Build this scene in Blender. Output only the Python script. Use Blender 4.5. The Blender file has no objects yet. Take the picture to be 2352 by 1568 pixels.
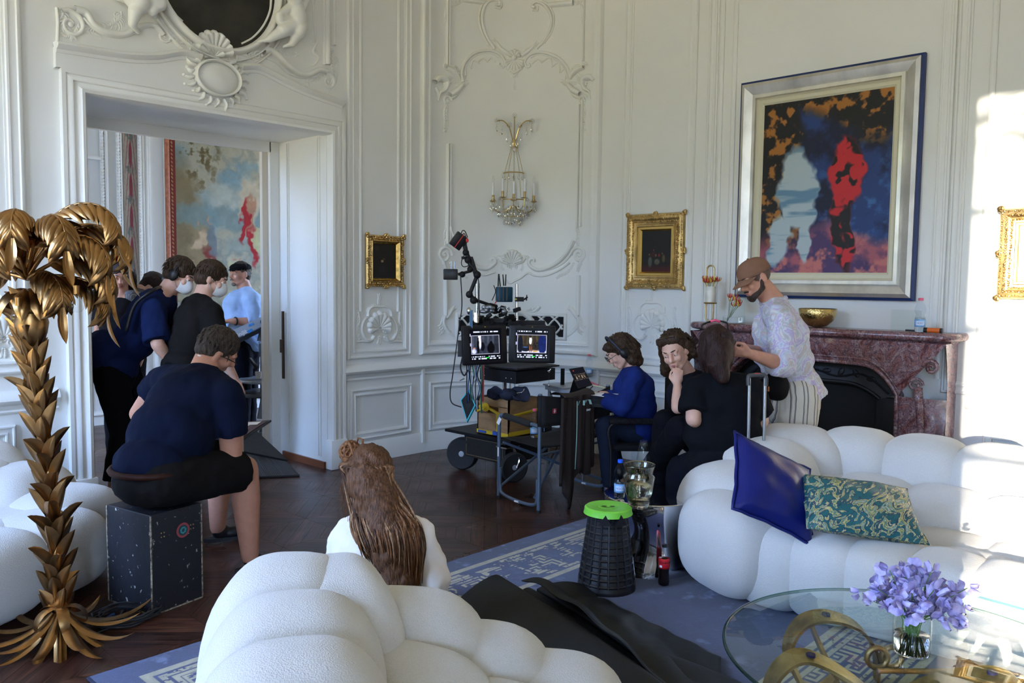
import bpy, bmesh, math, random
import numpy as np
from mathutils import Vector, Matrix
PI=math.pi
random.seed(7); rng=np.random.default_rng(7)
S=bpy.context.scene; C=S.collection
# ---------------- camera (calibrated from the room's own lines) ----------------
CAMH=1.65; FPX=1892.8
yaw,pit,rol=0.813275612,0.0716944918,-0.0121659782
_f=np.array([math.sin(yaw)*math.cos(pit),math.cos(yaw)*math.cos(pit),-math.sin(pit)])
_r=np.array([math.cos(yaw),-math.sin(yaw),0.]); _d=np.cross(_f,_r)
CM=np.array([_r*math.cos(rol)+_d*math.sin(rol),-_r*math.sin(rol)+_d*math.cos(rol),_f])
CO=np.array([0,0,CAMH])
cam=bpy.data.cameras.new('camera'); co=bpy.data.objects.new('camera',cam); C.objects.link(co)
cam.sensor_width=36; cam.lens=36*FPX/2352; cam.clip_start=0.05
_mw=Matrix.Identity(4)
for i in range(3):
    _mw[i][0]=CM[0][i]; _mw[i][1]=-CM[1][i]; _mw[i][2]=-CM[2][i]; _mw[i][3]=CO[i]
co.matrix_world=_mw
cam.dof.use_dof=False
S.camera=co
# ---------------- world, sun, portals, exposure ----------------
w=bpy.data.worlds.new('sky'); S.world=w; w.use_nodes=True
nt=w.node_tree; nt.nodes.clear()
_o=nt.nodes.new('ShaderNodeOutputWorld'); _b=nt.nodes.new('ShaderNodeBackground'); _t=nt.nodes.new('ShaderNodeTexCoord')
_s=nt.nodes.new('ShaderNodeSeparateXYZ'); _c=nt.nodes.new('ShaderNodeValToRGB')
nt.links.new(_t.outputs['Generated'],_s.inputs[0]); 
_m=nt.nodes.new('ShaderNodeMapRange'); _m.inputs[1].default_value=-1; nt.links.new(_s.outputs[2],_m.inputs[0])
nt.links.new(_m.outputs[0],_c.inputs[0]); nt.links.new(_c.outputs[0],_b.inputs[0]); nt.links.new(_b.outputs[0],_o.inputs[0])
cr=_c.color_ramp
cr.elements[0].position=0.0; cr.elements[0].color=(.18,.15,.09,1)
cr.elements[1].position=1.0; cr.elements[1].color=(.26,.48,1.05,1)
for p_,c_ in ((.49,(.30,.27,.17,1)),(.505,(.52,.60,.62,1)),(.60,(.52,.78,1.36,1))):
    e=cr.elements.new(p_); e.color=c_
_b.inputs[1].default_value=37.0
SUND=Vector((1,.268,-.135)).normalized()
sl=bpy.data.lights.new('sun','SUN'); sl.energy=19; sl.angle=math.radians(.5); sl.color=(1,.90,.76)
so=bpy.data.objects.new('sun',sl); C.objects.link(so); so.rotation_mode='QUATERNION'; so.rotation_quaternion=SUND.to_track_quat('-Z','Y')
so.location=(-8,-2,6)
S.view_settings.view_transform='Standard'; S.view_settings.look='None'; S.view_settings.gamma=1; S.view_settings.use_curve_mapping=False
S.view_settings.exposure=0.16
cy=S.cycles
try:
    cy.use_denoising=True; cy.denoiser='OPENIMAGEDENOISE'
except Exception: pass
cy.max_bounces=10; cy.diffuse_bounces=6; cy.glossy_bounces=5; cy.transmission_bounces=12; cy.transparent_max_bounces=12
cy.sample_clamp_indirect=8; cy.caustics_reflective=False; cy.caustics_refractive=False
# room: back wall y=YA, right wall x=XC, rounded corner, left wall x=XL, front wall y=YF
YA=6.055; XC=6.35; RC=1.21; XL=-2.6; YF=-2.4; ZC=5.4
WINS=[(-1.75,-.735),(3.1,4.1),(4.35,5.6)]; FWX=(-2.35,-1.85); WZ=(0.12,4.25)
for i,(a,b) in enumerate(WINS):
    l=bpy.data.lights.new('window_portal','AREA'); l.shape='RECTANGLE'; l.size=b-a; l.size_y=WZ[1]-WZ[0]; l.cycles.is_portal=True
    o=bpy.data.objects.new('window_portal',l); C.objects.link(o); o.location=(XL-.28,(a+b)/2,(WZ[0]+WZ[1])/2)
    o.rotation_euler=(PI/2,0,-PI/2)
l=bpy.data.lights.new('window_portal','AREA'); l.shape='RECTANGLE'; l.size=FWX[1]-FWX[0]; l.size_y=WZ[1]-WZ[0]; l.cycles.is_portal=True
o=bpy.data.objects.new('window_portal',l); C.objects.link(o); o.location=(sum(FWX)/2,YF-.19,(WZ[0]+WZ[1])/2); o.rotation_euler=(PI/2,0,0)
# ---------------- pixel helpers: a pixel of the photo and a known surface or depth give a point ----------------
def ray(x,y): return CM.T@np.array([(x-1176)/FPX,(y-784)/FPX,1.])
def onz(x,y,z=0.): v=ray(x,y); return CO+v*(z-CAMH)/v[2]
def ony(x,y,Y): v=ray(x,y); return CO+v*Y/v[1]
def onx(x,y,X): v=ray(x,y); return CO+v*X/v[0]
def atd(x,y,D): return CO+ray(x,y)*D
P=atd
SA=XC-RC; CYA=YA-RC; LA=RC*PI/2
def W(s,z,n=0.):
    if s<=SA: return (s,YA-n,z)
    if s<SA+LA:
        t=(s-SA)/RC; return (SA+(RC-n)*math.sin(t),CYA+(RC-n)*math.cos(t),z)
    return (XC-n,CYA-(s-SA-LA),z)
def wl(px,py):
    v=ray(px,py); p=CO+v*YA/v[1]
    if 0<v[1] and p[0]<=SA: return (p[0],p[2])
    p=CO+v*XC/v[0]
    if p[1]<=CYA: return (SA+LA+CYA-p[1],p[2])
    ox,oy=-SA,-CYA; a=v[0]**2+v[1]**2; b=2*(ox*v[0]+oy*v[1]); c=ox*ox+oy*oy-RC*RC
    k=(-b+math.sqrt(b*b-4*a*c))/(2*a); p=CO+v*k
    return (SA+RC*math.atan2(p[0]-SA,p[1]-CYA),p[2])
# ---------------- mesh builder ----------------
class MB:
    def __init__(s): s.v=[]; s.f=[]; s.c=None
    def add(s,vs,fs):
        o=len(s.v); s.v+= [tuple(map(float,q)) for q in vs]; s.f+=[tuple(i+o for i in f) for f in fs]; return s
    def box(s,c,d,rz=0.,R=None,bev=0.):
        x,y,z=d[0]/2,d[1]/2,d[2]/2; b=min(bev,x*.99,y*.99,z*.99)
        R=R or Matrix.Rotation(rz,3,'Z'); c=Vector(c)
        if b<=0:
            vs=[(i*x,j*y,k*z) for k in(-1,1) for j in(-1,1) for i in(-1,1)]
            fs=[(0,2,3,1),(4,5,7,6),(0,1,5,4),(2,6,7,3),(0,4,6,2),(1,3,7,5)]
            return s.add([c+R@Vector(q) for q in vs],fs)
        bm=bmesh.new(); bmesh.ops.create_cube(bm,size=1)
        for q in bm.verts: q.co=Vector((q.co.x*2*x,q.co.y*2*y,q.co.z*2*z))
        bmesh.ops.bevel(bm,geom=bm.edges[:],offset=b,segments=2,affect='EDGES',profile=.5)
        bm.verts.index_update()
        s.add([c+R@q.co for q in bm.verts],[tuple(q.index for q in f.verts) for f in bm.faces]); bm.free(); return s
    def ell(s,c,r,R=None,nu=20,nv=12,e1=1.,e2=1.):
        R=R or Matrix.Identity(3); c=Vector(c); vs=[];fs=[]
        def pw(a,e): return math.copysign(abs(a)**e,a)
        for j in range(1,nv):
            ph=-PI/2+PI*j/nv
            for i in range(nu):
                th=2*PI*i/nu
                vs.append(c+R@Vector((r[0]*pw(math.cos(ph),e1)*pw(math.cos(th),e2),r[1]*pw(math.cos(ph),e1)*pw(math.sin(th),e2),r[2]*pw(math.sin(ph),e1))))
        vs+=[c+R@Vector((0,0,-r[2])),c+R@Vector((0,0,r[2]))]; a=len(vs)-2;b=a+1
        for j in range(nv-2):
            for i in range(nu):
                k=(i+1)%nu; fs.append((j*nu+i,j*nu+k,(j+1)*nu+k,(j+1)*nu+i))
        for i in range(nu):
            k=(i+1)%nu; fs.append((a,k,i)); fs.append((b,(nv-2)*nu+i,(nv-2)*nu+k))
        return s.add(vs,fs)
    def lathe(s,prof,c=(0,0,0),n=24,R=None,closed=False):
        R=R or Matrix.Identity(3); c=Vector(c); m=len(prof); vs=[];fs=[]
        for r,z in prof:
            for i in range(n):
                t=2*PI*i/n; vs.append(c+R@Vector((max(r,1e-5)*math.cos(t),max(r,1e-5)*math.sin(t),z)))
        for j in range(m if closed else m-1):
            for i in range(n):
                k=(i+1)%n; j2=(j+1)%m; fs.append((j*n+i,j*n+k,j2*n+k,j2*n+i))
        if not closed:
            if prof[0][0]>1e-4: fs.append(tuple(range(n-1,-1,-1)))
            if prof[-1][0]>1e-4: fs.append(tuple((m-1)*n+i for i in range(n)))
        return s.add(vs,fs)
    def cone(s,a,b,r0,r1,n=16,hemi=False):
        a=Vector(a);b=Vector(b); d=b-a; L=d.length
        if L<1e-6: return s
        R=d.to_track_quat('Z','Y').to_matrix()
        pr=[(r0,0),(r1,L)]
        if hemi:
            pr=[(r0*math.cos(t),r0*math.sin(t)) for t in (-PI/2,-1.1,-.6,0)]+[(r1*math.cos(t),L+r1*math.sin(t)) for t in (0,.6,1.1,PI/2)]
        return s.lathe(pr,a,n,R)
    def tube(s,pts,r,n=8,closed=False,cap=True):
        pts=[Vector(p) for p in pts]; m=len(pts); rr=r if isinstance(r,(list,tuple)) else [r]*m
        vs=[];fs=[]; up=None
        for i,p in enumerate(pts):
            if closed: t=(pts[(i+1)%m]-pts[i-1])
            else: t=pts[min(i+1,m-1)]-pts[max(i-1,0)]
            if t.length<1e-9: t=Vector((0,0,1))
            t.normalize()
            if up is None: up=t.orthogonal().normalized()
            up=(up-t*up.dot(t)); up=up.normalized() if up.length>1e-6 else t.orthogonal().normalized()
            bi=t.cross(up)
            for k in range(n):
                a=2*PI*k/n; vs.append(p+(up*math.cos(a)+bi*math.sin(a))*rr[i])
        for i in range(m if closed else m-1):
            j=(i+1)%m
            for k in range(n):
                l=(k+1)%n; fs.append((i*n+k,i*n+l,j*n+l,j*n+k))
        if cap and not closed: fs.append(tuple(range(n-1,-1,-1))); fs.append(tuple((m-1)*n+k for k in range(n)))
        return s.add(vs,fs)
    def prism(s,poly,z0,z1,c=(0,0,0),R=None):
        R=R or Matrix.Identity(3); c=Vector(c); n=len(poly)
        vs=[c+R@Vector((x,y,z0)) for x,y in poly]+[c+R@Vector((x,y,z1)) for x,y in poly]
        fs=[tuple(range(n-1,-1,-1)),tuple(range(n,2*n))]+[(i,(i+1)%n,n+(i+1)%n,n+i) for i in range(n)]
        return s.add(vs,fs)
    def grid(s,fn,nu,nv,cu=False,cv=False):
        vs=[fn(i/(nu if cu else nu-1),j/(nv if cv else nv-1)) for j in range(nv) for i in range(nu)]
        fs=[]
        for j in range(nv if cv else nv-1):
            for i in range(nu if cu else nu-1):
                k=(i+1)%nu; l=(j+1)%nv; fs.append((j*nu+i,j*nu+k,l*nu+k,l*nu+i))
        return s.add(vs,fs)
    def build(s,name,mat,parent=None,smooth=None,colors=None,loc=None):
        me=bpy.data.meshes.new(name); 
        off=Vector(parent['_o']) if parent is not None and '_o' in parent else Vector((0,0,0))
        if loc is not None: off=Vector(loc)
        if off.length: me.from_pydata([(x-off.x,y-off.y,z-off.z) for x,y,z in s.v],[],s.f)
        else: me.from_pydata(s.v,[],s.f)
        o=bpy.data.objects.new(name,me); C.objects.link(o); o['_o']=tuple(off)
        if mat: me.materials.append(mat)
        if parent is not None: o.parent=parent
        if loc is not None: o.location=loc
        if smooth is True: me.polygons.foreach_set('use_smooth',[True]*len(me.polygons))
        elif smooth is not False:
            me.polygons.foreach_set('use_smooth',[True]*len(me.polygons)); me.set_sharp_from_angle(angle=smooth or .65)
        if colors is not None:
            ca=me.color_attributes.new('Col','FLOAT_COLOR','POINT'); ca.data.foreach_set('color',np.asarray(colors,dtype=np.float32).ravel())
        me.update(); return o
def tag(o,label=None,cat=None,group=None,kind=None):
    if label: o['label']=label
    if cat: o['category']=cat
    if group: o['group']=group
    if kind: o['kind']=kind
    return o
def thing(name,label,cat,loc=(0,0,0),group=None):
    o=bpy.data.objects.new(name,None); C.objects.link(o); o.location=loc; o.empty_display_size=.05
    o['_o']=tuple(float(q) for q in loc); tag(o,label,cat,group); return o
def struct(o): o['kind']='structure'; return o
def recalc(o):
    bm=bmesh.new(); bm.from_mesh(o.data); bmesh.ops.recalc_face_normals(bm,faces=bm.faces[:]); bm.to_mesh(o.data); bm.free(); return o
def rot(ax,a): return Matrix.Rotation(a,3,ax)
def cr_spline(pts,k=8):
    pts=[np.array(p,float) for p in pts]; n=len(pts)
    if n<3: 
        return [tuple(pts[0]+(pts[1]-pts[0])*t) for t in np.linspace(0,1,k+1)]
    out=[]
    for i in range(n-1):
        p0=pts[i-1] if i else 2*pts[0]-pts[1]; p1=pts[i]; p2=pts[i+1]; p3=pts[i+2] if i+2<n else 2*pts[-1]-pts[-2]
        for j in range(k):
            t=j/k; out.append(tuple(.5*((2*p1)+(-p0+p2)*t+(2*p0-5*p1+4*p2-p3)*t*t+(-p0+3*p1-3*p2+p3)*t**3)))
    out.append(tuple(pts[-1])); return out
# ---------------- materials ----------------
def mat(name,col,rough=.6,metal=0.,var=0.,vs=8.,bump=0.,bs=60.,trans=0.,ior=1.45,emit=None,es=0.,sheen=0.,spec=.5,stretch=None,coat=0.,attr=None,col2=None,alpha=1.,bdist=.01):
    m=bpy.data.materials.new(name); m.use_nodes=True; n=m.node_tree; b=n.nodes['Principled BSDF']
    b.inputs['Base Color'].default_value=(*col,1); b.inputs['Roughness'].default_value=rough; b.inputs['Metallic'].default_value=metal
    b.inputs['Transmission Weight'].default_value=trans; b.inputs['IOR'].default_value=ior
    b.inputs['Specular IOR Level'].default_value=spec; b.inputs['Sheen Weight'].default_value=sheen; b.inputs['Coat Weight'].default_value=coat
    b.inputs['Coat Roughness'].default_value=.1
    if emit: b.inputs['Emission Color'].default_value=(*emit,1); b.inputs['Emission Strength'].default_value=es
    tc=None
    if var or bump or stretch:
        tc=n.nodes.new('ShaderNodeTexCoord'); mp=n.nodes.new('ShaderNodeMapping'); n.links.new(tc.outputs['Object'],mp.inputs[0])
        if stretch: mp.inputs['Scale'].default_value=stretch
    src=None
    if attr:
        a=n.nodes.new('ShaderNodeAttribute'); a.attribute_name=attr; src=a.outputs['Color']
    if var:
        t=n.nodes.new('ShaderNodeTexNoise'); t.inputs['Scale'].default_value=vs; t.inputs['Detail'].default_value=5; n.links.new(mp.outputs[0],t.inputs[0])
        r=n.nodes.new('ShaderNodeMapRange'); r.inputs[1].default_value=.3; r.inputs[2].default_value=.7
        n.links.new(t.outputs[0],r.inputs[0])
        mx=n.nodes.new('ShaderNodeMix'); mx.data_type='RGBA'; n.links.new(r.outputs[0],mx.inputs[0])
        if src is not None:
            g=n.nodes.new('ShaderNodeMix'); g.data_type='RGBA'; g.blend_type='MULTIPLY'; g.inputs[0].default_value=1; n.links.new(src,g.inputs[6]); g.inputs[7].default_value=(1-var,1-var,1-var,1)
            n.links.new(g.outputs[2],mx.inputs[6]); n.links.new(src,mx.inputs[7])
        else:
            mx.inputs[6].default_value=(*[max(0,q*(1-var)) for q in col],1); mx.inputs[7].default_value=(*(col2 or [min(1,q*(1+var)) for q in col]),1)
        src=mx.outputs[2]
    if src is not None: n.links.new(src,b.inputs['Base Color'])
    if bump:
        t=n.nodes.new('ShaderNodeTexNoise'); t.inputs['Scale'].default_value=bs; t.inputs['Detail'].default_value=4; n.links.new(mp.outputs[0],t.inputs[0])
        q=n.nodes.new('ShaderNodeBump'); q.inputs['Strength'].default_value=bump; q.inputs['Distance'].default_value=bdist; n.links.new(t.outputs[0],q.inputs['Height']); n.links.new(q.outputs[0],b.inputs['Normal'])
    return m
M={}
M['wall']=mat('wall_paint',(.74,.74,.71),.34,var=.03,vs=1.5,bump=.05,bs=25)
M['ceil']=mat('ceiling_paint',(.78,.75,.66),.8)
M['black']=mat('black_metal',(.008,.008,.010),.5,bump=.05,spec=.3)
M['blackpl']=mat('black_plastic',(.009,.009,.011),.4,spec=.35)
M['rubber']=mat('rubber',(.02,.02,.022),.8,bump=.1,bs=90)
M['chrome']=mat('chrome',(.75,.76,.78),.12,1.)
M['steel']=mat('grey_steel',(.30,.32,.35),.35,.85)
def thin(name,tint,ior=1.45,rough=0.):
    m=bpy.data.materials.new(name); m.use_nodes=True; n=m.node_tree; o=n.nodes['Material Output']; n.nodes.remove(n.nodes['Principled BSDF'])
    t=n.nodes.new('ShaderNodeBsdfTransparent'); t.inputs[0].default_value=(*tint,1); g=n.nodes.new('ShaderNodeBsdfGlossy'); g.inputs['Roughness'].default_value=rough
    f=n.nodes.new('ShaderNodeFresnel'); f.inputs[0].default_value=ior; x=n.nodes.new('ShaderNodeMixShader'); gm=n.nodes.new('ShaderNodeNewGeometry'); iv=n.nodes.new('ShaderNodeMath'); iv.operation='SUBTRACT'; iv.inputs[0].default_value=1; n.links.new(gm.outputs['Backfacing'],iv.inputs[1]); mu=n.nodes.new('ShaderNodeMath'); mu.operation='MULTIPLY'; n.links.new(f.outputs[0],mu.inputs[0]); n.links.new(iv.outputs[0],mu.inputs[1]); n.links.new(mu.outputs[0],x.inputs[0]); n.links.new(t.outputs[0],x.inputs[1]); n.links.new(g.outputs[0],x.inputs[2]); n.links.new(x.outputs[0],o.inputs[0]); return m
M['glass']=thin('glass',(.97,.98,.98))
M['gold']=mat('gilt',(.52,.35,.14),.38,1.,var=.3,vs=14,bump=.35,bs=70,bdist=.004)
M['brass']=mat('brass',(.55,.40,.18),.28,1.,var=.15,vs=10)
M['skin']=mat('skin',(.62,.36,.27),.5,var=.06,vs=25,bump=.05,bs=120)
M['skin2']=mat('tanned_skin',(.50,.24,.16),.5,var=.07,vs=25)
M['white']=mat('white_plastic',(.8,.8,.8),.4)
M['paper']=mat('paper',(.85,.85,.88),.7)
M['red']=mat('red_plastic',(.6,.03,.03),.4)
# ================= ROOM SHELL =================
PXM=.0037
ZFAR=9.65   # far wall of the next room
DX0,DX1,DZ=2.128,4.07,2.89; JB=.76
def quad(mb,a,b,c,d): mb.add([a,b,c,d],[(0,1,2,3)])
# back wall with the door opening
mb=MB(); xl=XL
for x0,x1,z0,z1 in ((xl-.3,DX0-.03,0,ZC),(DX1+.03,SA,0,ZC),(DX0-.03,DX1+.03,DZ+.03,ZC)):
    mb.box(((x0+x1)/2,YA+.06,(z0+z1)/2),(x1-x0,.12,z1-z0))
struct(mb.build('wall_back',M['wall'],smooth=False))
mb=MB(); mb.grid(lambda u,v:W(SA+LA*u,ZC*v,0),33,2); mb.grid(lambda u,v:W(SA+LA*(1-u),ZC*v,-.12),33,2)
struct(mb.build('wall_corner',M['wall'],smooth=True))
mb=MB(); mb.box((XC+.06,(CYA+YF-.3)/2,ZC/2),(.12,CYA-YF+.3,ZC)); struct(mb.build('wall_right',M['wall'],smooth=False))
mb=MB()
for a,b,c,d in ((XL-.3,FWX[0],0,ZC),(FWX[1],XC+.3,0,ZC),(FWX[0],FWX[1],0,WZ[0]),(FWX[0],FWX[1],WZ[1],ZC)): mb.box(((a+b)/2,YF-.1,(c+d)/2),(b-a,.2,d-c))
struct(mb.build('wall_front',M['wall'],smooth=False))
mb=MB(); ys=[YF-.1]+[q for p in WINS for q in p]+[YA+.1]
for a,b in zip(ys[0::2],ys[1::2]): mb.box((XL-.15,(a+b)/2,ZC/2),(.3,b-a,ZC))
for a,b in WINS:
    mb.box((XL-.15,(a+b)/2,WZ[0]/2),(.3,b-a,WZ[0])); mb.box((XL-.15,(a+b)/2,(WZ[1]+ZC)/2),(.3,b-a,ZC-WZ[1]))
struct(mb.build('wall_left',M['wall'],smooth=False))
for i,(a,b) in enumerate(WINS):
    mb=MB(); y=(a+b)/2; X=XL-.16; h=WZ[1]-WZ[0]; zc=(WZ[0]+WZ[1])/2
    for yy in (a+.04,b-.04,y): mb.box((X,yy,zc),(.06,.08,h))
    for k in range(6): mb.box((X,y,WZ[0]+.04+(h-.08)*k/5),(.05,b-a,.05 if 0<k<5 else .09))
    struct(mb.build('window_%d'%(i+1),M['wall'],smooth=False))
mb=MB(); mb.box(((XL+XC)/2,(YF+YA)/2,ZC+.1),(XC-XL+.6,YA-YF+.6,.2)); struct(mb.build('ceiling',M['ceil'],smooth=False))
# ---- parquet floor: square panels set diagonally, each cut by its diagonals
mb=MB(); cols=[]; uvs=[]
q=.62; c45=math.cos(PI/4)
def r45(a,b): return (a*c45-b*c45,a*c45+b*c45)
for i in range(-6,34):
    for j in range(-22,22):
        cx,cyy=(i+.5)*q+.065,(j+.5)*q+.02
        X,Y=r45(cx,cyy)
        if not((XL-.4<X<XC+.5 and YF-.4<Y<YA+.9) or (-.6<X<9 and YA<=Y<ZFAR+.4)): continue
        h=q/2
        cor=[(-h,-h),(h,-h),(h,h),(-h,h)]
        for k in range(4):
            a=cor[k]; b=cor[(k+1)%4]
            fr=rng.random()
            # outer plank along the edge and inner triangle of two planks
            def L(p,t): return (p[0]*t,p[1]*t)
            for t0,t1 in ((1,.72),(.72,.40),(.40,0.)):
                g=.0016
                p=[L(a,t0-g),L(b,t0-g)]+([L(b,t1+g),L(a,t1+g)] if t1>0 else [(0,0)])
                mx=sum(x for x,_ in p)/len(p); my=sum(y for _,y in p)/len(p)
                p=[(mx+(x-mx)*.994,my+(y-my)*.994) for x,y in p]
                mb.add([(*r45(cx+x,cyy+y),.0) for x,y in p],[tuple(range(len(p)))])
                tone=.55+.75*rng.random()
                cols+= [(tone,tone*(.93+.1*rng.random()),tone*(.85+.2*rng.random()),1)]*len(p)
                o1,o2=rng.random()*9,rng.random()*9
                uvs+= [((x if k%2==0 else y)+o1,(y if k%2==0 else x)+o2) for x,y in p]
m=mat('parquet',(.1,.05,.03),.3); n=m.node_tree; b=n.nodes['Principled BSDF']
at=n.nodes.new('ShaderNodeAttribute'); at.attribute_name='Col'; uv=n.nodes.new('ShaderNodeUVMap'); mp=n.nodes.new('ShaderNodeMapping'); mp.inputs['Scale'].default_value=(4,60,1)
ns=n.nodes.new('ShaderNodeTexNoise'); ns.inputs['Scale'].default_value=1; ns.inputs['Detail'].default_value=6; rp=n.nodes.new('ShaderNodeValToRGB')
n.links.new(uv.outputs[0],mp.inputs[0]); n.links.new(mp.outputs[0],ns.inputs[0]); n.links.new(ns.outputs[0],rp.inputs[0])
rp.color_ramp.elements[0].position=.32; rp.color_ramp.elements[0].color=(.016,.008,.006,1); rp.color_ramp.elements[1].position=.7; rp.color_ramp.elements[1].color=(.100,.038,.022,1)
mx=n.nodes.new('ShaderNodeMix'); mx.data_type='RGBA'; mx.blend_type='MULTIPLY'; mx.inputs[0].default_value=1
n.links.new(rp.outputs[0],mx.inputs[6]); n.links.new(at.outputs[0],mx.inputs[7]); n.links.new(mx.outputs[2],b.inputs['Base Color'])
tc=n.nodes.new('ShaderNodeTexCoord'); n2=n.nodes.new('ShaderNodeTexNoise'); n2.inputs['Scale'].default_value=3.5; n2.inputs['Detail'].default_value=5; n.links.new(tc.outputs['Object'],n2.inputs[0])
mr=n.nodes.new('ShaderNodeMapRange'); mr.inputs[3].default_value=.16; mr.inputs[4].default_value=.5; n.links.new(n2.outputs[0],mr.inputs[0]); n.links.new(mr.outputs[0],b.inputs['Roughness'])
bp=n.nodes.new('ShaderNodeBump'); bp.inputs['Strength'].default_value=.08; bp.inputs['Distance'].default_value=.004; n.links.new(ns.outputs[0],bp.inputs['Height']); n.links.new(bp.outputs[0],b.inputs['Normal'])
fl=mb.build('floor',m,smooth=False,colors=cols)
ul=fl.data.uv_layers.new(name='UVMap'); vi=np.zeros(len(fl.data.loops),dtype=np.int32); fl.data.loops.foreach_get('vertex_index',vi)
ul.data.foreach_set('uv',np.array(uvs,dtype=np.float32)[vi].ravel()); struct(fl)
mb=MB(); mb.box((1.9,1.8,-.03),(9.8,9.2,.05)); mb.box((4.2,10.2,-.03),(10.5,7.7,.05)); struct(mb.build('floor_joints',mat('dark_joint',(.006,.004,.003),.9),smooth=False))
# ---- mouldings swept over the wall
def mould(mb,path,prof,closed=False,sub=.12):
    pts=[]; m=len(path)
    for i in range(m if closed else m-1):
        a=path[i]; b=path[(i+1)%m]; L=math.hypot(b[0]-a[0],b[1]-a[1]); k=1
        if abs(b[0]-a[0])>.02 and max(a[0],b[0])>SA and min(a[0],b[0])<SA+LA: k=max(1,int(L/sub))
        for j in range(k): pts.append((a[0]+(b[0]-a[0])*j/k,a[1]+(b[1]-a[1])*j/k))
    if not closed: pts.append(path[-1])
    n=len(pts); vs=[];fs=[]; K=len(prof)
    for i,p in enumerate(pts):
        pa=pts[(i-1)%n] if (closed or i) else None; pb=pts[(i+1)%n] if (closed or i<n-1) else None
        def nrm(a,b):
            d=(b[0]-a[0],b[1]-a[1]); l=math.hypot(*d) or 1; return (-d[1]/l,d[0]/l)
        n1=nrm(pa,p) if pa else nrm(p,pb); n2=nrm(p,pb) if pb else n1
        mm=(n1[0]+n2[0],n1[1]+n2[1]); l=math.hypot(*mm) or 1; mm=(mm[0]/l,mm[1]/l); sc=1/max(.3,mm[0]*n1[0]+mm[1]*n1[1])
        for o,h in prof: vs.append(W(p[0]+mm[0]*o*sc,p[1]+mm[1]*o*sc,h))
    for i in range(n if closed else n-1):
        j=(i+1)%n
        for k in range(K-1): fs.append((i*K+k,i*K+k+1,j*K+k+1,j*K+k))
    if not closed: fs.append(tuple(range(K))); fs.append(tuple((n-1)*K+k for k in range(K-1,-1,-1)))
    mb.add(vs,fs)
def bead(w,h,c=0.,n=6): return [(c-w/2*math.cos(PI*i/n),h*math.sin(PI*i/n)) for i in range(n+1)]
def prof_frame(w,h=.028):  # outer ridge, hollow, inner bead
    return [(-w/2,0),(-w/2,h*.6),(-w*.40,h*.95),(-w*.28,h),(-w*.22,h*.55),(-w*.05,h*.45),(w*.1,h*.6),(w*.2,h*.85),(w*.32,h*.8),(w*.38,h*.4),(w*.5,h*.3),(w*.5,0)]
def rect(s0,s1,z0,z1): return [(s0,z0),(s1,z0),(s1,z1),(s0,z1)]
mb=MB()
rail=[(-.055,0),(-.055,.012),(-.035,.02),(-.028,.032),(-.018,.05),(0,.058),(.02,.052),(.045,.03),(.06,.018),(.06,0)]
rail=[(o,h) for o,h in rail]
SE=SA+LA+CYA-YF
FPs0,FPs1=SA+LA+CYA-3.94,SA+LA+CYA-1.62
for a,b in ((xl,1.92),(4.22,5.1),(5.1,FPs0),(FPs1,SE)):
    mould(mb,[(a,.84),(b,.84)],rail); mould(mb,[(a,.765),(b,.765)],[(-.012,0),(-.012,.012),(0,.018),(.012,.012),(.012,0)])
    mould(mb,[(a,.095),(b,.095)],[(-.095,0),(-.095,.022),(.08,.022),(.095,.012),(.095,0)])
mould(mb,[(SA+.0,.095),(SA+.0,.84)],[(-.015,0),(-.012,.035),(.012,.035),(.015,0)])
s1385=SA+LA+.01
mould(mb,[(s1385,.0),(s1385,.84)],[(-.015,0),(-.012,.035),(.012,.035),(.015,0)])
struct(mb.build('trim_1',M['wall']))
# wainscot and panel frames
mb=MB()
def fr(a,b,ztop=None,w=.07,h=.028):
    (s0,z0)=a; (s1,z1)=b
    mould(mb,rect(s0,s1,z0,ztop if ztop else z1),prof_frame(w,h),True)
Q=wl
fr((Q(810,1000)[0],Q(810,1003)[1]),(Q(936,888)[0],Q(936,890)[1]),None,.075)
fr((Q(990,980)[0],Q(990,978)[1]),(SA+.92,Q(990,884)[1]),None,.075)
fr((SA+1.02,Q(990,978)[1]),(s1385-.1,Q(990,884)[1]),None,.075)
z0=Q(990,978)[1]; z1=Q(990,884)[1]
fr((s1385+.1,z0),(FPs0-.08,z1),None,.07); fr((FPs1+.15,z0),(FPs1+.75,z1),None,.07); fr((FPs1+1.0,z0),(SE-.3,z1),None,.07)
fr((.5,z0),(1.62,z1)); fr((-1.0,z0),(.2,z1))
# raised fields
def field(s0,s1,z0,z1,n=.006):
    mb.grid(lambda u,v:W(s0+(s1-s0)*u,z0+(z1-z0)*v,n),9,2)
    for q in (0,1): mould(mb,[(s0,(z0,z1)[q]),(s1,(z0,z1)[q])],[(-.004,0),(-.004,n),(.004,n),(.004,0)])
# tall panels
za=Q(805,814)[1]
fr((Q(806,812)[0],za),(Q(934,808)[0],0),ZC-.3,.085)
fr((Q(974,800)[0],za+.02),(s1385-.09,0),ZC-.3,.13,.05)
zc=Q(1425,822)[1]
sC0=Q(1420,780)[0]; sC1=Q(1592,500)[0]
fr((sC0+.06,zc),(sC1-.04,0),ZC-.3,.09)
fr((sC1+.16,zc+.3),(Q(2168,300)[0],0),ZC-.3,.09)
sD0=Q(2212,200)[0]; fr((sD0,zc),(sD0+1.0,0),ZC-.3,.09)
fr((sD0+1.2,zc),(SE-.2,0),ZC-.3,.09)
fr((.55,1.06),(1.70,0),ZC-.3,.11); fr((-1.0,1.0),(.35,0),ZC-.3,.09)
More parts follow.
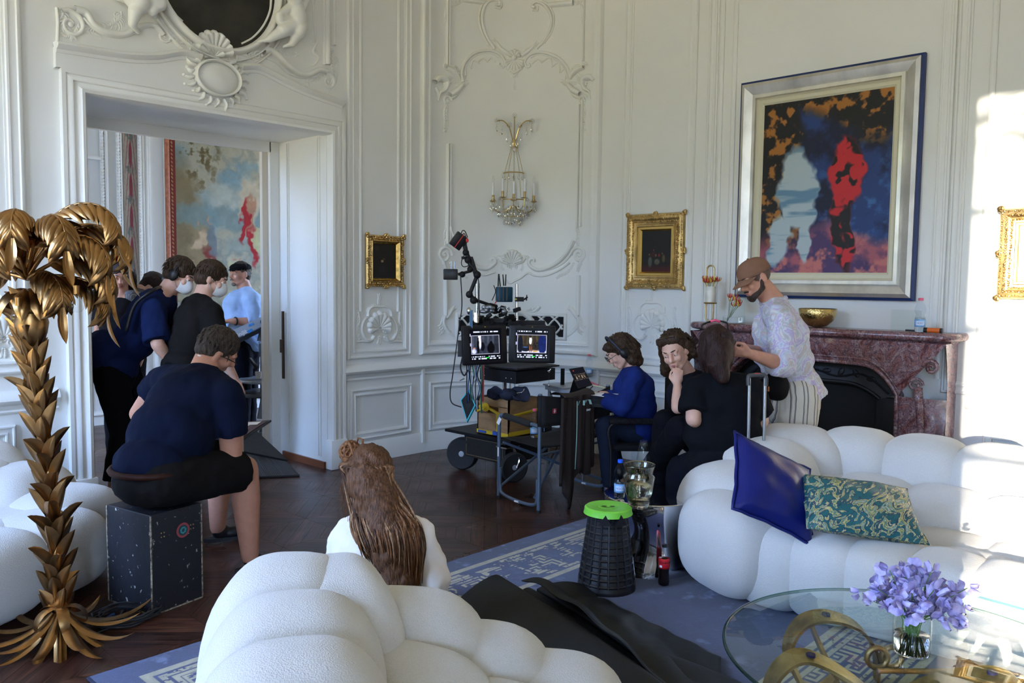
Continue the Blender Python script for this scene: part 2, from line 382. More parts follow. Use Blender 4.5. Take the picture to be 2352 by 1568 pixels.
# flat pilaster lines
for px,py in ((1660,100),(1690,100),(2190,100),(2285,100)):
    s,_=Q(px,py); mould(mb,[(s,1.0),(s,ZC)],[(-.02,0),(-.02,.012),(-.008,.02),(.008,.02),(.02,.012),(.02,0)])
# inner thin mouldings of the tall panels
def vline(px,y0,y1,w=.03,h=.016,top=True):
    s,z=Q(px,y1); mould(mb,[(s,z),(s,ZC-.45 if top else Q(px,y0)[1])],[(-w/2,0)]+[(-w/2+w*i/6,h*(.5+.5*math.sin(PI*i/6))) for i in range(7)]+[(w/2,0)])
vline(828,0,715,.03); vline(914,0,715,.03)
struct(mb.build('trim_2',M['wall']))
# ---- door casing, jamb and head
mb=MB(); cw=.15
prof=[(-.075,0),(-.075,.055),(-.05,.055),(-.045,.045),(-.02,.06),(-.005,.06),(.0,.045),(.02,.05),(.045,.075),(.065,.07),(.078,.045),(.078,-.05)]
path=[(DX0-.075+.0,0.0),(DX0-.075,DZ+.065),(DX1+.085,DZ+.065),(DX1+.085,0.0)]
mould(mb,path,[(-o,h) for o,h in prof][::-1])
mb.box((DX0-.07,YA-.035,.13),(.17,.09,.26),bev=.01); mb.box((DX1+.075,YA-.035,.13),(.17,.09,.26),bev=.01)
struct(mb.build('trim_3',M['wall']))
mb=MB(); 
mb.box((DX0-.06,YA+JB/2,DZ/2),(.12,JB,DZ)); mb.box((DX1+.06,YA+JB/2,DZ/2),(.12,JB,DZ)); mb.box(((DX0+DX1)/2,YA+JB/2,DZ+.06),(DX1-DX0+.24,JB,.12))
# slim mouldings on the right reveal
for y in (YA+.10,YA+.62): mb.box((DX1-.006,y,DZ/2+.04),(.014,.022,DZ-.12),bev=.004)
for y in (YA+.13,YA+.59): mb.box((DX1-.004,y,DZ/2+.04),(.01,.01,DZ-.12))
mb.box((DX1-.04,YA+JB+.025,DZ/2),(.10,.05,DZ)); mb.box((DX0+.02,YA+JB+.025,DZ/2),(.06,.05,DZ)); mb.box(((DX0+DX1)/2-.02,YA+JB+.024,DZ-.045),(DX1-DX0-.12,.048,.09))
struct(mb.build('trim_4',M['wall'],smooth=False))
d=MB(); yy=YA+JB+.045; d.box((DX1-.10,yy+.02,DZ/2),(.09,.045,DZ-.1)); dd=struct(d.build('door_1',mat('door_edge',(.62,.55,.45),.5),smooth=False))
d=MB(); d.box((DX1-.03,YA+.66,1.05),(.012,.03,.62)); d.box((DX1-.04,YA+.66,1.04),(.02,.05,.12)); d.build('door_handle',mat('bronze',(.05,.03,.02),.4,.8),dd,smooth=False)
# wooden threshold strip along the right reveal
d=MB(); d.box((DX1-.012,YA+.36,.03),(.02,.68,.06)); struct(d.build('baseboard_door',mat('red_wood',(.16,.05,.02),.4),smooth=False))
# overdoor frieze: a gently swelling slab with concave ends
sl_,zl_=Q(118,108); 
mb=MB()
topL=[Q(*p) for p in ((122,108),(200,120),(280,132),(350,134),(410,126),(452,136))]
topR=[Q(*p) for p in ((545,158),(590,160),(650,190),(700,212),(778,240))]
topL=cr_spline(topL,6); topR=cr_spline(topR,6)
top=topL+[Q(500,150)]+topR; zb=DZ+.14
vs=[];n_=len(top)
for s,z in top: vs+= [W(s,zb,.045),W(s,z,.045)]
mb.add(vs,[(2*i,2*i+2,2*i+3,2*i+1) for i in range(n_-1)])
s0=top[0][0]; s1=top[-1][0]
mb.grid(lambda u,v:W(s0+.02*math.sin(PI*v)*0,zb+(top[0][1]-zb)*v,.045*u),2,6); mb.grid(lambda u,v:W(s1,zb+(top[-1][1]-zb)*v,.045*(1-u)),2,6)
cp=[(-.05,.0),(-.05,.05),(-.03,.07),(-.02,.11),(.0,.125),(.02,.11),(.03,.08),(.03,0)]
cp=[(-.045,.04),(-.04,.055),(-.02,.06),(-.012,.085),(.005,.105),(.02,.095),(.03,.07),(.03,0)]
mould(mb,topL,cp); mould(mb,topR,cp)
struct(mb.build('trim_5',M['wall']))
# ================= STUCCO ORNAMENT =================
def stroke(mb,pts,w0,w1,h=None,k=6,base=0.,n=6,peak=True):
    """tapered half round ridge on the wall, points are (s,z)"""
    p=cr_spline(pts,k); m=len(p); vs=[];fs=[]
    for i,(s,z) in enumerate(p):
        a=p[max(i-1,0)]; b=p[min(i+1,m-1)]; dx,dz=b[0]-a[0],b[1]-a[1]; l=math.hypot(dx,dz) or 1; nx,nz=-dz/l,dx/l
        t=i/(m-1); w=w0+(w1-w0)*t
        if peak: w*= (.35+.65*math.sin(PI*min(1,.15+t*.85)))
        hh=(h if h else w*.55)*1.5*(w/max(w0,w1))**.6
        for j in range(n+1):
            a_=PI*j/n; vs.append(W(s+nx*w/2*math.cos(a_),z+nz*w/2*math.cos(a_),base+hh*math.sin(a_)-.001))
    K=n+1
    for i in range(m-1):
        for j in range(n): fs.append((i*K+j,i*K+j+1,(i+1)*K+j+1,(i+1)*K+j))
    mb.add(vs,fs)
def ZM(ox,oy,sc): return lambda *pts:[Q(ox+x/sc,oy+y/sc) for x,y in pts]
def spiral(c,r,turns,a0,d=1,n=22): # (s,z) centre
    return [(c[0]+r*(1-.88*i/n)*math.cos(a0+d*2*PI*turns*i/n),c[1]+r*(1-.88*i/n)*math.sin(a0+d*2*PI*turns*i/n)) for i in range(n+1)]
def scroll(mb,c,r,w,a0=0.,d=1,turns=1.4): stroke(mb,spiral(c,r,turns,a0,d),w,w*.5,k=2,peak=False); knob(mb,c,w*.6)
def knob(mb,c,r,h=None):
    N=10; vs=[];fs=[]; h=h or r*.8
    for j in range(4):
        for i in range(N):
            a=2*PI*i/N; b=j/4*PI/2; vs.append(W(c[0]+r*math.cos(b)*math.cos(a),c[1]+r*math.cos(b)*math.sin(a),h*math.sin(b)))
    vs.append(W(c[0],c[1],h))
    for j in range(3):
        for i in range(N): fs.append((j*N+i,j*N+(i+1)%N,(j+1)*N+(i+1)%N,(j+1)*N+i))
    for i in range(N): fs.append((3*N+i,3*N+(i+1)%N,4*N))
    mb.add(vs,fs)
def leaves(mb,pts,L,w,side=1,step=2,ang=.9,curl=.5,k=4):
    """acanthus lobes leaving a spine"""
    p=cr_spline(pts,k); m=len(p)
    for i in range(1,m-1,step):
        a=p[i-1]; b=p[i+1]; t=math.atan2(b[1]-a[1],b[0]-a[0]); f=.5+.5*math.sin(PI*i/m)
        for sd in ((1,-1) if side==0 else (side,)):
            q=[p[i]]; aa=t+sd*ang
            for j in range(3): q.append((q[-1][0]+L*f/3*math.cos(aa),q[-1][1]+L*f/3*math.sin(aa))); aa-=sd*curl
            stroke(mb,q,w,w*.35,k=3)
def shell(mb,c,R,n=9,a0=PI,a1=0.,h=.03,r0=.12,up=0.):
    for i in range(n):
        a=a0+(a1-a0)*(i+.5)/n; rr=R*(.78+.22*math.sin(PI*(i+.5)/n))
        stroke(mb,[(c[0]+rr*r0*math.cos(a+up),c[1]+rr*r0*math.sin(a+up)),(c[0]+rr*.6*math.cos(a+up),c[1]+rr*.6*math.sin(a+up)),(c[0]+rr*math.cos(a+up),c[1]+rr*math.sin(a+up))],rr*abs(a1-a0)/n*.35,rr*abs(a1-a0)/n*1.5,h=h,k=4,peak=False)
        e=(c[0]+rr*math.cos(a+up),c[1]+rr*math.sin(a+up)); knob(mb,e,rr*abs(a1-a0)/n*.72,h)
# --- over-door composition
mb=MB(); z=ZM(100,0,3.36)
def st(pts,w0,w1=None,**k): stroke(mb,z(*pts),w0*PXM,(w1 if w1 is not None else w0*.6)*PXM,**k)
_low=mb
st([(100,60),(110,180),(105,330)],6,6,peak=False)
st([(235,75),(320,100),(370,180),(450,240),(560,268),(640,262),(720,215),(800,195),(860,205),(920,270)],15,9,peak=False,h=.035)
st([(300,140),(350,190),(440,255),(560,285),(650,275),(740,235)],6,5,peak=False,h=.02)
st([(900,0),(960,90),(1040,170),(1130,250),(1215,330)],7,7,peak=False); st([(925,0),(985,85),(1070,165)],5,5,peak=False)
st([(1750,0),(1740,90),(1690,200),(1610,290),(1520,340)],7,6,peak=False)
scroll(mb,z((210,190))[0],62*PXM/3.36*1.4,.035,a0=2.2,d=-1)
leaves(mb,z((110,60),(160,100),(150,180),(200,250),(230,300)),.06,.02,0,1)
leaves(mb,z((240,210),(320,230),(400,250),(440,270)),.05,.016,0,1)
leaves(mb,z((120,250),(170,290),(240,280),(290,200)),.06,.022,1,1)
scroll(mb,z((930,280))[0],.045,.022,a0=0,d=-1)
leaves(mb,z((530,100),(580,130),(560,190),(420,200)),.08,.018,0,1)
for i in range(6): st([(600-i*18,90+i*16),(590-i*16,150+i*10),(520-i*24,185+i*2)],5,2)
# shell crest, foliage either side
cc=z((1310,440))[0]; shell(mb,cc,.165,9,PI*.93,PI*.07,.055)
shell(mb,z((1310,440))[0],.07,5,PI*.95,PI*.05,.05)
leaves(mb,z((1180,440),(1120,340),(1060,310),(1000,300)),.07,.022,0,1); leaves(mb,z((1210,330),(1160,280),(1120,220),(1090,170)),.07,.02,0,1)
leaves(mb,z((1400,440),(1470,400),(1540,400),(1620,440)),.08,.025,0,1); leaves(mb,z((1390,350),(1450,310),(1500,280),(1530,270)),.06,.018,0,1)
leaves(mb,z((960,260),(1010,300),(1080,330),(1170,410)),.05,.02,1,1)
scroll(mb,z((1170,400))[0],.06,.03,a0=0,d=1); scroll(mb,z((1450,440))[0],.06,.03,a0=PI,d=-1)
st([(1230,440),(1310,430),(1360,480),(1400,530)],14,6)
# cartouche: dished oval with a ruffled border
c=z((1315,615))[0]; 
def cart(u,v):
    a=2*PI*u; return W(c[0]+.165*math.cos(a)*v,c[1]+.118*math.sin(a)*v,.06+.05*math.sqrt(max(0,1-v*v)))
mb.grid(cart,33,7,cu=True)
oval=[(c[0]+.175*math.cos(a),c[1]+.128*math.sin(a)) for a in np.linspace(0,2*PI,30)]
stroke(mb,oval,.024,.024,h=.05,base=.035,k=2,peak=False)
for i in range(22):
    a=2*PI*i/22+.1
    if .9<a<2.2: continue
    r1,r2=.185,.255+.02*math.sin(i*2.3)
    p=[(c[0]+r1*math.cos(a),c[1]+r1*.8*math.sin(a)),(c[0]+(r1+r2)/2*math.cos(a+.07),c[1]+(r1+r2)/2*.84*math.sin(a+.07)),(c[0]+r2*math.cos(a-.02),c[1]+r2*.86*math.sin(a-.02))]
    stroke(mb,p,.038,.028,h=.03,k=3,base=.04); knob(mb,p[2],.016,.07)
leaves(mb,z((1250,720),(1300,760),(1370,780),(1400,740)),.045,.03,0,1); st([(1230,700),(1290,790),(1360,830)],14,8); st([(1440,740),(1400,800),(1370,835)],14,8)
scroll(mb,z((1165,500))[0],.075,.05,a0=PI/2,d=-1); scroll(mb,z((1470,550))[0],.07,.05,a0=PI/2,d=1)
# oval picture surround rings
oc=z((1345,-160))[0]
for R1,R2,w_,h_ in ((.50,.53,.055,.05),(.60,.66,.02,.02),(.56,.60,.018,.03)):
    stroke(mb,[(oc[0]+R1*math.cos(a),oc[1]+R2*math.sin(a)*1.0) for a in np.linspace(0,2*PI,60)],w_,w_,h=h_,k=1,peak=False)
for i in range(46):
    a=2*PI*i/46; knob(mb,(oc[0]+.50*math.cos(a),oc[1]+.53*math.sin(a)),.024,.065)
# right part
st([(1690,400),(1740,390),(1800,430),(1870,500),(1960,570),(2040,580),(2120,540),(2180,550)],15,12,peak=False,h=.035)
st([(1700,440),(1790,480),(1880,560),(1990,600),(2100,590)],6,5,peak=False)
scroll(mb,z((1650,430))[0],.04,.025); scroll(mb,z((2195,630))[0],.07,.035,a0=2,d=-1)
leaves(mb,z((2240,360),(2220,450),(2240,540),(2240,620),(2190,700)),.06,.022,0,1)
leaves(mb,z((2180,560),(2110,600),(2060,610),(2040,640)),.06,.018,0,1)
leaves(mb,z((1760,370),(1860,400),(1960,400),(1960,440)),.07,.016,-1,1)
for x in (2080,2100): st([(x,-20),(x-2,180),(x,330)],4,4,peak=False)
st([(2110,330),(2080,400),(2120,440),(2090,500),(2020,510)],8,4); scroll(mb,z((2095,410))[0],.03,.015)
for x,w_ in ((2165,7),(2185,14),(2240,8)): st([(x,-40),(x,200),(x,500 if x<2200 else 350)],w_,w_,peak=False)
leaves(mb,z((2245,330),(2225,420),(2255,470),(2230,540)),.05,.018,0,1)
struct(mb.build('trim_6',M['wall'],smooth=True))
def capsmesh(caps,vox=.012,name='relief',m=None,parent=None,smooth=4,struc=True):
    b=MB()
    for c in caps: b.cone(c[0],c[1],c[2],c[3],16,True)
    o=b.build(name,m or M['wall'],parent,smooth=True)
    r=o.modifiers.new('r','REMESH'); r.mode='VOXEL'; r.voxel_size=vox; r.use_smooth_shade=True
    s=o.modifiers.new('s','SMOOTH'); s.iterations=smooth; s.factor=.5
    return struct(o) if struc else o
def rp(pts,n): s,zz=z(pts)[0]; return W(s,zz,n)
K=PXM/3.36*1.0
# plump child figures of stucco either side of the oval
Lc=[]
def cap(a,na,b,nb,r0,r1): Lc.append((rp(a,na),rp(b,nb),r0,r1))
cap((640,-60),.10,(680,40),.12,.10,.085); cap((690,60),.12,(650,120),.13,.062,.05); cap((650,120),.13,(640,210),.10,.05,.03); cap((640,215),.10,(700,265),.07,.026,.014)
cap((700,30),.10,(830,60),.13,.065,.055); cap((830,40),.12,(780,110),.13,.055,.04); cap((780,110),.12,(830,155),.07,.03,.014); cap((560,-30),.06,(640,-20),.08,.05,.07)
for dx in range(5): cap((682+dx*7,262-dx*2),.065,(700+dx*6,276-dx*4),.06,.008,.007)
Lc2=Lc; Lc=[]
cap((1860,-10),.13,(1870,20),.13,.068,.062)
for a in range(9): cap((1800+a*14,-20+((a*37)%30)-10),.15,(1806+a*14,5+((a*53)%20)),.17,.018,.018)
cap((1900,60),.09,(1900,130),.10,.062,.075); cap((1900,130),.10,(1900,190),.11,.08,.08)
cap((1950,70),.09,(1985,-10),.10,.035,.03); cap((1985,-10),.1,(2020,-70),.1,.03,.022)
cap((1850,80),.10,(1760,150),.12,.04,.034); cap((1760,150),.12,(1760,175),.12,.04,.04); cap((1760,175),.12,(1870,170),.13,.036,.024); cap((1870,165),.13,(1910,150),.13,.02,.015)
cap((1890,215),.11,(1780,260),.13,.06,.055); cap((1780,265),.13,(1690,320),.10,.05,.03); cap((1690,325),.1,(1620,335),.07,.02,.012)
cap((1920,210),.11,(1900,270),.14,.065,.055); cap((1900,270),.13,(1870,350),.10,.05,.03); cap((1870,355),.09,(1820,370),.06,.02,.012)
capsmesh(Lc2+Lc,.009,'trim_7')
# --- rounded corner composition
mb=MB(); z=ZM(990,0,5.737)
def st(pts,w0,w1=None,**k): stroke(mb,z(*pts),w0*PXM,(w1 if w1 is not None else w0*.6)*PXM,**k)
def run(px,y0,y1,w,h=.02): a=Q(px,y0); b_=Q(px,y1); stroke(mb,[(a[0],a[1]),(a[0],(a[1]+b_[1])/2),(a[0],b_[1])],w,w,h=h,k=2,peak=False)
for px in (1027,1032): run(px,-60,150,.022)
run(1028,330,560,.035); run(1034,330,560,.015)
run(1344,-60,140,.02); run(1338,230,520,.035); run(1332,240,520,.015)
st([(870,70),(905,60),(900,20),(850,0),(760,20),(700,90),(670,220),(690,370),(750,520),(840,640)],9,8,peak=False)
st([(840,90),(910,110),(930,50),(890,-10),(800,-30),(700,30),(645,150),(635,290),(680,450),(760,590)],6,5,peak=False)
st([(1370,100),(1335,90),(1345,50),(1400,30),(1480,60),(1560,160),(1590,290),(1550,440),(1470,560),(1390,640)],9,8,peak=False)
st([(1340,130),(1400,140),(1410,80)],6,5,peak=False); st([(1440,10),(1540,60),(1610,180),(1620,300),(1580,440),(1490,570)],6,5,peak=False)
leaves(mb,z((1030,720),(940,660),(880,590),(820,520)),.045,.02,0,1); st([(1030,720),(930,650),(870,580),(820,520)],15,4)
leaves(mb,z((1190,740),(1260,670),(1340,620),(1410,550)),.045,.02,0,1); st([(1190,740),(1270,680),(1350,610),(1410,550)],15,4)
st([(420,1080),(400,960),(440,830),(540,720),(680,670),(830,680),(930,740),(975,830),(940,890),(890,860),(900,830)],9,7,peak=False)
st([(450,1080),(430,960),(470,850),(560,750),(690,700),(820,710),(900,760)],4,4,peak=False)
st([(1845,1040),(1800,900),(1700,780),(1560,710),(1400,690),(1290,730),(1235,810),(1260,880),(1300,870),(1290,840)],9,7,peak=False)
st([(1800,1040),(1760,910),(1670,810),(1540,740),(1410,720),(1310,760)],4,4,peak=False)
for a,b in (((455,1000),(540,900)),((520,900),(640,840)),((610,820),(750,820)),((740,810),(850,820)),((1330,840),(1470,830)),((1470,810),(1600,890)),((1600,870),(1700,960)),((1700,960),(1760,1070))):
    mx=((a[0]+b[0])/2+(-40 if a[0]<1000 else 40)*(abs(b[1]-a[1])/100),min(a[1],b[1])-45); st([a,mx,b],4,4,peak=False); st([b,(b[0]-15,b[1]-15)],6,3)
cc=z((1100,780))[0]; shell(mb,cc,.11,9,-PI*.05,-PI*.95,.025); knob(mb,z((1095,765))[0],.03,.04); shell(mb,z((1100,760))[0],.06,5,PI*.95,.05*PI,.03)
st([(1000,860),(1060,930),(1100,960),(1150,930),(1200,860)],8,8,peak=False); st([(1060,960),(1100,1000),(1140,960)],5,5,peak=False)
stroke(mb,spiral(z((1105,1015))[0],.028,1,0),.012,.012,k=1,peak=False); leaves(mb,z((1100,1050),(1105,1090),(1100,1130),(1105,1190)),.03,.012,0,1)
# bird and foliage clusters
for sx,off in ((1,0),(-1,0)):
    f=(lambda p:p) if sx==1 else (lambda p:(2210-p[0]+0,p[1]-10))
    def s2(pts,w0,w1=None,**k): st([f(p) for p in pts],w0,w1,**k)
    s2([(40,1080),(90,1030),(160,1040),(200,1090),(180,1180),(110,1230),(90,1330)],22,8,h=.05)
    for k_ in range(5): s2([(150,1040+k_*22),(230,1010+k_*26),(300,960+k_*30)],9,5)
    s2([(190,900),(270,930),(340,1000),(370,1060)],16,8,h=.04); leaves(mb,z(*[f(p) for p in ((230,880),(310,890),(360,960),(380,1020))]),.05,.022,0,1)
    s2([(240,1250),(330,1200),(400,1130),(440,1120)],20,10,h=.045); s2([(250,1300),(320,1270),(380,1220)],12,6)
    leaves(mb,z(*[f(p) for p in ((280,1100),(350,1110),(420,1110),(480,1080))]),.05,.02,0,1)
    leaves(mb,z(*[f(p) for p in ((180,1300),(200,1400),(190,1480),(200,1600),(180,1750))]),.05,.022,0,1)
    scroll(mb,z(f((210,1320)))[0],.045,.03); scroll(mb,z(f((200,880)))[0],.04,.02)
    leaves(mb,z(*[f(p) for p in ((190,740),(200,800),(210,860))]),.04,.016,0,1)
    leaves(mb,z(*[f(p) for p in ((240,40),(210,120),(200,200),(205,310))]),.05,.02,0,1); leaves(mb,z(*[f(p) for p in ((200,0),(280,40),(370,20))]),.06,.024,0,1)
    s2([(60,1150),(90,1240),(80,1330)],12,5)
st([(380,-5),(560,20),(700,35)],10,10,peak=False); st([(1550,70),(1720,55),(1880,40)],14,14,peak=False)
# lower half of the corner panel
z=ZM(1000,520,7.128)
st([(600,570),(640,640),(740,680),(840,690),(930,640),(985,580),(960,520),(910,530),(905,570)],13,8,peak=False); leaves(mb,z((640,620),(720,650),(810,670),(900,640)),.03,.018,0,1)
st([(2270,230),(2180,400),(2060,540),(1900,650),(1720,710),(1600,680),(1530,600),(1560,530),(1610,540),(1610,580)],12,9,peak=False)
st([(2290,330),(2200,490),(2080,610),(1920,690),(1740,730)],5,4,peak=False); leaves(mb,z((1850,700),(1740,715),(1640,690)),.03,.016,0,1)
st([(240,0),(255,90),(330,260),(430,400),(560,560)],12,10,peak=False)
cc=z((1255,610))[0]; shell(mb,cc,.12,9,PI*.93,PI*.07,.03); 
for sx in (1,-1):
    f=lambda p:(1258+sx*(p[0]-1258),p[1])
    leaves(mb,z(*[f(p) for p in ((1350,560),(1420,500),(1500,510),(1540,560))]),.04,.02,0,1); st([f(p) for p in ((1330,600),(1420,570),(1480,510),(1540,560))],14,5)
    leaves(mb,z(*[f(p) for p in ((1420,590),(1430,660),(1400,720))]),.035,.008,0,1)
    scroll(mb,z(f((1320,600)))[0],.03,.02)
for i in range(6): st([(1180+i*30,630),(1185+i*30,680+20*(i%3))],6,2)
st([(700,785),(820,795),(920,760),(985,740)],6,6,peak=False); st([(1100,850),(1160,890),(1230,925),(1300,890),(1400,840),(1510,760),(1620,800),(1760,810),(1900,770),(2050,700),(2200,590)],6,6,peak=False)
scroll(mb,z((150,470))[0],.085,.035,a0=0,d=1,turns=1.7); scroll(mb,z((2350,470))[0],.085,.035,a0=PI,d=-1,turns=1.7)
for sx in (1,-1):
    f=lambda p:(1258+sx*(p[0]-1258)-(0 if sx==1 else 10),p[1])
    leaves(mb,z(*[f(p) for p in ((2330,-150),(2320,0),(2340,120),(2330,260),(2360,380))]),.045,.018,0,1)
    leaves(mb,z(*[f(p) for p in ((2280,560),(2220,680),(2140,760),(2050,800),(1980,850))]),.035,.014,0,1)
    st([f(p) for p in ((2400,520),(2360,640),(2330,700),(2340,760))],12,5)
    leaves(mb,z(*[f(p) for p in ((2400,600),(2360,650),(2330,730))]),.04,.018,0,1)
    st([f(p) for p in ((2350,800),(2345,1100),(2340,1450))],12,12,peak=False)
    st([f(p) for p in ((2330,1500),(2270,1400),(2210,1330),(2160,1330))],16,6); leaves(mb,z(*[f(p) for p in ((2330,1500),(2260,1400),(2180,1320))]),.05,.02,0,1)
    leaves(mb,z(*[f(p) for p in ((2350,1430),(2380,1520),(2400,1600),(2440,1640))]),.05,.02,0,1)
# grille frame and side scrolls
z=ZM(750,480,2.94)
for sx in (1,-1):
    f=lambda p:(1246+sx*(p[0]-1246),p[1])
    st([f(p) for p in ((1650,680),(1700,740),(1690,800),(1640,850),(1580,880))],10,5); leaves(mb,z(*[f(p) for p in ((1640,670),(1690,720),(1700,780),(1650,840))]),.05,.02,0,1)
    leaves(mb,z(*[f(p) for p in ((1720,740),(1700,800),(1730,840))]),.05,.018,0,1)
    st([f(p) for p in ((1420,690),(1440,660),(1400,690),(1340,700))],8,8)
    leaves(mb,z(*[f(p) for p in ((1340,690),(1380,680),(1430,670))]),.04,.02,0,1)
struct(mb.build('trim_8',M['wall'],smooth=True))
# ventilation grille in the corner panel
ga=Q(1052,724); gb=Q(1296,726); g0,g1=ga[0],gb[0]; gz1=ga[1]; gz0=Q(1296,775)[1]
mb=MB(); mb.grid(lambda u,v:W(g0+(g1-g0)*u,gz0+(gz1-gz0)*v,.003),25,2); gr=mb.build('wall_grille',mat('dark_void',(.004,.004,.006),.9),smooth=False); struct(gr)
mb=MB(); mould(mb,rect(g0,g1,gz0,gz1),[(-.03,0),(-.03,.014),(-.004,.02),(.004,.008),(.004,0)],True)
mb.v=mb.v; step=(g1-g0)/8.
H_=gz1-gz0
for i in range(-3,12):
    for sg in (1,-1):
        pts=[]
        for t in np.linspace(0,1,9):
            s=g0+i*step+(t if sg==1 else 1-t)*step*1.55+ .012*math.sin(t*2*PI)*sg
            if g0-.002<=s<=g1+.002: pts.append((s,gz0+H_*t))
        if len(pts)>1: stroke(mb,pts,.02,.02,h=.014,k=1,peak=False,base=.003)
stroke(mb,[(g0+(g1-g0)*.5+.26*math.cos(a),gz0+.02+.24*math.sin(a)) for a in np.linspace(0,PI,16)],.055,.055,h=.03,k=1,peak=False)
o=mb.build('grille_bars',M['wall'],gr,smooth=True)
# --- pier ornaments with shell (right of door, right wall piers, left of door)
def pier_orn(mb,cx,cy,sc,px0=0):
    def zz(*pts): return [Q(cx+(x-330)*sc,cy+(y-1060)*sc) for x,y in pts]
    def t(pts,w0,w1=None,**k): stroke(mb,zz(*pts),w0*PXM,(w1 or w0*.6)*PXM,**k)
    shell(mb,zz((332,1075))[0],.125,9,PI*1.12,-PI*.12,.03); scroll(mb,zz((332,1080))[0],.03,.02)
    for sx in (1,-1):
        f=lambda p:(330+sx*(p[0]-330),p[1])
        t([f(p) for p in ((270,1160),(240,1200),(190,1190),(150,1120),(150,1040),(190,970),(240,960))],9,6,peak=False)
        leaves(mb,zz(*[f(p) for p in ((290,1150),(240,1200),(180,1190),(150,1100))]),.035,.016,0,1)
        t([f(p) for p in ((210,950),(215,890),(260,850),(330,850))],8,6,peak=False); leaves(mb,zz(*[f(p) for p in ((200,940),(210,880),(260,840),(320,830))]),.03,.013,1,1)
        leaves(mb,zz(*[f(p) for p in ((100,870),(115,950),(110,1040),(110,1130),(130,1200))]),.045,.018,0,1); t([f(p) for p in ((110,900),(120,1000),(95,1080),(120,1150))],7,4)
        t([f(p) for p in ((90,1220),(160,1215),(230,1220),(290,1190))],6,5); scroll(mb,zz(f((265,1115)))[0],.03,.018)
    leaves(mb,zz((325,860),(325,800),(330,760),(325,720)),.04,.016,0,1)
    leaves(mb,zz((330,1150),(330,1200),(325,1230)),.05,.022,0,1)
mb=MB()
pier_orn(mb,871,750,.217)
pier_orn(mb,1498,745,.235)
pier_orn(mb,8,772,.27)
# matching one on the sun-lit pier
pier_orn(mb,2320,800,.3)
struct(mb.build('trim_9',M['wall'],smooth=True))
# ================= NEXT ROOM, TREE AND ADDED SUN BLOCK OUTSIDE =================
NX0,NX1=.4,8.6; NY0=YA+JB+.07
def ngrid(name,o,ux,uz,w,h,nu,nv,fn,mat_,parent=None,nrm=(0,-1,0),bend=0.):
    """flat picture surface: colour per vertex from fn(u,v) arrays"""
    u,v=np.meshgrid(np.linspace(0,1,nu),np.linspace(0,1,nv)); col=fn(u,v); col=np.clip(col,0,1)
    o=np.array(o,float); ux=np.array(ux,float); uz=np.array(uz,float)
    P_=o+u[...,None]*w*ux+v[...,None]*h*uz
    mb=MB(); mb.v=[tuple(p) for p in P_.reshape(-1,3)]
    i=np.arange(nu*nv).reshape(nv,nu); mb.f=[tuple(int(k) for k in q) for q in np.stack([i[:-1,:-1],i[:-1,1:],i[1:,1:],i[1:,:-1]],-1).reshape(-1,4)]
    c=np.concatenate([col.reshape(-1,3)**2.2,np.ones((nu*nv,1))],1)
    return mb.build(name,mat_,parent,smooth=False,colors=c)
def vnoise(u,v,fx,fy,seed,oct=4):
    r=np.random.default_rng(seed); out=np.zeros_like(u); a=1.;tot=0
    for o in range(oct):
        gx,gy=int(fx*2**o)+3,int(fy*2**o)+3; g=r.random((gy,gx)); x=u*fx*2**o; y=v*fy*2**o
        xi=np.floor(x).astype(int)%(gx-1); yi=np.floor(y).astype(int)%(gy-1); tx=x-np.floor(x); ty=y-np.floor(y); tx=tx*tx*(3-2*tx); ty=ty*ty*(3-2*ty)
        out+=a*((g[yi,xi]*(1-tx)+g[yi,xi+1]*tx)*(1-ty)+(g[yi+1,xi]*(1-tx)+g[yi+1,xi+1]*tx)*ty); tot+=a; a*=.55
    return out/tot
def lerp(a,b,t): return a+(np.array(b)-a)*t[...,None]
def blob(u,v,cx,cy,rx,ry,soft=.25,ang=0.):
    x=(u-cx);y=(v-cy); c_,s_=math.cos(ang),math.sin(ang); X=(x*c_+y*s_)/rx; Y=(-x*s_+y*c_)/ry
    return np.clip((1-np.sqrt(X*X+Y*Y))/soft,0,1)
M['canvas']=mat('painted_canvas',(.5,.5,.5),.55,attr='Col',bump=.15,bs=180,bdist=.002)
M['matte']=mat('painted_surface',(.5,.5,.5),.85,attr='Col')
mb=MB(); y0=ZFAR+.1
mb.box(((NX0+NX1)/2,y0,ZC/2),(NX1-NX0+.4,.2,ZC)); o=mb.build('wall_far',M['wall'],smooth=False); struct(o)
mb=MB(); mb.box((NX1+.1,(NY0+y0)/2,4.7),(.2,y0-NY0+.1,1.4)); mb.box((NX1+.1,(NY0+y0)/2,.1),(.2,y0-NY0+.1,.2)); mb.box((NX1+.1,NY0+.1,2.2),(.2,.5,4.3)); mb.box((NX1+.1,y0-.8,2.2),(.2,1.6,4.3)); 
for a,b in ((NY0-.2,NY0+.35),(NY0+.95,y0)): mb.box((NX0-.1,(a+b)/2,ZC/2),(.2,b-a,ZC))
for a,b in ((0,.2),(3.9,ZC)): mb.box((NX0-.1,NY0+.65,(a+b)/2),(.2,.6,b-a))
struct(mb.build('wall_far_side',M['wall'],smooth=False))
mb=MB(); 
for a,b in ((NX0-.2,DX0-.12),(DX1+.12,NX1+.2)): mb.box(((a+b)/2,NY0-.05,ZC/2),(b-a,.1,ZC))
mb.box(((DX0+DX1)/2,NY0-.05,(DZ+.1+ZC)/2),(DX1-DX0+.24,.1,ZC-DZ-.1)); struct(mb.build('wall_far_near',M['wall'],smooth=False))
mb=MB(); mb.box(((NX0+NX1)/2,(NY0+y0)/2,ZC+.1),(NX1-NX0+.4,y0-NY0+.3,.2)); struct(mb.build('ceiling_far',M['ceil'],smooth=False))
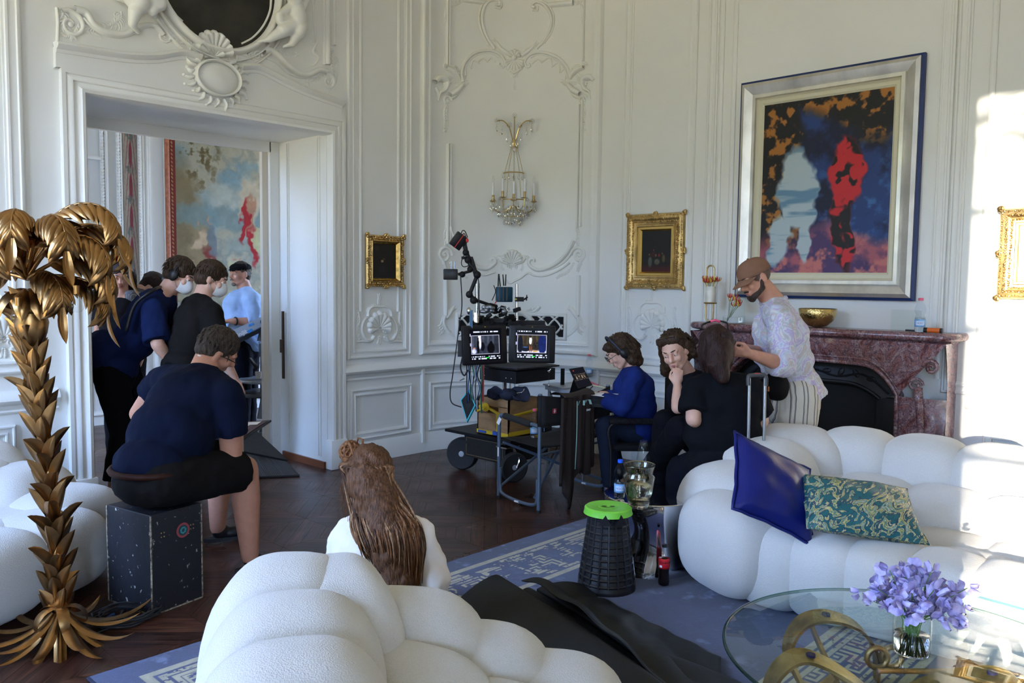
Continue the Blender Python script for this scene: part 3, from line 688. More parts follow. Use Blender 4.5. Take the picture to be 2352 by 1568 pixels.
l=bpy.data.lights.new('window_portal','AREA'); l.shape='RECTANGLE'; l.size=.6; l.size_y=3.7; l.cycles.is_portal=True
o=bpy.data.objects.new('window_portal',l); C.objects.link(o); o.location=(NX0-.19,NY0+.65,2.05); o.rotation_euler=(PI/2,0,-PI/2)
YF2=ZFAR-.012
l=bpy.data.lights.new('window_portal','AREA'); l.shape='RECTANGLE'; l.size=.9; l.size_y=3.8; l.cycles.is_portal=True  # portal of the unseen right opening, added to brighten the next room
o=bpy.data.objects.new('window_portal',l); C.objects.link(o); o.location=(NX1+.19,(NY0+.35+y0-1.6)/2,2.1); o.rotation_euler=(PI/2,0,PI/2)
def fx(px,py=500): return ony(px,py,YF2)[0]
def fz(px,py): return ony(px,py,YF2)[2]
mb=MB()
def vm(x,z0,z1,w,h,rope=False):
    mb.box((x,YF2-h/2,(z0+z1)/2),(w,h,z1-z0),bev=min(w,h)*.3)
    if rope:
        n=int((z1-z0)/.035)
        for i in range(n): mb.ell((x,YF2-h,z0+.0175+i*.035),(w*.55,.014,.024),rot('Y',.6),6,4)
for px,w_,h_,rp_ in ((197,.03,.02,0),(236,.04,.03,1),(244,.03,.05,0),(272,.035,.03,1),(279,.02,.03,0),(321,.035,.03,1),(330,.012,.02,0),(344,.012,.02,0),(378,.012,.02,0),(384,.04,.03,1)):
    vm(fx(px),1.02,4.6,w_,h_,rp_)
for z_,h_ in ((1.0,.05),(.93,.03),(.12,.03)): mb.box(((NX0+NX1)/2,YF2-.02,z_),(NX1-NX0,.05,h_),bev=.01)
mb.box(((NX0+NX1)/2,YF2-.012,.06),(NX1-NX0,.03,.12))
for i in range(30): mb.box((3.2+i*.13,YF2-.008,.5),(.02,.02,.68))
for (a,b) in ((194,232),): 
    xa,xb=fx(a),fx(b); mb.box(((xa+xb)/2,YF2-.02,2.95),(xb-xa,.03,.03)); mb.box(((xa+xb)/2,YF2-.02,3.35),(xb-xa-.05,.03,.02))
struct(mb.build('trim_10',M['wall']))
# painted arabesque strips between the pilasters
def arab(u,v):
    c=np.zeros(u.shape+(3,))+np.array([.60,.56,.50]); c=lerp(c,[.50,.46,.40],vnoise(u,v,3,20,3))
    for k in range(9):
        cy_=.06+k*.108; c=lerp(c,[.42,.14,.18],blob(u,v,.5,cy_,.13,.05)*.9); 
        c=lerp(c,[.42,.14,.18],blob(u,v,.3,cy_+.03,.32,.012,.5,.5)*.9); c=lerp(c,[.42,.14,.18],blob(u,v,.7,cy_+.03,.32,.012,.5,-.5)*.9)
        c=lerp(c,[.30,.36,.33],blob(u,v,.45,cy_-.045,.3,.02,.4)*.85*(vnoise(u,v,9,90,k)>.45)); c=lerp(c,[.35,.27,.2],blob(u,v,.55,cy_+.05,.2,.012,.4,1)*.8)
    return c
tp=thing('painted_panel','tall narrow panel painted with red ribbons and trophies between rope mouldings','panel',(fx(300),YF2-.012,1.05))
a_,b_=fx(284),fx(318); ngrid('panel_picture',(a_,YF2-.012,1.05),(1,0,0),(0,0,1),b_-a_,3.3,30,400,arab,M['matte'],tp)
# tapestry
tx0=fx(388); tw=2.7; tz0=1.14; th=3.0
def tapf(u,v):
    n=vnoise(u,v,6,7,11,5); n2=vnoise(u,v,14,16,12,4); n3=vnoise(u,v,40,44,5,3); u0,v0=u,v; u=u+(vnoise(u,v,22,24,8,3)-.5)*.075; v=v+(vnoise(u,v,24,22,9,3)-.5)*.075
    c=np.zeros(u.shape+(3,))+np.array([.60,.58,.50])
    c=lerp(c,[.45,.54,.56],np.clip((n-.42)*5,0,1)*np.clip((v-.15)*3,0,1)); c=lerp(c,[.36,.42,.42],np.clip((n2-.5)*4,0,1)*.8); c=lerp(c,[.70,.65,.55],np.clip((n2-.58)*6,0,1)*.8)
    c=lerp(c,[.33,.29,.18],np.clip((n3-.52)*6,0,1)*blob(u,v,.12,.72,.17,.30,.6)); c=lerp(c,[.46,.40,.28],blob(u,v,.03,.35,.14,.33,.3)*.9); c=lerp(c,[.52,.46,.34],blob(u,v,.14,.33,.06,.18,.3)*.9)
    c=lerp(c,[.60,.62,.58],blob(u,v,.32,.50,.22,.07,.5)*.9); c=lerp(c,[.42,.50,.50],blob(u,v,.25,.42,.35,.06,.4)*.8)
    for i in range(26):
        r_=np.random.default_rng(100+i); x=r_.random()*.9+.03; y=.12+r_.random()*.24; cl=[[.72,.62,.50],[.66,.56,.46],[.45,.16,.14],[.68,.66,.52],[.40,.44,.46],[.5,.5,.36]][i%6]
        c=lerp(c,cl,blob(u,v,x,y,.018+.012*r_.random(),.05+.04*r_.random(),.4,r_.random()-.5)*.9); c=lerp(c,[.62,.5,.40],blob(u,v,x+.004,y+.075,.011,.016,.4)*.9)
    c=lerp(c,[.70,.64,.54],blob(u,v,.375,.50,.062,.115,.25)*.85); c=lerp(c,[.60,.44,.34],blob(u,v,.38,.44,.02,.11,.4)*.95)
    c=lerp(c,[.58,.10,.13],blob(u,v,.353,.40,.022,.115,.35,-.1)); c=lerp(c,[.58,.10,.13],blob(u,v,.40,.32,.025,.10,.35,.15)); c=lerp(c,[.66,.66,.50],blob(u,v,.425,.33,.028,.085,.35,.4)*.95)
    for i in range(16):
        r_=np.random.default_rng(300+i); c=lerp(c,[[.66,.54,.42],[.52,.22,.2],[.72,.68,.58],[.34,.40,.36]][i%4],blob(u,v,.42+.45*r_.random(),.55+.35*r_.random(),.03,.05,.5,r_.random()*2)*.8)
    c=lerp(c,[.48,.47,.38],np.clip((n2-.40)*5,0,1)*np.clip((.16-v)*8,0,1)); c=lerp(c,[.66,.64,.56],np.clip((n3-.5)*6,0,1)*blob(u,v,.45,.09,.5,.10,.6)*.8)
    c*= (.92+.16*n3)[...,None]
    u,v=u0,v0; e=np.minimum(np.minimum(u*tw,(1-u)*tw),np.minimum(v*th,(1-v)*th)); b=(e<.075); st=np.sin((u*tw+v*th)*140)*.5+.5
    bc=lerp(np.zeros(u.shape+(3,))+np.array([.40,.13,.10]),[.62,.48,.30],(st>.55)*1.*((e>.02)&(e<.045))); c=np.where(b[...,None],bc,c)
    return c*.93
t=thing('tapestry','large woven tapestry of figures and trees with a red border, on the far wall','tapestry',(tx0,YF2-.03,tz0))
ngrid('tapestry_weave',(tx0,YF2-.03,tz0),(1,0,0),(0,0,1),tw,th,420,460,tapf,M['matte'],t)
mb=MB()
for a in ((tx0+tw/2,tz0-.02),(tx0+tw/2,tz0+th+.02)): mb.box((a[0],YF2-.025,a[1]),(tw+.1,.05,.05),bev=.012)
for x in (tx0-.025,tx0+tw+.025): mb.box((x,YF2-.025,tz0+th/2),(.05,.05,th+.05),bev=.012)
mb.build('border_moulding',mat('red_gold_border',(.35,.12,.06),.5,var=.3,vs=30),t)
# added unseen block that keeps the low sun off two of the windows
mb=MB(); mb.box((-26,3.6,3.9),(3,20.6,7.8)); mb.box((-26,22,3),(3,16,6)); struct(mb.build('ground_sun_block',mat('block_green',(.06,.10,.03),.9,var=.4,vs=2),smooth=False))
mb=MB(); rr=random.Random(5)
for k in range(620):
    # leaves of a branch that hangs before the first window
    y=-2.35+rr.random()*2.0; z=3.95+abs(rr.gauss(0,.42))+ (.12 if y>-1 else 0); x=-5.2+rr.gauss(0,.35)
    y+= -1.08
    R=Matrix.Rotation(rr.random()*6,3,'X')@Matrix.Rotation(rr.random()*6,3,'Z'); s_=.11+.09*rr.random()
    mb.add([Vector((x,y,z))+R@Vector(p) for p in ((0,0,0),(s_*.3,s_*.5,0),(0,s_*1.1,0),(-s_*.3,s_*.5,0))],[(0,1,2,3)])
for k in range(7): mb.tube([(-5.2,-4.6+k*.35,5.6),(-5.2+rr.gauss(0,.2),-4.0+k*.35,4.6),(-5.2,-3.6+k*.3,3.7)],.02,5)
mb.box((-6.5,-4.2,8.75),(2.5,9,7.6))  # added crown block, unseen, cuts sky light at the first window
mb.tube([(-5.4,-6,0),(-5.4,-5.6,4.5),(-5.2,-3,5.7),(-5.2,0,6.2)],[.2,.15,.08,.03],8)
o=mb.build('ground_tree_sky_block',mat('leaf',(.07,.12,.03),.6),smooth=False); struct(o)
# ================= RUG =================
RX0,RX1,RY0,RY1=1.2,5.25,.92,3.5
KEY=["#########################",
"#.......................#",
"#.#####################.#",
"#.#...................#.#",
"..#.#######...#######.#..",
"###.#.....#...#.....#.###",
"....#.###.#...#.###.#....",
"#####.#...#...#...#.#####",
"......#.###...###.#......",
"#.#####...........#####.#",
"#.#.......#####.......#.#",
"#.#.#####.#...#.#####.#.#",
"#.#.#...#.#.#.#.#...#.#.#",
"#.#.#.#.#...#...#.#.#.#.#",
"#.#.#.#.#########.#.#.#.#"]
def band_col(t,a):
    """t: 0..1 across the band, a: metres along it; True where the pale thread shows"""
    out=(t<.085)|(t>.915)
    m=np.zeros_like(out)
    for c in (.15,.23,.77,.85): m|=(abs(t-c)<.028)
    inn=(t>.27)&(t<.73)
    ti=((t-.27)/.46*14.999).astype(int).clip(0,14); ai=((a/.50)%1*25).astype(int).clip(0,24)
    K=np.array([[ch=='#' for ch in r] for r in KEY]); kk=K[ti,ai]
    # diagonal drift of the pattern
    return out|m|(inn&kk)
def rugf(u,v):
    X=RX0+u*(RX1-RX0); Y=RY0+v*(RY1-RY0)
    n=vnoise(u,v,60,38,21,4); n2=vnoise(u,v,9,6,22,3); n3=vnoise(u,v,200,130,23,2)
    c=np.zeros(u.shape+(3,))+np.array([.20,.235,.39]); c=lerp(c,[.14,.17,.31],np.clip((n2-.35)*3,0,1)); c=lerp(c,[.40,.43,.56],np.clip((n-.58)*6,0,1)*np.clip((n2-.42)*6,0,1)*.8)
    d=np.minimum.reduce([X-RX0,RX1-X,Y-RY0,RY1-Y]); t=(d-.14)/.46
    horiz=(np.minimum(Y-RY0,RY1-Y)<=np.minimum(X-RX0,RX1-X)); a=np.where(horiz,X,Y)
    pale=np.where((t>0)&(t<1),band_col(np.clip(t,0,1),a-RX0),False)
    wear=(n3>.24)&~((n2>.55)&(n>.50))
    solid=(t>0)&(t<.085)|(t>.915)&(t<1)
    pale=pale&(wear|solid)
    inb=(t>0)&(t<1); c=np.where(inb[...,None],lerp(c,[.13,.16,.33],np.ones_like(u)*.7),c)
    pc=lerp(np.zeros(u.shape+(3,))+np.array([.70,.65,.52]),[.56,.53,.46],n)
    return np.where(pale[...,None],pc,c)*(.93+.14*n3)[...,None]
rug=thing('rug','large blue rug with a pale meander border on the parquet','rug',(RX0,RY0,0))
M['rug']=mat('rug_pile',(.1,.1,.2),.95,attr='Col',bump=.5,bs=260,bdist=.004,sheen=.3)
ngrid('rug_pile',(RX0,RY0,.014),(1,0,0),(0,1,0),RX1-RX0,RY1-RY0,820,525,rugf,M['rug'],rug)
mb=MB(); mb.box(((RX0+RX1)/2,(RY0+RY1)/2,.0065),(RX1-RX0+.02,RY1-RY0+.02,.011),bev=.004); mb.build('binding',mat('rug_edge',(.02,.022,.05),.9),rug)
# ================= SOFAS =================
def boucle():
    m=mat('boucle',(.78,.76,.72),.95,sheen=.4,spec=.2); n=m.node_tree; b=n.nodes['Principled BSDF']
    tc=n.nodes.new('ShaderNodeTexCoord'); a=n.nodes.new('ShaderNodeTexNoise'); a.inputs['Scale'].default_value=95; a.inputs['Detail'].default_value=3; a.inputs['Distortion'].default_value=1.5
    v=n.nodes.new('ShaderNodeTexVoronoi'); v.inputs['Scale'].default_value=230; ad=n.nodes.new('ShaderNodeMath'); ad.operation='ADD'
    n.links.new(tc.outputs['Object'],a.inputs[0]); n.links.new(tc.outputs['Object'],v.inputs[0]); n.links.new(a.outputs[0],ad.inputs[0]); n.links.new(v.outputs[0],ad.inputs[1])
    q=n.nodes.new('ShaderNodeBump'); q.inputs['Strength'].default_value=.38; q.inputs['Distance'].default_value=.004; n.links.new(ad.outputs[0],q.inputs['Height']); n.links.new(q.outputs[0],b.inputs['Normal'])
    r=n.nodes.new('ShaderNodeMapRange'); r.inputs[1].default_value=.2; r.inputs[2].default_value=1.2; r.inputs[3].default_value=.9; r.inputs[4].default_value=1.0; n.links.new(ad.outputs[0],r.inputs[0])
    mx=n.nodes.new('ShaderNodeMix'); mx.data_type='RGBA'; mx.blend_type='MULTIPLY'; mx.inputs[0].default_value=1; mx.inputs[6].default_value=(.60,.575,.535,1); n.links.new(r.outputs[0],mx.inputs[7]); n.links.new(mx.outputs[2],b.inputs['Base Color'])
    return m
M['boucle']=boucle()
def lobes(mb,L):
    """each lobe: x,y, top z, bottom z, half widths across and along, heading"""
    for l in L:
        x,y,zt,zb,rx,ry=l[:6]; a=l[6] if len(l)>6 else 0; e1=l[7] if len(l)>7 else .72; lean=l[8] if len(l)>8 else 0
        R=rot('Z',a)@rot('Y',lean)
        mb.ell((x,y,(zt+zb)/2),(rx*1.03,ry*1.24,(zt-zb)/2),R,32,24,e1*.9,.62)
def sofa(label,org,ld,bd,ends,backs,seats,fronts,name='bubble_sofa'):
    """org: front corner; ld: unit vector along the seat; bd: unit vector to the back. lobes in (along, depth)"""
    t=thing(name,label,'sofa',(org[0],org[1],0))
    ld=Vector(ld).normalized(); bd=Vector(bd).normalized(); ang=math.atan2(bd.y,bd.x)
    def tr(L): 
        out=[]
        for l in L:
            p=Vector((org[0],org[1]))+ld*l[0]+bd*l[1]
            out.append((p.x,p.y,l[2],l[3],l[4],l[5],ang+(l[6] if len(l)>6 else 0)*(1 if (ld.x*bd.y-ld.y*bd.x)>0 else -1),l[7] if len(l)>7 else .75,l[8] if len(l)>8 else 0))
        return out
    for nm,L in (('backrest',backs),('armrest',ends),('seat',seats),('seat_front',fronts)):
        mb=MB(); lobes(mb,tr(L)); mb.build(nm,M['boucle'],t,smooth=True)
    return t
# right sofa
ends=[(.17,1.02,.80,.02,.30,.26,.5),(.14,.68,.77,.02,.24,.26,0,.8),(.15,.38,.66,.02,.24,.27,-.1,.8),(.26,.17,.56,.02,.25,.24,-.4,.8)]
backs=[(.50,1.18,.81,.02,.25,.205,0,.72,.08)]+[(.50+.37*k,1.22,.81,.02,.26,.205,0,.7,.08) for k in range(1,7)]
backs+=[(.33+.37*k,.93,.60,.1,.18,.205,0,.8,-.35) for k in range(0,7)]
seats=[(.45+.36*k,.62,.435,.08,.24,.21,0,.8) for k in range(7)]+[(.62+.36*k,.36,.43,.08,.24,.21,0,.8) for k in range(6)]
fronts=[(.50+.26*k,.19+.01*k,.455,.015,.22,.155,0,.66) for k in range(9)]
sofa('curved white bobbled sofa at right with blue and green cushions, by fireplace',(3.79,2.34),(0,-1),(1,0),ends,backs,seats,fronts)
# left sofa, turned towards the room
ends=[(.13,1.0,.72,.02,.27,.24,.4),(.12,.66,.60,.02,.24,.24),(.14,.33,.50,.02,.24,.24)]
backs=[(.40+.36*k,1.10,.89,.02,.27,.21,0,.75,.08) for k in range(5)]+[(.26+.36*k,.86,.66,.1,.18,.21,0,.8,-.35) for k in range(5)]
seats=[(.44+.38*k,.62,.44,.08,.24,.22) for k in range(5)]+[(.30+.38*k,.42,.44,.08,.24,.22) for k in range(5)]
fronts=[(.40+.40*k,.20,.45,.015,.25,.225,0,.8) for k in range(4)]
sofa('white bobbled sofa at far left, behind the golden palm lamp',(1.83,4.62),(-.84,-.46),(-.46,.84),ends,backs,seats,fronts)
# foreground sofa: its arm end and back rise towards the camera
t=thing('bubble_sofa','white bobbled sofa in the foreground, seen over its rounded arm','sofa',(1.4,1.8,0))
mb=MB(); U=math.atan2(-.66,.75)
CB=[(1.30,2.14,.82,.02,.24,.20,-.75),(1.14,1.86,.82,.02,.25,.19,-.62),(.98,1.60,.82,.02,.25,.19,-.55),(.82,1.34,.82,.02,.25,.19,-.5),(.66,1.08,.82,.02,.25,.19,-.5)]
lobes(mb,[c+(.85,) for c in CB]); 
lobes(mb,[(1.38,1.78,.60,.05,.17,.19,-.6,.85,-.3),(1.22,1.50,.60,.05,.17,.19,-.55,.85,-.3),(1.06,1.22,.60,.05,.17,.19,-.5,.85,-.3)]); mb.build('backrest',M['boucle'],t,smooth=True)
mb=MB(); lobes(mb,[(1.42,2.06,.80,.02,.19,.25,-.45,.85),(1.59,1.98,.68,.02,.20,.24,.70,.8),(1.74,1.82,.57,.02,.20,.23,.70,.8),(1.87,1.62,.49,.02,.21,.22,.65,.8)]); mb.build('armrest',M['boucle'],t,smooth=True)
mb=MB(); lobes(mb,[(1.43,1.74,.62,.05,.21,.21,.3,.9),(1.58,1.50,.53,.05,.21,.21,.3,.9),(1.36,1.40,.50,.05,.22,.22,.3,.9),(1.58,1.12,.46,.05,.22,.22,.3,.9),(1.24,1.06,.46,.05,.22,.22,.3,.9),(1.38,.82,.46,.05,.22,.22,.3,.9)]); mb.build('seat',M['boucle'],t,smooth=True)
mb=MB(); lobes(mb,[(1.78,1.28,.45,.02,.22,.2,.3,.8),(1.72,1.0,.45,.02,.22,.2,.3,.8),(1.62,.72,.45,.02,.22,.2,.3,.8)]); mb.build('seat_front',M['boucle'],t,smooth=True)
# ================= CUSHIONS =================
def cushion(name,label,c,w,h,th,R,m,flange=.0,n=26):
    t=thing(name,label,'cushion',c); mb=MB(); c=Vector(c)
    def f(sg):
        def g(u,v):
            x=(u*2-1);y=(v*2-1); k=max(0,(1-abs(x)**2.6))*max(0,(1-abs(y)**2.6)); px=x*w/2*(1-.07*(1-y*y)*1.0); py=y*h/2*(1-.07*(1-x*x))
            zz=sg*th/2*k**.45*(1+.08*math.sin(7*x+3*y)*math.cos(5*y-2*x))+sg*.003; return c+R@Vector((px,py,zz))
        return g
    mb.grid(f(1),n,n); mb.grid(f(-1),n,n); o=mb.build('cover',m,t,smooth=True)
    s=MB(); b=[]
    for k in range(4):
        for i in range(10):
            q=i/10*2-1; x,y=((q,-1),(1,q),(-q,1),(-1,-q))[k]; b.append(c+R@Vector((x*w/2*(1-.07*(1-y*y))*(1.0+flange),y*h/2*(1-.07*(1-x*x))*(1+flange),.004*math.sin(i*2))))
    s.tube(b,.006 if not flange else .008,6,closed=True)
    if flange:
        N=40; inner=[c+R@((R.transposed()@(q-c))*.93) for q in b]; s.add(b+inner,[(i,(i+1)%N,N+(i+1)%N,N+i) for i in range(N)])
    s.build('piping',m,t,smooth=True); return t
M['satin']=mat('blue_satin',(.003,.009,.12),.38,bump=.3,bs=12,bdist=.01,spec=.4)
def teal():
    m=mat('teal_brocade',(.02,.12,.13),.42,bump=.15,bs=40); n=m.node_tree; b=n.nodes['Principled BSDF']
    tc=n.nodes.new('ShaderNodeTexCoord'); mp=n.nodes.new('ShaderNodeMapping'); mp.inputs['Scale'].default_value=(3.2,9,9); mp.inputs['Rotation'].default_value=(0,.3,.5); w=n.nodes.new('ShaderNodeTexNoise'); w.inputs['Scale'].default_value=2.2; w.inputs['Detail'].default_value=5; w.inputs['Distortion'].default_value=2.2
    r=n.nodes.new('ShaderNodeValToRGB'); r.color_ramp.interpolation='LINEAR'
    e=r.color_ramp.elements; e[0].position=.0; e[0].color=(.008,.07,.09,1); e[1].position=1; e[1].color=(.01,.10,.12,1)
    for p,c in ((.44,(.01,.11,.12,1)),(.50,(.01,.03,.07,1)),(.53,(.55,.50,.28,1)),(.57,(.30,.26,.05,1)),(.60,(.02,.16,.17,1)),(.67,(.50,.48,.34,1)),(.70,(.015,.12,.13,1))):
        x=e.new(p); x.color=c
    n.links.new(tc.outputs['Object'],mp.inputs[0]); n.links.new(mp.outputs[0],w.inputs[0]); n.links.new(w.outputs[0],r.inputs[0]); n.links.new(r.outputs[0],b.inputs['Base Color']); return m
M['teal']=teal()
def frame3(xa,ya):
    x=Vector(xa).normalized(); y=Vector(ya); y=(y-x*x.dot(y)).normalized(); z=x.cross(y); return Matrix((x,y,z)).transposed()
# blue: corners seen at TL(1662,1062) TR(1803,1025) BR(1850,1190) BL(1790,1207)
a,b_,c_,d_=[Vector(P(*q)) for q in ((1664,1063,3.98),(1800,1026,4.24),(1852,1192,4.05),(1785,1206,3.93))]
cushion('cushion','shiny dark blue square cushion leaning in the corner of the right sofa',tuple((a+b_+c_+d_)/4),.47,.42,.17,frame3((c_-a)+(b_-a)*.35,(b_-a)-(d_-a)*.35),M['satin'],.04)
a,b_,c_,d_=[Vector(P(*q)) for q in ((1850,1088,4.15),(2068,1122,4.12),(2118,1247,3.82),(1857,1218,3.84))]
cushion('cushion','oblong teal and gold patterned cushion lying on the right sofa seat',tuple((a+b_+c_+d_)/4),.56,.36,.16,frame3((b_-a)+(c_-d_),(a-d_)+(b_-c_)),M['teal'])
# ================= LETTERING =================
def txt(s,size,loc,R,m,parent=None,ext=.0004,wrap=None,name='lettering',align='CENTER',shear=0.,bold=0.):
    cu=bpy.data.curves.new('t','FONT'); cu.body=s; cu.size=size; cu.align_x=align; cu.align_y='CENTER'; cu.extrude=ext; cu.shear=shear; cu.offset=bold; cu.resolution_u=3
    ob=bpy.data.objects.new('t',cu); C.objects.link(ob); dg=bpy.context.evaluated_depsgraph_get(); me=ob.evaluated_get(dg).to_mesh()
    mb=MB(); loc=Vector(loc); vs=[]
    for v in me.vertices:
        x,y,z=v.co
        if wrap: a=x/wrap; vs.append(loc+R@Vector((wrap*math.sin(a)+z*math.sin(a),y,wrap*(math.cos(a)-1)+z*math.cos(a))))
        else: vs.append(loc+R@Vector((x,y,z)))
    mb.add(vs,[tuple(p.vertices) for p in me.polygons]); ob.evaluated_get(dg).to_mesh_clear(); bpy.data.objects.remove(ob); bpy.data.curves.remove(cu)
    return mb.build(name,m,parent,smooth=False)
def face_R(n,up=(0,0,1)):
    z=Vector(n).normalized(); x=Vector(up).cross(z).normalized(); y=z.cross(x); return Matrix((x,y,z)).transposed()
TOCAM=lambda p:(Vector((0,0,CAMH))-Vector(p)).normalized()
def tocam_h(p): v=Vector((-p[0],-p[1],0)); return v.normalized()
# ================= PALM FLOOR LAMP =================
M['palm']=mat('aged_gold_leaf',(.38,.21,.08),.33,1.,var=.35,vs=9,bump=.1,bs=30)
def blade(mb,p,d,n,L,w,droop=1.,fold=.25,nu=3,nv=9,tipc=0.,thick=.0):
    p=Vector(p);d=Vector(d).normalized();n=Vector(n); n=(n-d*n.dot(d)).normalized(); s=d.cross(n); st=L/(nv-1); q=p.copy(); vs=[];fs=[]
    for j in range(nv):
        t=j/(nv-1); ww=w*.5*math.sin(PI*min(1,(.12+.88*t)))**.75*(1 if t<.98 else .1)
        for i in (-1,-.5,0,.5,1): vs.append(q+s*(i*ww)+n*(ww*fold*(.25-abs(i)*1.0+.5*(1-abs(i)))))
        a=-droop/(nv-1); R=Matrix.Rotation(a,3,s); d=R@d; n=R@n; q=q+d*st
    for j in range(nv-1):
        for i in range(4): k=j*5+i; fs.append((k,k+1,k+6,k+5))
    mb.add(vs,fs)
base=onz(140,1482); bx,by=base[0],base[1]
lamp=thing('palm_floor_lamp','golden metal palm tree floor lamp with drooping leaves and bulbs, at left','floor lamp',(bx,by,0))
pts=[Vector((bx,by,0)),Vector(P(133,1400,3.72)),Vector(P(128,1250,3.72)),Vector(P(113,1100,3.72)),Vector(P(94,960,3.72)),Vector(P(77,850,3.72)),Vector(P(68,770,3.72)),Vector(P(62,700,3.72))]
tp=[Vector(q) for q in cr_spline(pts,8)]
mb=MB(); mb.tube(tp,[.03]*len(tp),10); 
rr=random.Random(3)
N=104
for k in range(N):
    t=.10+.86*k/N; i=t*(len(tp)-1); i0=int(i); q=tp[i0].lerp(tp[min(i0+1,len(tp)-1)],i-i0); ax=(tp[min(i0+2,len(tp)-1)]-tp[max(i0-1,0)]).normalized()
    a=k*2.399; o=(Vector((math.cos(a),math.sin(a),0))); o=(o-ax*o.dot(ax)).normalized()
    blade(mb,q+o*.018,(ax+o*.16).normalized(),o,.13+.04*rr.random(),.060,-.5 if rr.random()<.75 else -1.0,.9,nv=7)
mb.build('trunk',M['palm'],lamp,smooth=True)
for k in range(22):
    a=k*2*PI/22+.1; mb=MB(); L=.30+.16*rr.random(); o=Vector((math.cos(a),math.sin(a),0))
    blade(mb,Vector((bx,by,.16))+o*.03,(o*.35-Vector((0,0,1))).normalized() if k%2 else (o*.8-Vector((0,0,1))).normalized(),o+Vector((0,0,.3)),L,.05,-1.35,.3,nv=12); mb.build('base_leaf',M['palm'],lamp,smooth=True)
for k in range(5):
    a=k*2*PI/5+.8; mb=MB(); o=Vector((math.cos(a),math.sin(a),0)); blade(mb,Vector((bx,by,.17)),(o+Vector((0,0,1.))).normalized(),Vector((0,0,1)),.2,.05,2.9,.1,nv=10); mb.build('curled_leaf',M['palm'],lamp,smooth=True)
crown=Vector(P(62,640,3.72))
def frond(a,elev,L,droop,n=12,lw=.044,ll=.165,start=None,roll=0.):
    mb=MB(); d=Vector((math.cos(a)*math.cos(elev),math.sin(a)*math.cos(elev),math.sin(elev))); side=Vector((-math.sin(a),math.cos(a),0)); q=(start or crown).copy(); pts=[q.copy()]; K=16; ds=[d.copy()]
    for j in range(K): d=Matrix.Rotation(droop/K*(.15+2.0*(j/K)**1.3),3,side)@d; q=q+d*L/K; pts.append(q.copy()); ds.append(d.copy())
    mb.tube(pts,[.011-.008*j/K for j in range(K+1)],6)
    for j in range(n):
        t=.28+.70*j/(n-1); i=min(K-1,int(t*K)); p=pts[i]; dd=ds[i]; up=side.cross(dd)*-1
        if up.z<0: up=-up
        for sg in (1,-1):
            blade(mb,p,(dd*.95+side*sg*.85-Vector((0,0,.25))).normalized(),up,ll*(1.05-.35*abs(t-.55)*2)*(.9+.2*rr.random()),lw,.9+.5*rr.random(),.5,nv=7)
    blade(mb,pts[-1],ds[-1],side.cross(ds[-1]),ll,lw,.8,.4,nv=7)
    return mb.build('frond',M['palm'],lamp,smooth=True)
# camera-right is about az -46 deg, camera-left 134 deg
for a,e,L,dr in ((-.85,1.36,.72,3.1),(-.55,1.1,.66,3.0),(-1.05,.95,.62,2.9),(-.75,.65,.52,2.6),(-1.5,1.2,.66,3.0),(-.1,1.2,.62,3.0),(.6,1.1,.6,2.9),(1.4,1.25,.62,3.0),(2.0,1.15,.62,3.0),(2.35,.9,.58,2.8),(2.7,1.36,.70,3.1),(3.3,1.1,.58,2.9),(-2.2,1.0,.50,2.8),(-2.7,.7,.48,2.6),(-1.4,.35,.40,2.3),(-.55,.2,.44,2.0),(2.2,.3,.44,2.2),(-2.0,1.4,.6,3.1)):
    frond(a,e,L,dr)
for i in range(9):
    mb=MB(); a=i*2.4; blade(mb,crown-Vector((0,0,.05)),Vector((math.cos(a),math.sin(a),.25)),Vector((0,0,1)),.22,.085,1.9,.35,nv=9); mb.build('crown_leaf',M['palm'],lamp,smooth=True)
mb=MB(); mb.lathe([(.012,-.13),(.035,-.11),(.062,-.06),(.07,-.01),(.06,.03),(.052,.03),(.06,-.01),(.05,-.06)],Vector(P(72,735,3.70)),20); mb.build('bowl_cup',M['palm'],lamp)
for px,py,D in ((43,728,3.56),(176,700,3.6),(215,665,3.75)):
    c=Vector(P(px,py,D)); mb=MB(); mb.lathe([(.001,-.034),(.018,-.03),(.03,-.014),(.032,.002),(.026,.02),(.015,.038),(.012,.05)],c,20); b=mb.build('light_bulb',M['glass'],lamp,smooth=True)
    mb=MB(); mb.cone(c+Vector((0,0,.048)),c+Vector((0,0,.085)),.013,.014); mb.build('socket',M['palm'],b)
# ================= STAGE BOX, CABLE =================
M['scuffed']=mat('scuffed_black_wood',(.012,.012,.014),.5,bump=.1,bs=40)
def scuff(m):
    n=m.node_tree; b=n.nodes['Principled BSDF']; tc=n.nodes.new('ShaderNodeTexCoord'); t=n.nodes.new('ShaderNodeTexNoise'); t.inputs['Scale'].default_value=38; t.inputs['Detail'].default_value=6
    r=n.nodes.new('ShaderNodeValToRGB'); r.color_ramp.elements[0].position=.66; r.color_ramp.elements[0].color=(.012,.013,.017,1); r.color_ramp.elements[1].position=.70; r.color_ramp.elements[1].color=(.32,.31,.29,1)
    n.links.new(tc.outputs['Object'],t.inputs[0]); n.links.new(t.outputs[0],r.inputs[0]); n.links.new(r.outputs[0],b.inputs['Base Color'])
scuff(M['scuffed'])
p0=Vector(onz(350,1415)); p1=Vector(onz(465,1372)); p2=Vector(onz(267,1373)); e1=(p1-p0); e2=(p2-p0); ua=e1.normalized(); ub=Vector((-ua.y,ua.x,0)); wa=e1.length; wb=.36; hb=.50
BOXA,BOXB,BOX0=ua,ub,p0
ctr=p0+ua*wa/2+ub*wb/2; Rb=Matrix((ua,ub,Vector((0,0,1)))).transposed()
bx_=thing('stage_box','tall scuffed black wooden box with a round sticker, used as a seat','box',(ctr.x,ctr.y,0))
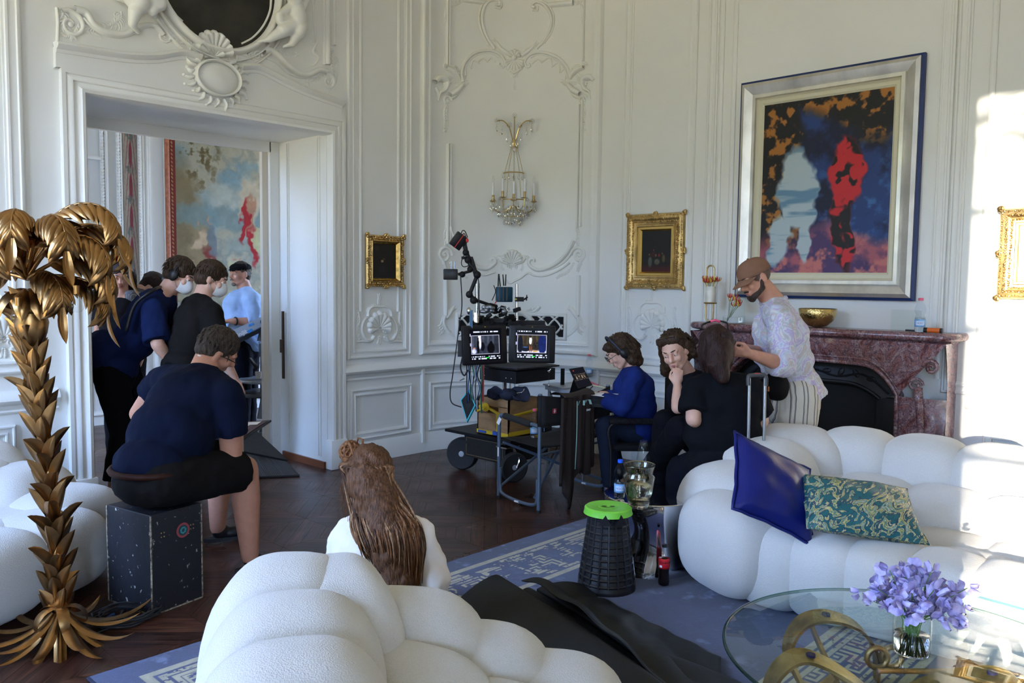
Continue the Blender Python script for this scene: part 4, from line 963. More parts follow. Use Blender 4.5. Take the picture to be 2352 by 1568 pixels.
mb=MB(); mb.box(ctr+Vector((0,0,hb/2)),(wa,wb,hb),R=Rb,bev=.004); mb.build('case',M['scuffed'],bx_,smooth=False)
mb=MB()
for (u,v_) in ((0,0),(1,0),(0,1)): q=p0+ua*wa*u+ub*wb*v_; mb.box(q+Vector((0,0,hb/2)),(.006,.006,hb-.01),R=Rb)
for s_ in (0,): 
    mb.box(p0+ua*wa/2+Vector((0,0,.004)),(wa,.006,.007),R=Rb); mb.box(p0+ub*wb/2+Vector((0,0,.004)),(.006,wb,.007),R=Rb)
mb.build('worn_edge',mat('worn_edge',(.05,.045,.04),.7,var=.8,vs=60,col2=(.45,.38,.28)),bx_,smooth=False)
Rf=face_R(-ub); sc_=p0+ua*wa*.62+Vector((0,0,hb*.77))-ub*.0015
mb=MB(); mb.lathe([(.038,0),(.038,.0008)],sc_,28,Rf); st_=mb.build('sticker',mat('sticker_red',(.28,.05,.06),.5),bx_,smooth=False)
mb=MB(); mb.lathe([(.027,.0009),(.027,.0014)],sc_,24,Rf); mb.build('sticker_disc',mat('sticker_dark',(.02,.05,.06),.5),st_,smooth=False)
mb=MB()
for i in range(9): a=i*.9; mb.tube([sc_-ub*.0018+ua*(.018*math.cos(a+t*2))*(1-t*.5)+Vector((0,0,.018*math.sin(a+t*2.2)*(1-t*.4))) for t in (0,.3,.6,1)],.0012,4)
mb.build('sticker_squiggle',mat('sticker_teal',(.05,.35,.38),.5),st_,smooth=False)
mb=MB()
for fx_ in (.22,.80):
    for dx in (-.008,.008):
        for dz in (-.01,.01): mb.ell(p0+ua*(wa*fx_+dx)+Vector((0,0,hb*.78+dz))-ub*.002,(.0035,.0035,.0035),None,8,6)
mb.build('screw',M['brass'],bx_)
cc=Vector(onz(290,1420)); cb=thing('cable_coil','coiled black cable with a connector, on the floor beside the black box','cable',(cc.x,cc.y,0))
mb=MB(); pts=[]
for i in range(260):
    a=i*2*PI/36; r_=.12+.022*math.sin(i*.31)+.01*rr.random(); pts.append(cc+Vector((r_*math.cos(a)*1.15,r_*math.sin(a)*.85,.008+.035*i/260+.004*math.sin(i*.9))))
pts=pts+[Vector(onz(262,1442))+Vector((0,0,.01)),Vector(onz(235,1452))+Vector((0,0,.008)),Vector(onz(205,1462))+Vector((0,0,.006)),Vector(onz(180,1480))+Vector((0,0,.006)),Vector(onz(155,1470))+Vector((0,0,.01))]
mb.tube(pts,.0048,6); mb.build('cable',M['rubber'],cb,smooth=True)
mb=MB(); q=Vector(onz(240,1438))+Vector((0,0,.02)); mb.cone(q,q+Vector((.06,.05,0)),.016,.014,12); mb.build('connector',mat('blue_plug',(.01,.03,.10),.4),cb)
mb=MB(); mb.box(cc+Vector((.03,.02,.045)),(.05,.12,.02),rz=.6,bev=.005); mb.build('cable_tie',M['blackpl'],cb)
# ================= GREEN STOOL =================
sx,sy=onz(1393,1352)[:2]; stl=thing('collapsible_stool','black lattice collapsible stool with a bright green round top','stool',(sx,sy,0))
sh=.455
mb=MB(); mb.lathe([(.152,0),(.158,.01),(.156,.035),(.148,.05),(.105,sh-.05),(.10,sh-.05),(.14,.05),(.145,.02)],(sx,sy,0),36); mb.build('body',M['blackpl'],stl)
mb=MB()
for j in range(11):
    z_=.05+.34*j/10.; r_=.15-.047*j/10
    mb.lathe([(r_+.0,z_),(r_+.006,z_+.008),(r_+.0,z_+.016)],(sx,sy,0),36,)
    for i in range(18):
        a=2*PI*i/18; r2=r_-.004
        mb.cone((sx+(r_+.002)*math.cos(a),sy+(r_+.002)*math.sin(a),z_),(sx+r2*math.cos(a),sy+r2*math.sin(a),z_+.034),.006,.006,6)
mb.build('lattice',mat('lattice_black',(.008,.009,.012),.35),stl)
mb=MB(); prof=[(.0,sh-.004),(.02,sh-.004),(.024,sh-.001),(.05,sh),(.052,sh-.0015),(.056,sh),(.118,sh+.002),(.126,sh-.004),(.128,sh-.02),(.132,sh-.034),(.124,sh-.038),(.11,sh-.036)]
mb.lathe(prof,(sx,sy,0),40); o=mb.build('seat',mat('lime_plastic',(.20,.62,.05),.4),stl)
mb=MB(); 
for a in (2.3,2.3+PI): mb.ell((sx+.022*math.cos(a),sy+.022*math.sin(a),sh+.001),(.016,.006,.002),rot('Z',2.3),12,6)
mb.build('finger_hole',M['blackpl'],stl)
mb=MB()
ca=math.atan2(-sy,-sx)
for da in (-.1,.55):
    a=ca+da; o_=Vector((math.cos(a),math.sin(a),0)); s_=Vector((-math.sin(a),math.cos(a),0)); c_=Vector((sx,sy,0))+o_*.133+Vector((0,0,sh-.07))
    mb.add([c_+s_*.035,c_-s_*.035,c_+Vector((0,0,.055)),c_+s_*.035-o_*.02,c_-s_*.035-o_*.02,c_+Vector((0,0,.055))-o_*.02],[(0,1,2),(3,5,4),(0,2,5,3),(1,4,5,2),(0,3,4,1)])
mb.build('clip',M['blackpl'],stl,smooth=False)
# ================= CHROME SIDE TABLE =================
tx,ty=4.00,2.66; ct=thing('side_table','drum shaped polished chrome side table between the green stool and right sofa','side table',(tx,ty,0)); TH=.43
def drum(u,v):
    a=2*PI*u; r_=.265*(1+.10*math.sin(a*3+v*2.2)*(v*(1-v)*2.4)-.13*math.sin(PI*v)**2+.05*v*(1-v)*math.sin(5*a+4*v)); return (tx+r_*math.cos(a),ty+r_*math.sin(a),.005+(TH-.01)*v)
mb=MB(); mb.grid(drum,64,28,cu=True); mb.build('body',mat('mirror_chrome',(.80,.80,.82),.06,1.),ct,smooth=True)
mb=MB(); mb.lathe([(0,TH),(.262,TH),(.266,TH-.004),(.266,TH-.01),(0,TH-.01)],(tx,ty,0),48); mb.build('top',mat('mirror_top',(.75,.76,.78),.08,1.),ct)
# ================= BOTTLES =================
M['pet']=thin('clear_plastic',(.93,.95,.97),1.4,.03); M['water']=mat('water',(.97,.99,1.),0,trans=1,ior=1.33)
M['lblue']=mat('label_blue',(.22,.45,.78),.5,var=.2,vs=30); M['cap_pink']=mat('cap_pink',(.75,.12,.20),.4); M['cap_blue']=mat('cap_blue',(.01,.10,.75),.35)
def bottle(label,x,y,z,cap,h=.215,fill=.55,writing=None):
    t=thing('water_bottle',label,'bottle',(x,y,z)); s=h/.215
    pr=[(.0,.004),(.02,.0),(.029,.004),(.031,.015),(.0305,.06),(.031,.085),(.029,.098),(.0235,.106),(.024,.112),(.031,.125),(.033,.142),(.029,.163),(.019,.180),(.0125,.188),(.0125,.2)]
    mb=MB(); mb.lathe([(r*s,q*s) for r,q in pr],(x,y,z),28); mb.build('bottle',M['pet'],t,smooth=True)
    if fill>0:
        zf=fill*.2; wp=[(max(0,r-.0018),q+.002) for r,q in pr if q<zf]; r_=wp[-1][0]; wp+= [(r_,zf),(0,zf)]
        mb=MB(); mb.lathe([(r*s,q*s) for r,q in wp],(x,y,z),24); mb.build('water',M['water'],t,smooth=True)
    mb=MB(); mb.lathe([(.0150*s,.198*s),(.0150*s,.213*s),(.013*s,.215*s),(0,.215*s)],(x,y,z),20); mb.build('cap',cap,t)
    mb=MB(); mb.lathe([(.0314*s,.035*s),(.0314*s,.082*s)],(x,y,z),28); lb=mb.build('label',M['lblue'],t,smooth=True)
    c_=Vector((x,y,z)); n_=tocam_h(c_)
    mb=MB(); mb.grid(lambda u,v:c_+face_R(n_)@Vector((.0318*s*math.sin(u*1.6-.8),(.045+.026*v)*s,.0318*s*math.cos(u*1.6-.8))),12,3); mb.build('label_band',mat('label_white',(.6,.68,.82),.5),lb,smooth=True)
    if writing: txt(writing,.017*s,c_+n_*.0322*s+Vector((0,0,.058*s)),face_R(n_),mat('label_ink',(.05,.12,.40),.5),lb,wrap=.0322*s,ext=.0002)
    return t
q=onz(1425,1146,TH); bottle('water bottle with a blue cap behind the green stool top',q[0]+.02,q[1]+.02,TH,M['cap_blue'],.222,.42,'VESOS')
FPX_=6.02
# ================= VASES ON THE CHROME TABLE =================
M['vase']=mat('amber_glass',(1,.95,.78),.0,trans=1,ior=1.47); 
q=onz(1484,1168,TH); vx,vy=q[0],q[1]+.05
def glassware(name,label,cat,outer,th,m,c,n=32,group=None):
    t=thing(name,label,cat,c,group); inner=[(max(0,r-th),z) for r,z in outer if z>outer[0][1]+th*1.6]; inner=[(0,inner[0][1])]+inner
    mb=MB(); mb.lathe([(0,outer[0][1])]+outer+inner[::-1],c,n); mb.build('vessel',m,t,smooth=True); return t
S_=.245/.40
vo=[(.060,0),(.066,.012),(.07,.03),(.084,.075),(.094,.12),(.10,.155),(.104,.175),(.088,.19),(.092,.205),(.102,.232),(.104,.24)]
v=glassware('glass_vase','ribbed amber tinted glass vase with some water, on the chrome side table','vase',[(r*.86,z*1.0) for r,z in vo],.009,M['vase'],(vx,vy,TH))
mb=MB(); mb.lathe([(0,.014),(.05,.014),(.062,.06),(.068,.10),(.074,.135),(0,.135)],(vx,vy,TH),28); mb.build('water',M['water'],v,smooth=True)
q=onz(1474,1130,TH); glassware('glass_cone','clear conical glass shade behind the amber vase','glass',[(.058,0),(.056,.02),(.045,.12),(.032,.22),(.022,.27)],.003,M['glass'],(4.16,2.82,TH))
q=(4.05,2.52); mb=MB()
# ================= COLA BOTTLE =================
cx_,cy_=onz(1524,1350)[:2]; cx_-=.0; cl=thing('cola_bottle','half litre cola bottle with a red label, on the rug by the chrome table','bottle',(cx_,cy_,.016))
z_=.016
pr=[(0,.006),(.018,0),(.029,.006),(.0315,.02),(.0295,.05),(.027,.075),(.0295,.10),(.0305,.145),(.0285,.165),(.02,.19),(.0125,.21),(.0115,.218)]
mb=MB(); mb.lathe([(r,q) for r,q in pr],(cx_,cy_,z_),28); mb.build('bottle',M['pet'],cl,smooth=True)
mb=MB(); wp=[(max(0,r-.0012),q+.001) for r,q in pr if q<.165]+[(0,.158)]; mb.lathe(wp,(cx_,cy_,z_),28); mb.build('cola',mat('cola',(.008,.003,.002),.15),cl,smooth=True)
mb=MB(); mb.lathe([(.0302,.098),(.0312,.115),(.0312,.145),(.0306,.150)],(cx_,cy_,z_),28); lb=mb.build('label',mat('label_red',(.62,.012,.02),.4),cl,smooth=True)
mb=MB(); mb.lathe([(.0145,.212),(.0145,.226),(.013,.2275),(0,.2275)],(cx_,cy_,z_),20); mb.build('cap',M['blackpl'],cl)
n_=tocam_h((cx_,cy_,0)); n_=(Matrix.Rotation(.35,3,'Z')@n_)
txt('Coca-Cola',.017,Vector((cx_,cy_,z_+.134))+n_*.0316,face_R(n_),M['blackpl'],lb,wrap=.0316,shear=.35,bold=.0003)
txt('ZERO',.008,Vector((cx_,cy_,z_+.116))+n_*.0314,face_R(n_),M['blackpl'],lb,wrap=.0314)
n2_=(Matrix.Rotation(-.95,3,'Z')@n_); mb=MB(); mb.grid(lambda u,v:Vector((cx_,cy_,z_))+face_R(n2_)@Vector((.0318*math.sin(u*.5-.25),.106+.012*v,.0318*math.cos(u*.5-.25))),5,2); mb.build('nutrition_box',M['paper'],lb)
# ================= COFFEE TABLE =================
gx,gy,gz=2.925,.873,.40; tb=thing('coffee_table','round glass coffee table on curved gilded metal bands','coffee table',(gx,gy,0))
mb=MB(); mb.lathe([(0,gz-.014),(.612,gz-.014),(.619,gz-.011),(.62,gz-.007),(.619,gz-.003),(.612,gz),(0,gz)],(gx,gy,0),96); mb.build('glass_top',thin('greenish_glass',(.90,.96,.93),1.5),tb,smooth=.5)
mb=MB(); mb.tube([(gx+.6205*math.cos(a),gy+.6205*math.sin(a),gz-.007) for a in np.linspace(0,2*PI,121)[:-1]],.0065,6,closed=True); mb.build('glass_edge',thin('green_edge',(.25,.5,.42),1.5),tb,smooth=True)
M['giltband']=mat('worn_gilt_band',(.40,.25,.10),.38,.75,var=.45,vs=12,bump=.2,bs=25)
def band(pts,w,wd,th=.012,taper=None,m=None,name='band'):
    """flat metal band: pts centre line, w width, wd list/one of width direction"""
    P_=[Vector(q) for q in cr_spline(pts,8)]; n=len(P_); vs=[]; wd=Vector(wd).normalized()
    for i,q in enumerate(P_):
        t=(P_[min(i+1,n-1)]-P_[max(i-1,0)]).normalized(); d=(wd-t*wd.dot(t)); d=d.normalized() if d.length>.1 else t.orthogonal().normalized(); nn=t.cross(d); ww=w*(taper(i/(n-1)) if taper else 1)/2
        vs+= [q+d*ww+nn*th/2,q-d*ww+nn*th/2,q-d*ww-nn*th/2,q+d*ww-nn*th/2]
    fs=[]
    for i in range(n-1):
        for k in range(4): fs.append((4*i+k,4*i+(k+1)%4,4*i+4+(k+1)%4,4*i+4+k))
    fs+= [(3,2,1,0),(4*n-4,4*n-3,4*n-2,4*n-1)]; mb=MB(); mb.add(vs,fs); return mb.build(name,m or M['giltband'],tb,smooth=.6)
zt=gz-.022
def G(px,py,z): return Vector(onz(px,py,z))
A=G(1897,1412,zt); B=G(1862,1506,zt)
wdir=(A-B).normalized()
cam_r=Vector((.69,-.73,0)); cam_f=Vector((.73,.69,0))
tpz=lambda t:.55+.6*math.sin(PI*t)
# four tall looped bands joined on the axis of the table
for k,(c_,sg) in enumerate(((A,1),(B,1),(Vector((gx+.10,gy-.22,zt)),-1),(Vector((gx-.12,gy-.20,zt)),-1))):
    o1=(cam_r*sg); f_=cam_f*(.2 if k%2==0 else -.2)
    band([c_+Vector((0,0,-.36))+o1*.30+f_,c_+Vector((0,0,-.22))+o1*.27+f_*.8,c_+Vector((0,0,-.08))+o1*.16+f_*.4,c_+Vector((0,0,-.005)),c_+Vector((0,0,-.04))-o1*.10,c_+Vector((0,0,-.15))-o1*.145,c_+Vector((0,0,-.26))-o1*.10,c_+Vector((0,0,-.30))-o1*.02,c_+Vector((0,0,-.24))+o1*.05],.075,cam_f+Vector((0,0,.15)),taper=tpz)
    band([c_+Vector((0,0,-.03))-o1*.06,c_+Vector((0,0,-.12))-o1*.02,c_+Vector((0,0,-.22))+o1*.03,c_+Vector((0,0,-.37))+o1*.10],.06,cam_f,taper=tpz)
    mb=MB(); mb.lathe([(0,gz-.0145),(.016,gz-.0145),(.016,zt-.004),(0,zt-.004)],(c_.x,c_.y,0),18); mb.build('pad',mat('pad_purple',(.03,.02,.08),.5),tb)
for p_ in (G(2015,1510,.2),G(2048,1508,.2)):
    mb=MB(); mb.tube([p_+cam_r*.04*math.cos(a)+Vector((0,0,.04*math.sin(a))) for a in np.linspace(0,2*PI,20)[:-1]],.011,6,closed=True); mb.build('ring',M['giltband'],tb,smooth=True)
mb=MB(); mb.tube([G(2015,1540,.16),G(2048,1540,.16)+cam_r*.3,Vector((gx,gy,.15)),G(1862,1506,.15)],.012,6); mb.build('cross_bar',M['giltband'],tb)
# flower jar
jx,jy=onz(2112,1521,gz)[:2]; jx+=cam_f.x*.06; jy+=cam_f.y*.06
j=glassware('flower_jar','clear glass jar of lilac sweet peas on the glass coffee table','vase',[(.052,0),(.058,.006),(.060,.03),(.061,.09),(.060,.135),(.062,.14)],.0035,M['glass'],(jx,jy,gz+.001))
mb=MB(); mb.lathe([(0,.006),(.052,.006),(.0565,.07),(0,.07)],(jx,jy,gz+.001),28); mb.build('water',M['water'],j,smooth=True)
M['petal']=mat('lilac_petal',(.40,.32,.72),.6,var=.35,vs=30,col2=(.66,.60,.86)); M['petal'].node_tree.nodes['Principled BSDF'].inputs['Subsurface Weight'].default_value=.15
M['stem']=mat('green_stem',(.10,.20,.05),.6,var=.3,vs=20)
fr_=random.Random(11)
def petal(mb,c,R,w,h,cup,ph):
    mb.grid(lambda u,v:Vector(c)+R@Vector(((u-.5)*w*(.35+.65*math.sin(PI*(.15+.75*v))),h*v,cup*((u-.5)**2*4)*h+.12*h*math.sin(u*9+ph)*v+.25*h*v*v)),7,6)
def blossom(mb,c,d,s):
    d=Vector(d).normalized(); x=d.orthogonal().normalized(); x=Matrix.Rotation(fr_.random()*6,3,d)@x; y=d.cross(x); R=Matrix((x,y,d)).transposed()
    petal(mb,c,R@rot('X',.5),s*1.15,s*.9,-.3,fr_.random()*6)
    for sg in (1,-1): petal(mb,c,R@rot('Z',sg*.5)@rot('X',1.15),s*.6,s*.7,.4,fr_.random()*6)
def sweetpea(top,label,group=None,n=4):
    b=Vector((jx+fr_.uniform(-.03,.03),jy+fr_.uniform(-.03,.03),gz+.01)); t=thing('sweet_pea',label,'flower',tuple(b),group); top=Vector(top); mid=Vector((jx+(top.x-jx)*.22,jy+(top.y-jy)*.22,gz+.13))
    pts=cr_spline([b,(b+mid)/2,mid,(mid*.45+top*.55)+Vector((0,0,.01)),top],5); mb=MB(); mb.tube(pts,.0016,5); mb.build('stem',M['stem'],t)
    for k in range(n):
        mb=MB(); i=-1-k*2; q=Vector(pts[i]); a=fr_.random()*6; o=Vector((math.cos(a),math.sin(a),fr_.uniform(-.2,.6))); blossom(mb,q+o*.012,(o+(top-mid).normalized()*.5-Vector((.36,.36,0))*.6),.036+.010*fr_.random()); mb.build('blossom',M['petal'],t,smooth=True)
for k in range(30):
    a=k*2.399; r_=.145*math.sqrt((k+.5)/30); top=Vector((jx+r_*math.cos(a)*1.15,jy+r_*math.sin(a)*1.15,gz+.305-.9*r_*(.75 if r_<.08 else .95)+fr_.uniform(-.015,.02)))
    sweetpea(top,'lilac sweet pea stem in the dense bunch in the glass jar','sweet peas in the glass jar')
sweetpea(Vector(onz(2222,1352,.60))-Vector((.0,.0,0)) if False else Vector(P(2222,1350,2.72)),'single sweet pea straying out to the right of the bunch',None,2)
# ================= BLACK SHEETING =================
t=thing('black_sheeting','rolled and crumpled black rubber sheeting lying on the rug by the foreground sofa','sheet',(2.95,2.3,0))
def smat(name): return mat(name,(.006,.007,.008),.55,bump=.3,bs=6,bdist=.02,spec=.35)
M['sheet']=smat('black_sheet')
ra=Vector(onz(1118,1388)); rb=Vector(onz(1400,1640)); 
def roll(a,b_,r0,r1,turns,seed,z0=0,lead=.25,fl=1):
    rs=np.random.default_rng(seed); ax=(b_-a); L=ax.length; ax.normalize(); sd=Vector((-ax.y,ax.x,0)); K=26; N=46
    ph=rs.random(6)*6
    def f(u,v):
        t=v; R_=(r0+(r1-r0)*t); a_=u*2*PI*turns; rr_=R_*(.35+.65*u/1.0 if turns>1 else 1)
        y=rr_*math.sin(a_)*(1+.1*math.sin(5*t+ph[0])); z=R_*.8+rr_*.8*math.cos(a_)*-1
        if u>.86: k=(u-.86)/.14; y=y+fl*lead*k*(1+.5*math.sin(7*t+ph[1])); z=z*(1-k)+.012*k+.02*k*(1-k)*4*abs(math.sin(9*t+ph[2]))
        return a+ax*(L*t)+sd*(y+.03*math.sin(4*t+ph[3]))+Vector((0,0,max(.016,z+z0+.016)))
    return f
mb=MB(); mb.grid(roll(ra+Vector((.06,.0,0)),Vector((2.42,1.38,0)),.085,.10,1.7,1,lead=.18,fl=-1),70,26); o=mb.build('roll',M['sheet'],t,smooth=True)
mb=MB(); mb.grid(roll(Vector((3.06,2.78,0)),Vector((2.62,1.42,0)),.055,.07,1.5,2,lead=.25,fl=1),70,26); o=mb.build('roll',M['sheet'],t,smooth=True)
e0=Vector(onz(1150,1420)); 
def drape(u,v):
    a=Vector((3.0,2.75,0)).lerp(Vector((2.50,1.35,0)),v); b2=Vector((3.35,2.50,0)).lerp(Vector((3.17,1.72,0)),v); p=a.lerp(b2,u)
    return p+Vector((0,0,.022+.13*(1-u)**1.5*(.6+.4*math.sin(3*v+1))+.05*abs(math.sin(6*u+3*v))*(1-u)+.02*math.sin(13*v+4*u)**2*(1-u*.6)))
mb=MB(); mb.grid(drape,40,40); o=mb.build('loose_fold',M['sheet'],t,smooth=True); s_=o.modifiers.new('s','SOLIDIFY'); s_.thickness=.004
# ================= FIREPLACE =================
def marble():
    m=mat('purple_marble',(.3,.15,.15),.22,coat=.3); n=m.node_tree; b=n.nodes['Principled BSDF']
    tc=n.nodes.new('ShaderNodeTexCoord'); a=n.nodes.new('ShaderNodeTexNoise'); a.inputs['Scale'].default_value=5; a.inputs['Detail'].default_value=8; a.inputs['Roughness'].default_value=.7; a.inputs['Distortion'].default_value=2.5
    r=n.nodes.new('ShaderNodeValToRGB'); e=r.color_ramp.elements; e[0].position=.3; e[0].color=(.045,.018,.02,1); e[1].position=.78; e[1].color=(.62,.54,.50,1)
    for p,c in ((.42,(.14,.045,.045,1)),(.48,(.30,.15,.14,1)),(.52,(.10,.06,.09,1)),(.56,(.36,.22,.21,1)),(.62,(.22,.16,.20,1)),(.68,(.48,.36,.34,1))):
        x=e.new(p); x.color=c
    v=n.nodes.new('ShaderNodeTexVoronoi'); v.feature='DISTANCE_TO_EDGE'; v.inputs['Scale'].default_value=13
    w=n.nodes.new('ShaderNodeTexNoise'); w.inputs['Scale'].default_value=9; w.inputs['Detail'].default_value=5; ad=n.nodes.new('ShaderNodeMix'); ad.data_type='RGBA'; ad.blend_type='ADD'; ad.inputs[0].default_value=.5
    n.links.new(tc.outputs['Object'],ad.inputs[6]); n.links.new(tc.outputs['Object'],w.inputs[0]); n.links.new(w.outputs['Color'],ad.inputs[7]); n.links.new(ad.outputs[2],v.inputs[0])
    mr=n.nodes.new('ShaderNodeMapRange'); mr.inputs[1].default_value=0; mr.inputs[2].default_value=.06; n.links.new(v.outputs[0],mr.inputs[0])
    mx=n.nodes.new('ShaderNodeMix'); mx.data_type='RGBA'; mx.inputs[6].default_value=(.05,.03,.05,1); n.links.new(mr.outputs[0],mx.inputs[0]); n.links.new(tc.outputs['Object'],a.inputs[0]); n.links.new(a.outputs[0],r.inputs[0]); n.links.new(r.outputs[0],mx.inputs[7]); n.links.new(mx.outputs[2],b.inputs['Base Color'])
    return m
M['marble']=marble(); YC=2.68; XW=XC
fp=thing('fireplace','purple and white marble fireplace with a curved mantel shelf and dark iron insert','fireplace',(XW,YC,0)); MZ=1.335
def shelf_out(w,d,y,ins=0):  # outline of the serpentine shelf in plan: list of (x,y)
    pts=[]; 
    for i in range(41):
        t=i/40*2-1; a=abs(t); dd=d*(1-.0)+(.035*math.cos(t*PI)) ; dd=dd*(1-max(0,(a-.9)/.1)**2*.35)
        pts.append((XW-dd+ins*0,YC+t*w))
    return pts
mb=MB(); W0=1.055; D0=.315
lay=[(0,-.055,-.03),(0,-.035,-.055),(0,0,-.05),(0,.0,-.028),(0,.0,-.012),(0,-.012,0.)]
prof=[(-.075,-.09),(-.06,-.075),(-.055,-.062),(-.03,-.058),(-.008,-.05),(0,-.036),(0,-.022),(-.006,-.008),(-.018,0)]
rings=[]
for (o,dz) in prof: rings.append([(x-o*-1*0+(-o)*1,YC+(y-YC)*(W0+o)/W0,MZ+dz) for x,y in shelf_out(W0,D0,YC)])
vs=[p for r in rings for p in r]; n_=41; fs=[(j*n_+i,j*n_+i+1,(j+1)*n_+i+1,(j+1)*n_+i) for j in range(len(rings)-1) for i in range(n_-1)]
# ends and top
b0=len(vs); 
for r in rings: vs+= [(XW,r[0][1],r[0][2]),(XW,r[-1][1],r[-1][2])]
for j in range(len(rings)-1): fs.append((j*n_,(j+1)*n_,b0+2*(j+1),b0+2*j)); fs.append((j*n_+40,b0+2*j+1,b0+2*(j+1)+1,(j+1)*n_+40))
J=len(rings)-1; fs.append(tuple([J*n_+i for i in range(n_)]+[b0+2*J+1,b0+2*J])); fs.append(tuple([i for i in range(n_)]+[b0+1,b0]))
mb.add(vs,fs); mb.build('mantel_shelf',M['marble'],fp,smooth=.7)
# surround with arched opening: front plate with hole, ruled into the wall
def arch(t):  # t in -1..1 across the opening -> z of the upper edge
    a=abs(t); return 1.085-.03*math.cos(a*PI*2)*0-.02*a*a if a<.62 else 1.075-.20*((a-.62)/.38)**2.2
HW=.67; OW=.99; mb=MB()
out=[];inn=[]
N=40
for i in range(N+1):
    t=i/N*2-1; inn.append((YC+HW*t,arch(t))); out.append((YC+OW*t,MZ-.07))
xf=lambda y,z:XW-.235-.03*math.cos((y-YC)/OW*PI)-(0 if abs(y-YC)<.66 else .02*math.sin((abs(y-YC)-.66)/.33*PI))-(.05*max(0,(z-.95)/.3)**2)
ring=[]; K=7
def row(f): return [(xf(y,z)-.02*math.sin(PI*f),y,z) for (y,z) in [(inn[i][0]*(1-f)+out[i][0]*f,inn[i][1]*(1-f)+out[i][1]*f) for i in range(N+1)]]
vs=[];fs=[]
for k in range(K+1): vs+=row(k/K)
for k in range(K):
    for i in range(N): a=k*(N+1)+i; fs.append((a,a+1,a+N+2,a+N+1))
for i in range(N): # reveal of the arch
    pass
b0=len(vs); vs+=[(XW-.08,y,z) for y,z in inn]
for i in range(N): fs.append((i,b0+i,b0+i+1,i+1))
mb.add(vs,fs)
for sg in (-1,1):  # jambs
    def jf(u,v,sg=sg):
        z=v*(arch(1) if u<=.5 else MZ-.07); zz=v; y=YC+sg*(HW+(OW-HW)*u); zt_=arch(1)+(MZ-.07-arch(1))*0
        z=zt_*v; return (xf(y,z)-.012*math.sin(PI*u)+.03*(1-v)*.0-(.035*math.sin(PI*v)**2*u),y,z)
    mb.grid(jf,12,14)
    # upper outer corner fill between jamb top and shelf is part of the arch plate
    mb.grid(lambda u,v,sg=sg:(XW-.08+(xf(YC+sg*HW,0)-XW+.08)*u,YC+sg*HW,arch(1)*v),2,6)
    mb.grid(lambda u,v,sg=sg:(XW+(xf(YC+sg*OW,MZ*v)-XW)*u,YC+sg*OW,(MZ-.07)*v),2,10)
    mb.box((XW-.14,YC+sg*(HW+OW)/2,.06),(.30,OW-HW+.05,.12),bev=.01)
mb.build('surround',M['marble'],fp,smooth=.8)
mb=MB() # raised mouldings of the surround
pth=[(xf(y,z)-.018,y,z+.012) for y,z in inn]; pth=[(xf(YC-HW,.1)-.016,YC-HW-.012,.12)]+pth+[(xf(YC+HW,.1)-.016,YC+HW+.012,.12)]; mb.tube(pth,.015,8)
pth=[(xf(y,z)-.022,y,z+.05) for y,z in inn]; mb.tube(pth,.007,6)
for sg in (-1,1):
    y0=YC+sg*.80
    mb.tube([(xf(y0,z)-.028,y0+sg*.05*math.sin(z*3),z) for z in np.linspace(.2,.95,10)],[.012+.02*i/9 for i in range(10)],8)
    c=Vector((xf(y0,1.1)-.03,YC+sg*.90,1.10)); mb.tube([c+Vector((0,.055*(1-i/22)*math.cos(i*.5),.055*(1-i/22)*math.sin(i*.5))) for i in range(20)],.013,8)
    c2=Vector((xf(y0,.98)-.03,YC+sg*.80,.97)); mb.tube([c2+Vector((0,sg*.05*(1-i/22)*math.cos(i*.5),.05*(1-i/22)*math.sin(i*.5))) for i in range(18)],.011,8)
mb.build('surround_moulding',M['marble'],fp,smooth=True)
M['iron']=mat('cast_iron',(.012,.012,.014),.5,.4,bump=.2,bs=30)
mb=MB(); 
def ins(t): a=abs(t); return .93-.0*a if a<.5 else .93-.10*((a-.5)/.5)**2
N=30; xi=XW-.10
vs=[];fs=[]
for i in range(N+1):
    t=i/N*2-1; vs+= [(xi,YC+(HW)*t,arch(t)),(xi-.03,YC+.52*t,ins(t)),(xi+.02,YC+.50*t,ins(t)-.03)]
for i in range(N): fs+= [(3*i,3*i+1,3*i+4,3*i+3),(3*i+1,3*i+2,3*i+5,3*i+4)]
mb.add(vs,fs)
for sg in (-1,1): mb.box((xi+.0,YC+sg*(.50+HW)/2,.42),(.05,HW-.49,.84)); mb.box((xi-.03,YC+sg*.60,.44),(.02,.10,.8),bev=.004)
mb.tube([(xi-.035,YC+.52*t,ins(t)) for t in np.linspace(-1,1,24)],.014,8)
mb.tube([(xi-.03,YC+.58*t,ins(t)+.06+.02*math.cos(t*9)) for t in np.linspace(-1,1,40)],.008,6)
for i in range(9): t=(i-4)/5; mb.ell((xi-.022,YC+.56*t,ins(t)+.075),(.012,.035,.02),rot('X',i),10,6)
mb.build('iron_insert',M['iron'],fp,smooth=.6)
mb=MB(); mb.box((XW-.03,YC,.45),(.02,1.04,.9)); mb.box((XW-.2,YC,.012),(.42,1.9,.02)); mb.build('firebox',mat('soot',(.006,.006,.006),.9),fp,smooth=False)
for sg in (1,): 
    mb=MB(); mb.box((XW-.245,YC+.52,.38),(.02,.05,.76)); mb.build('brass_strip',M['brass'],fp,smooth=False)
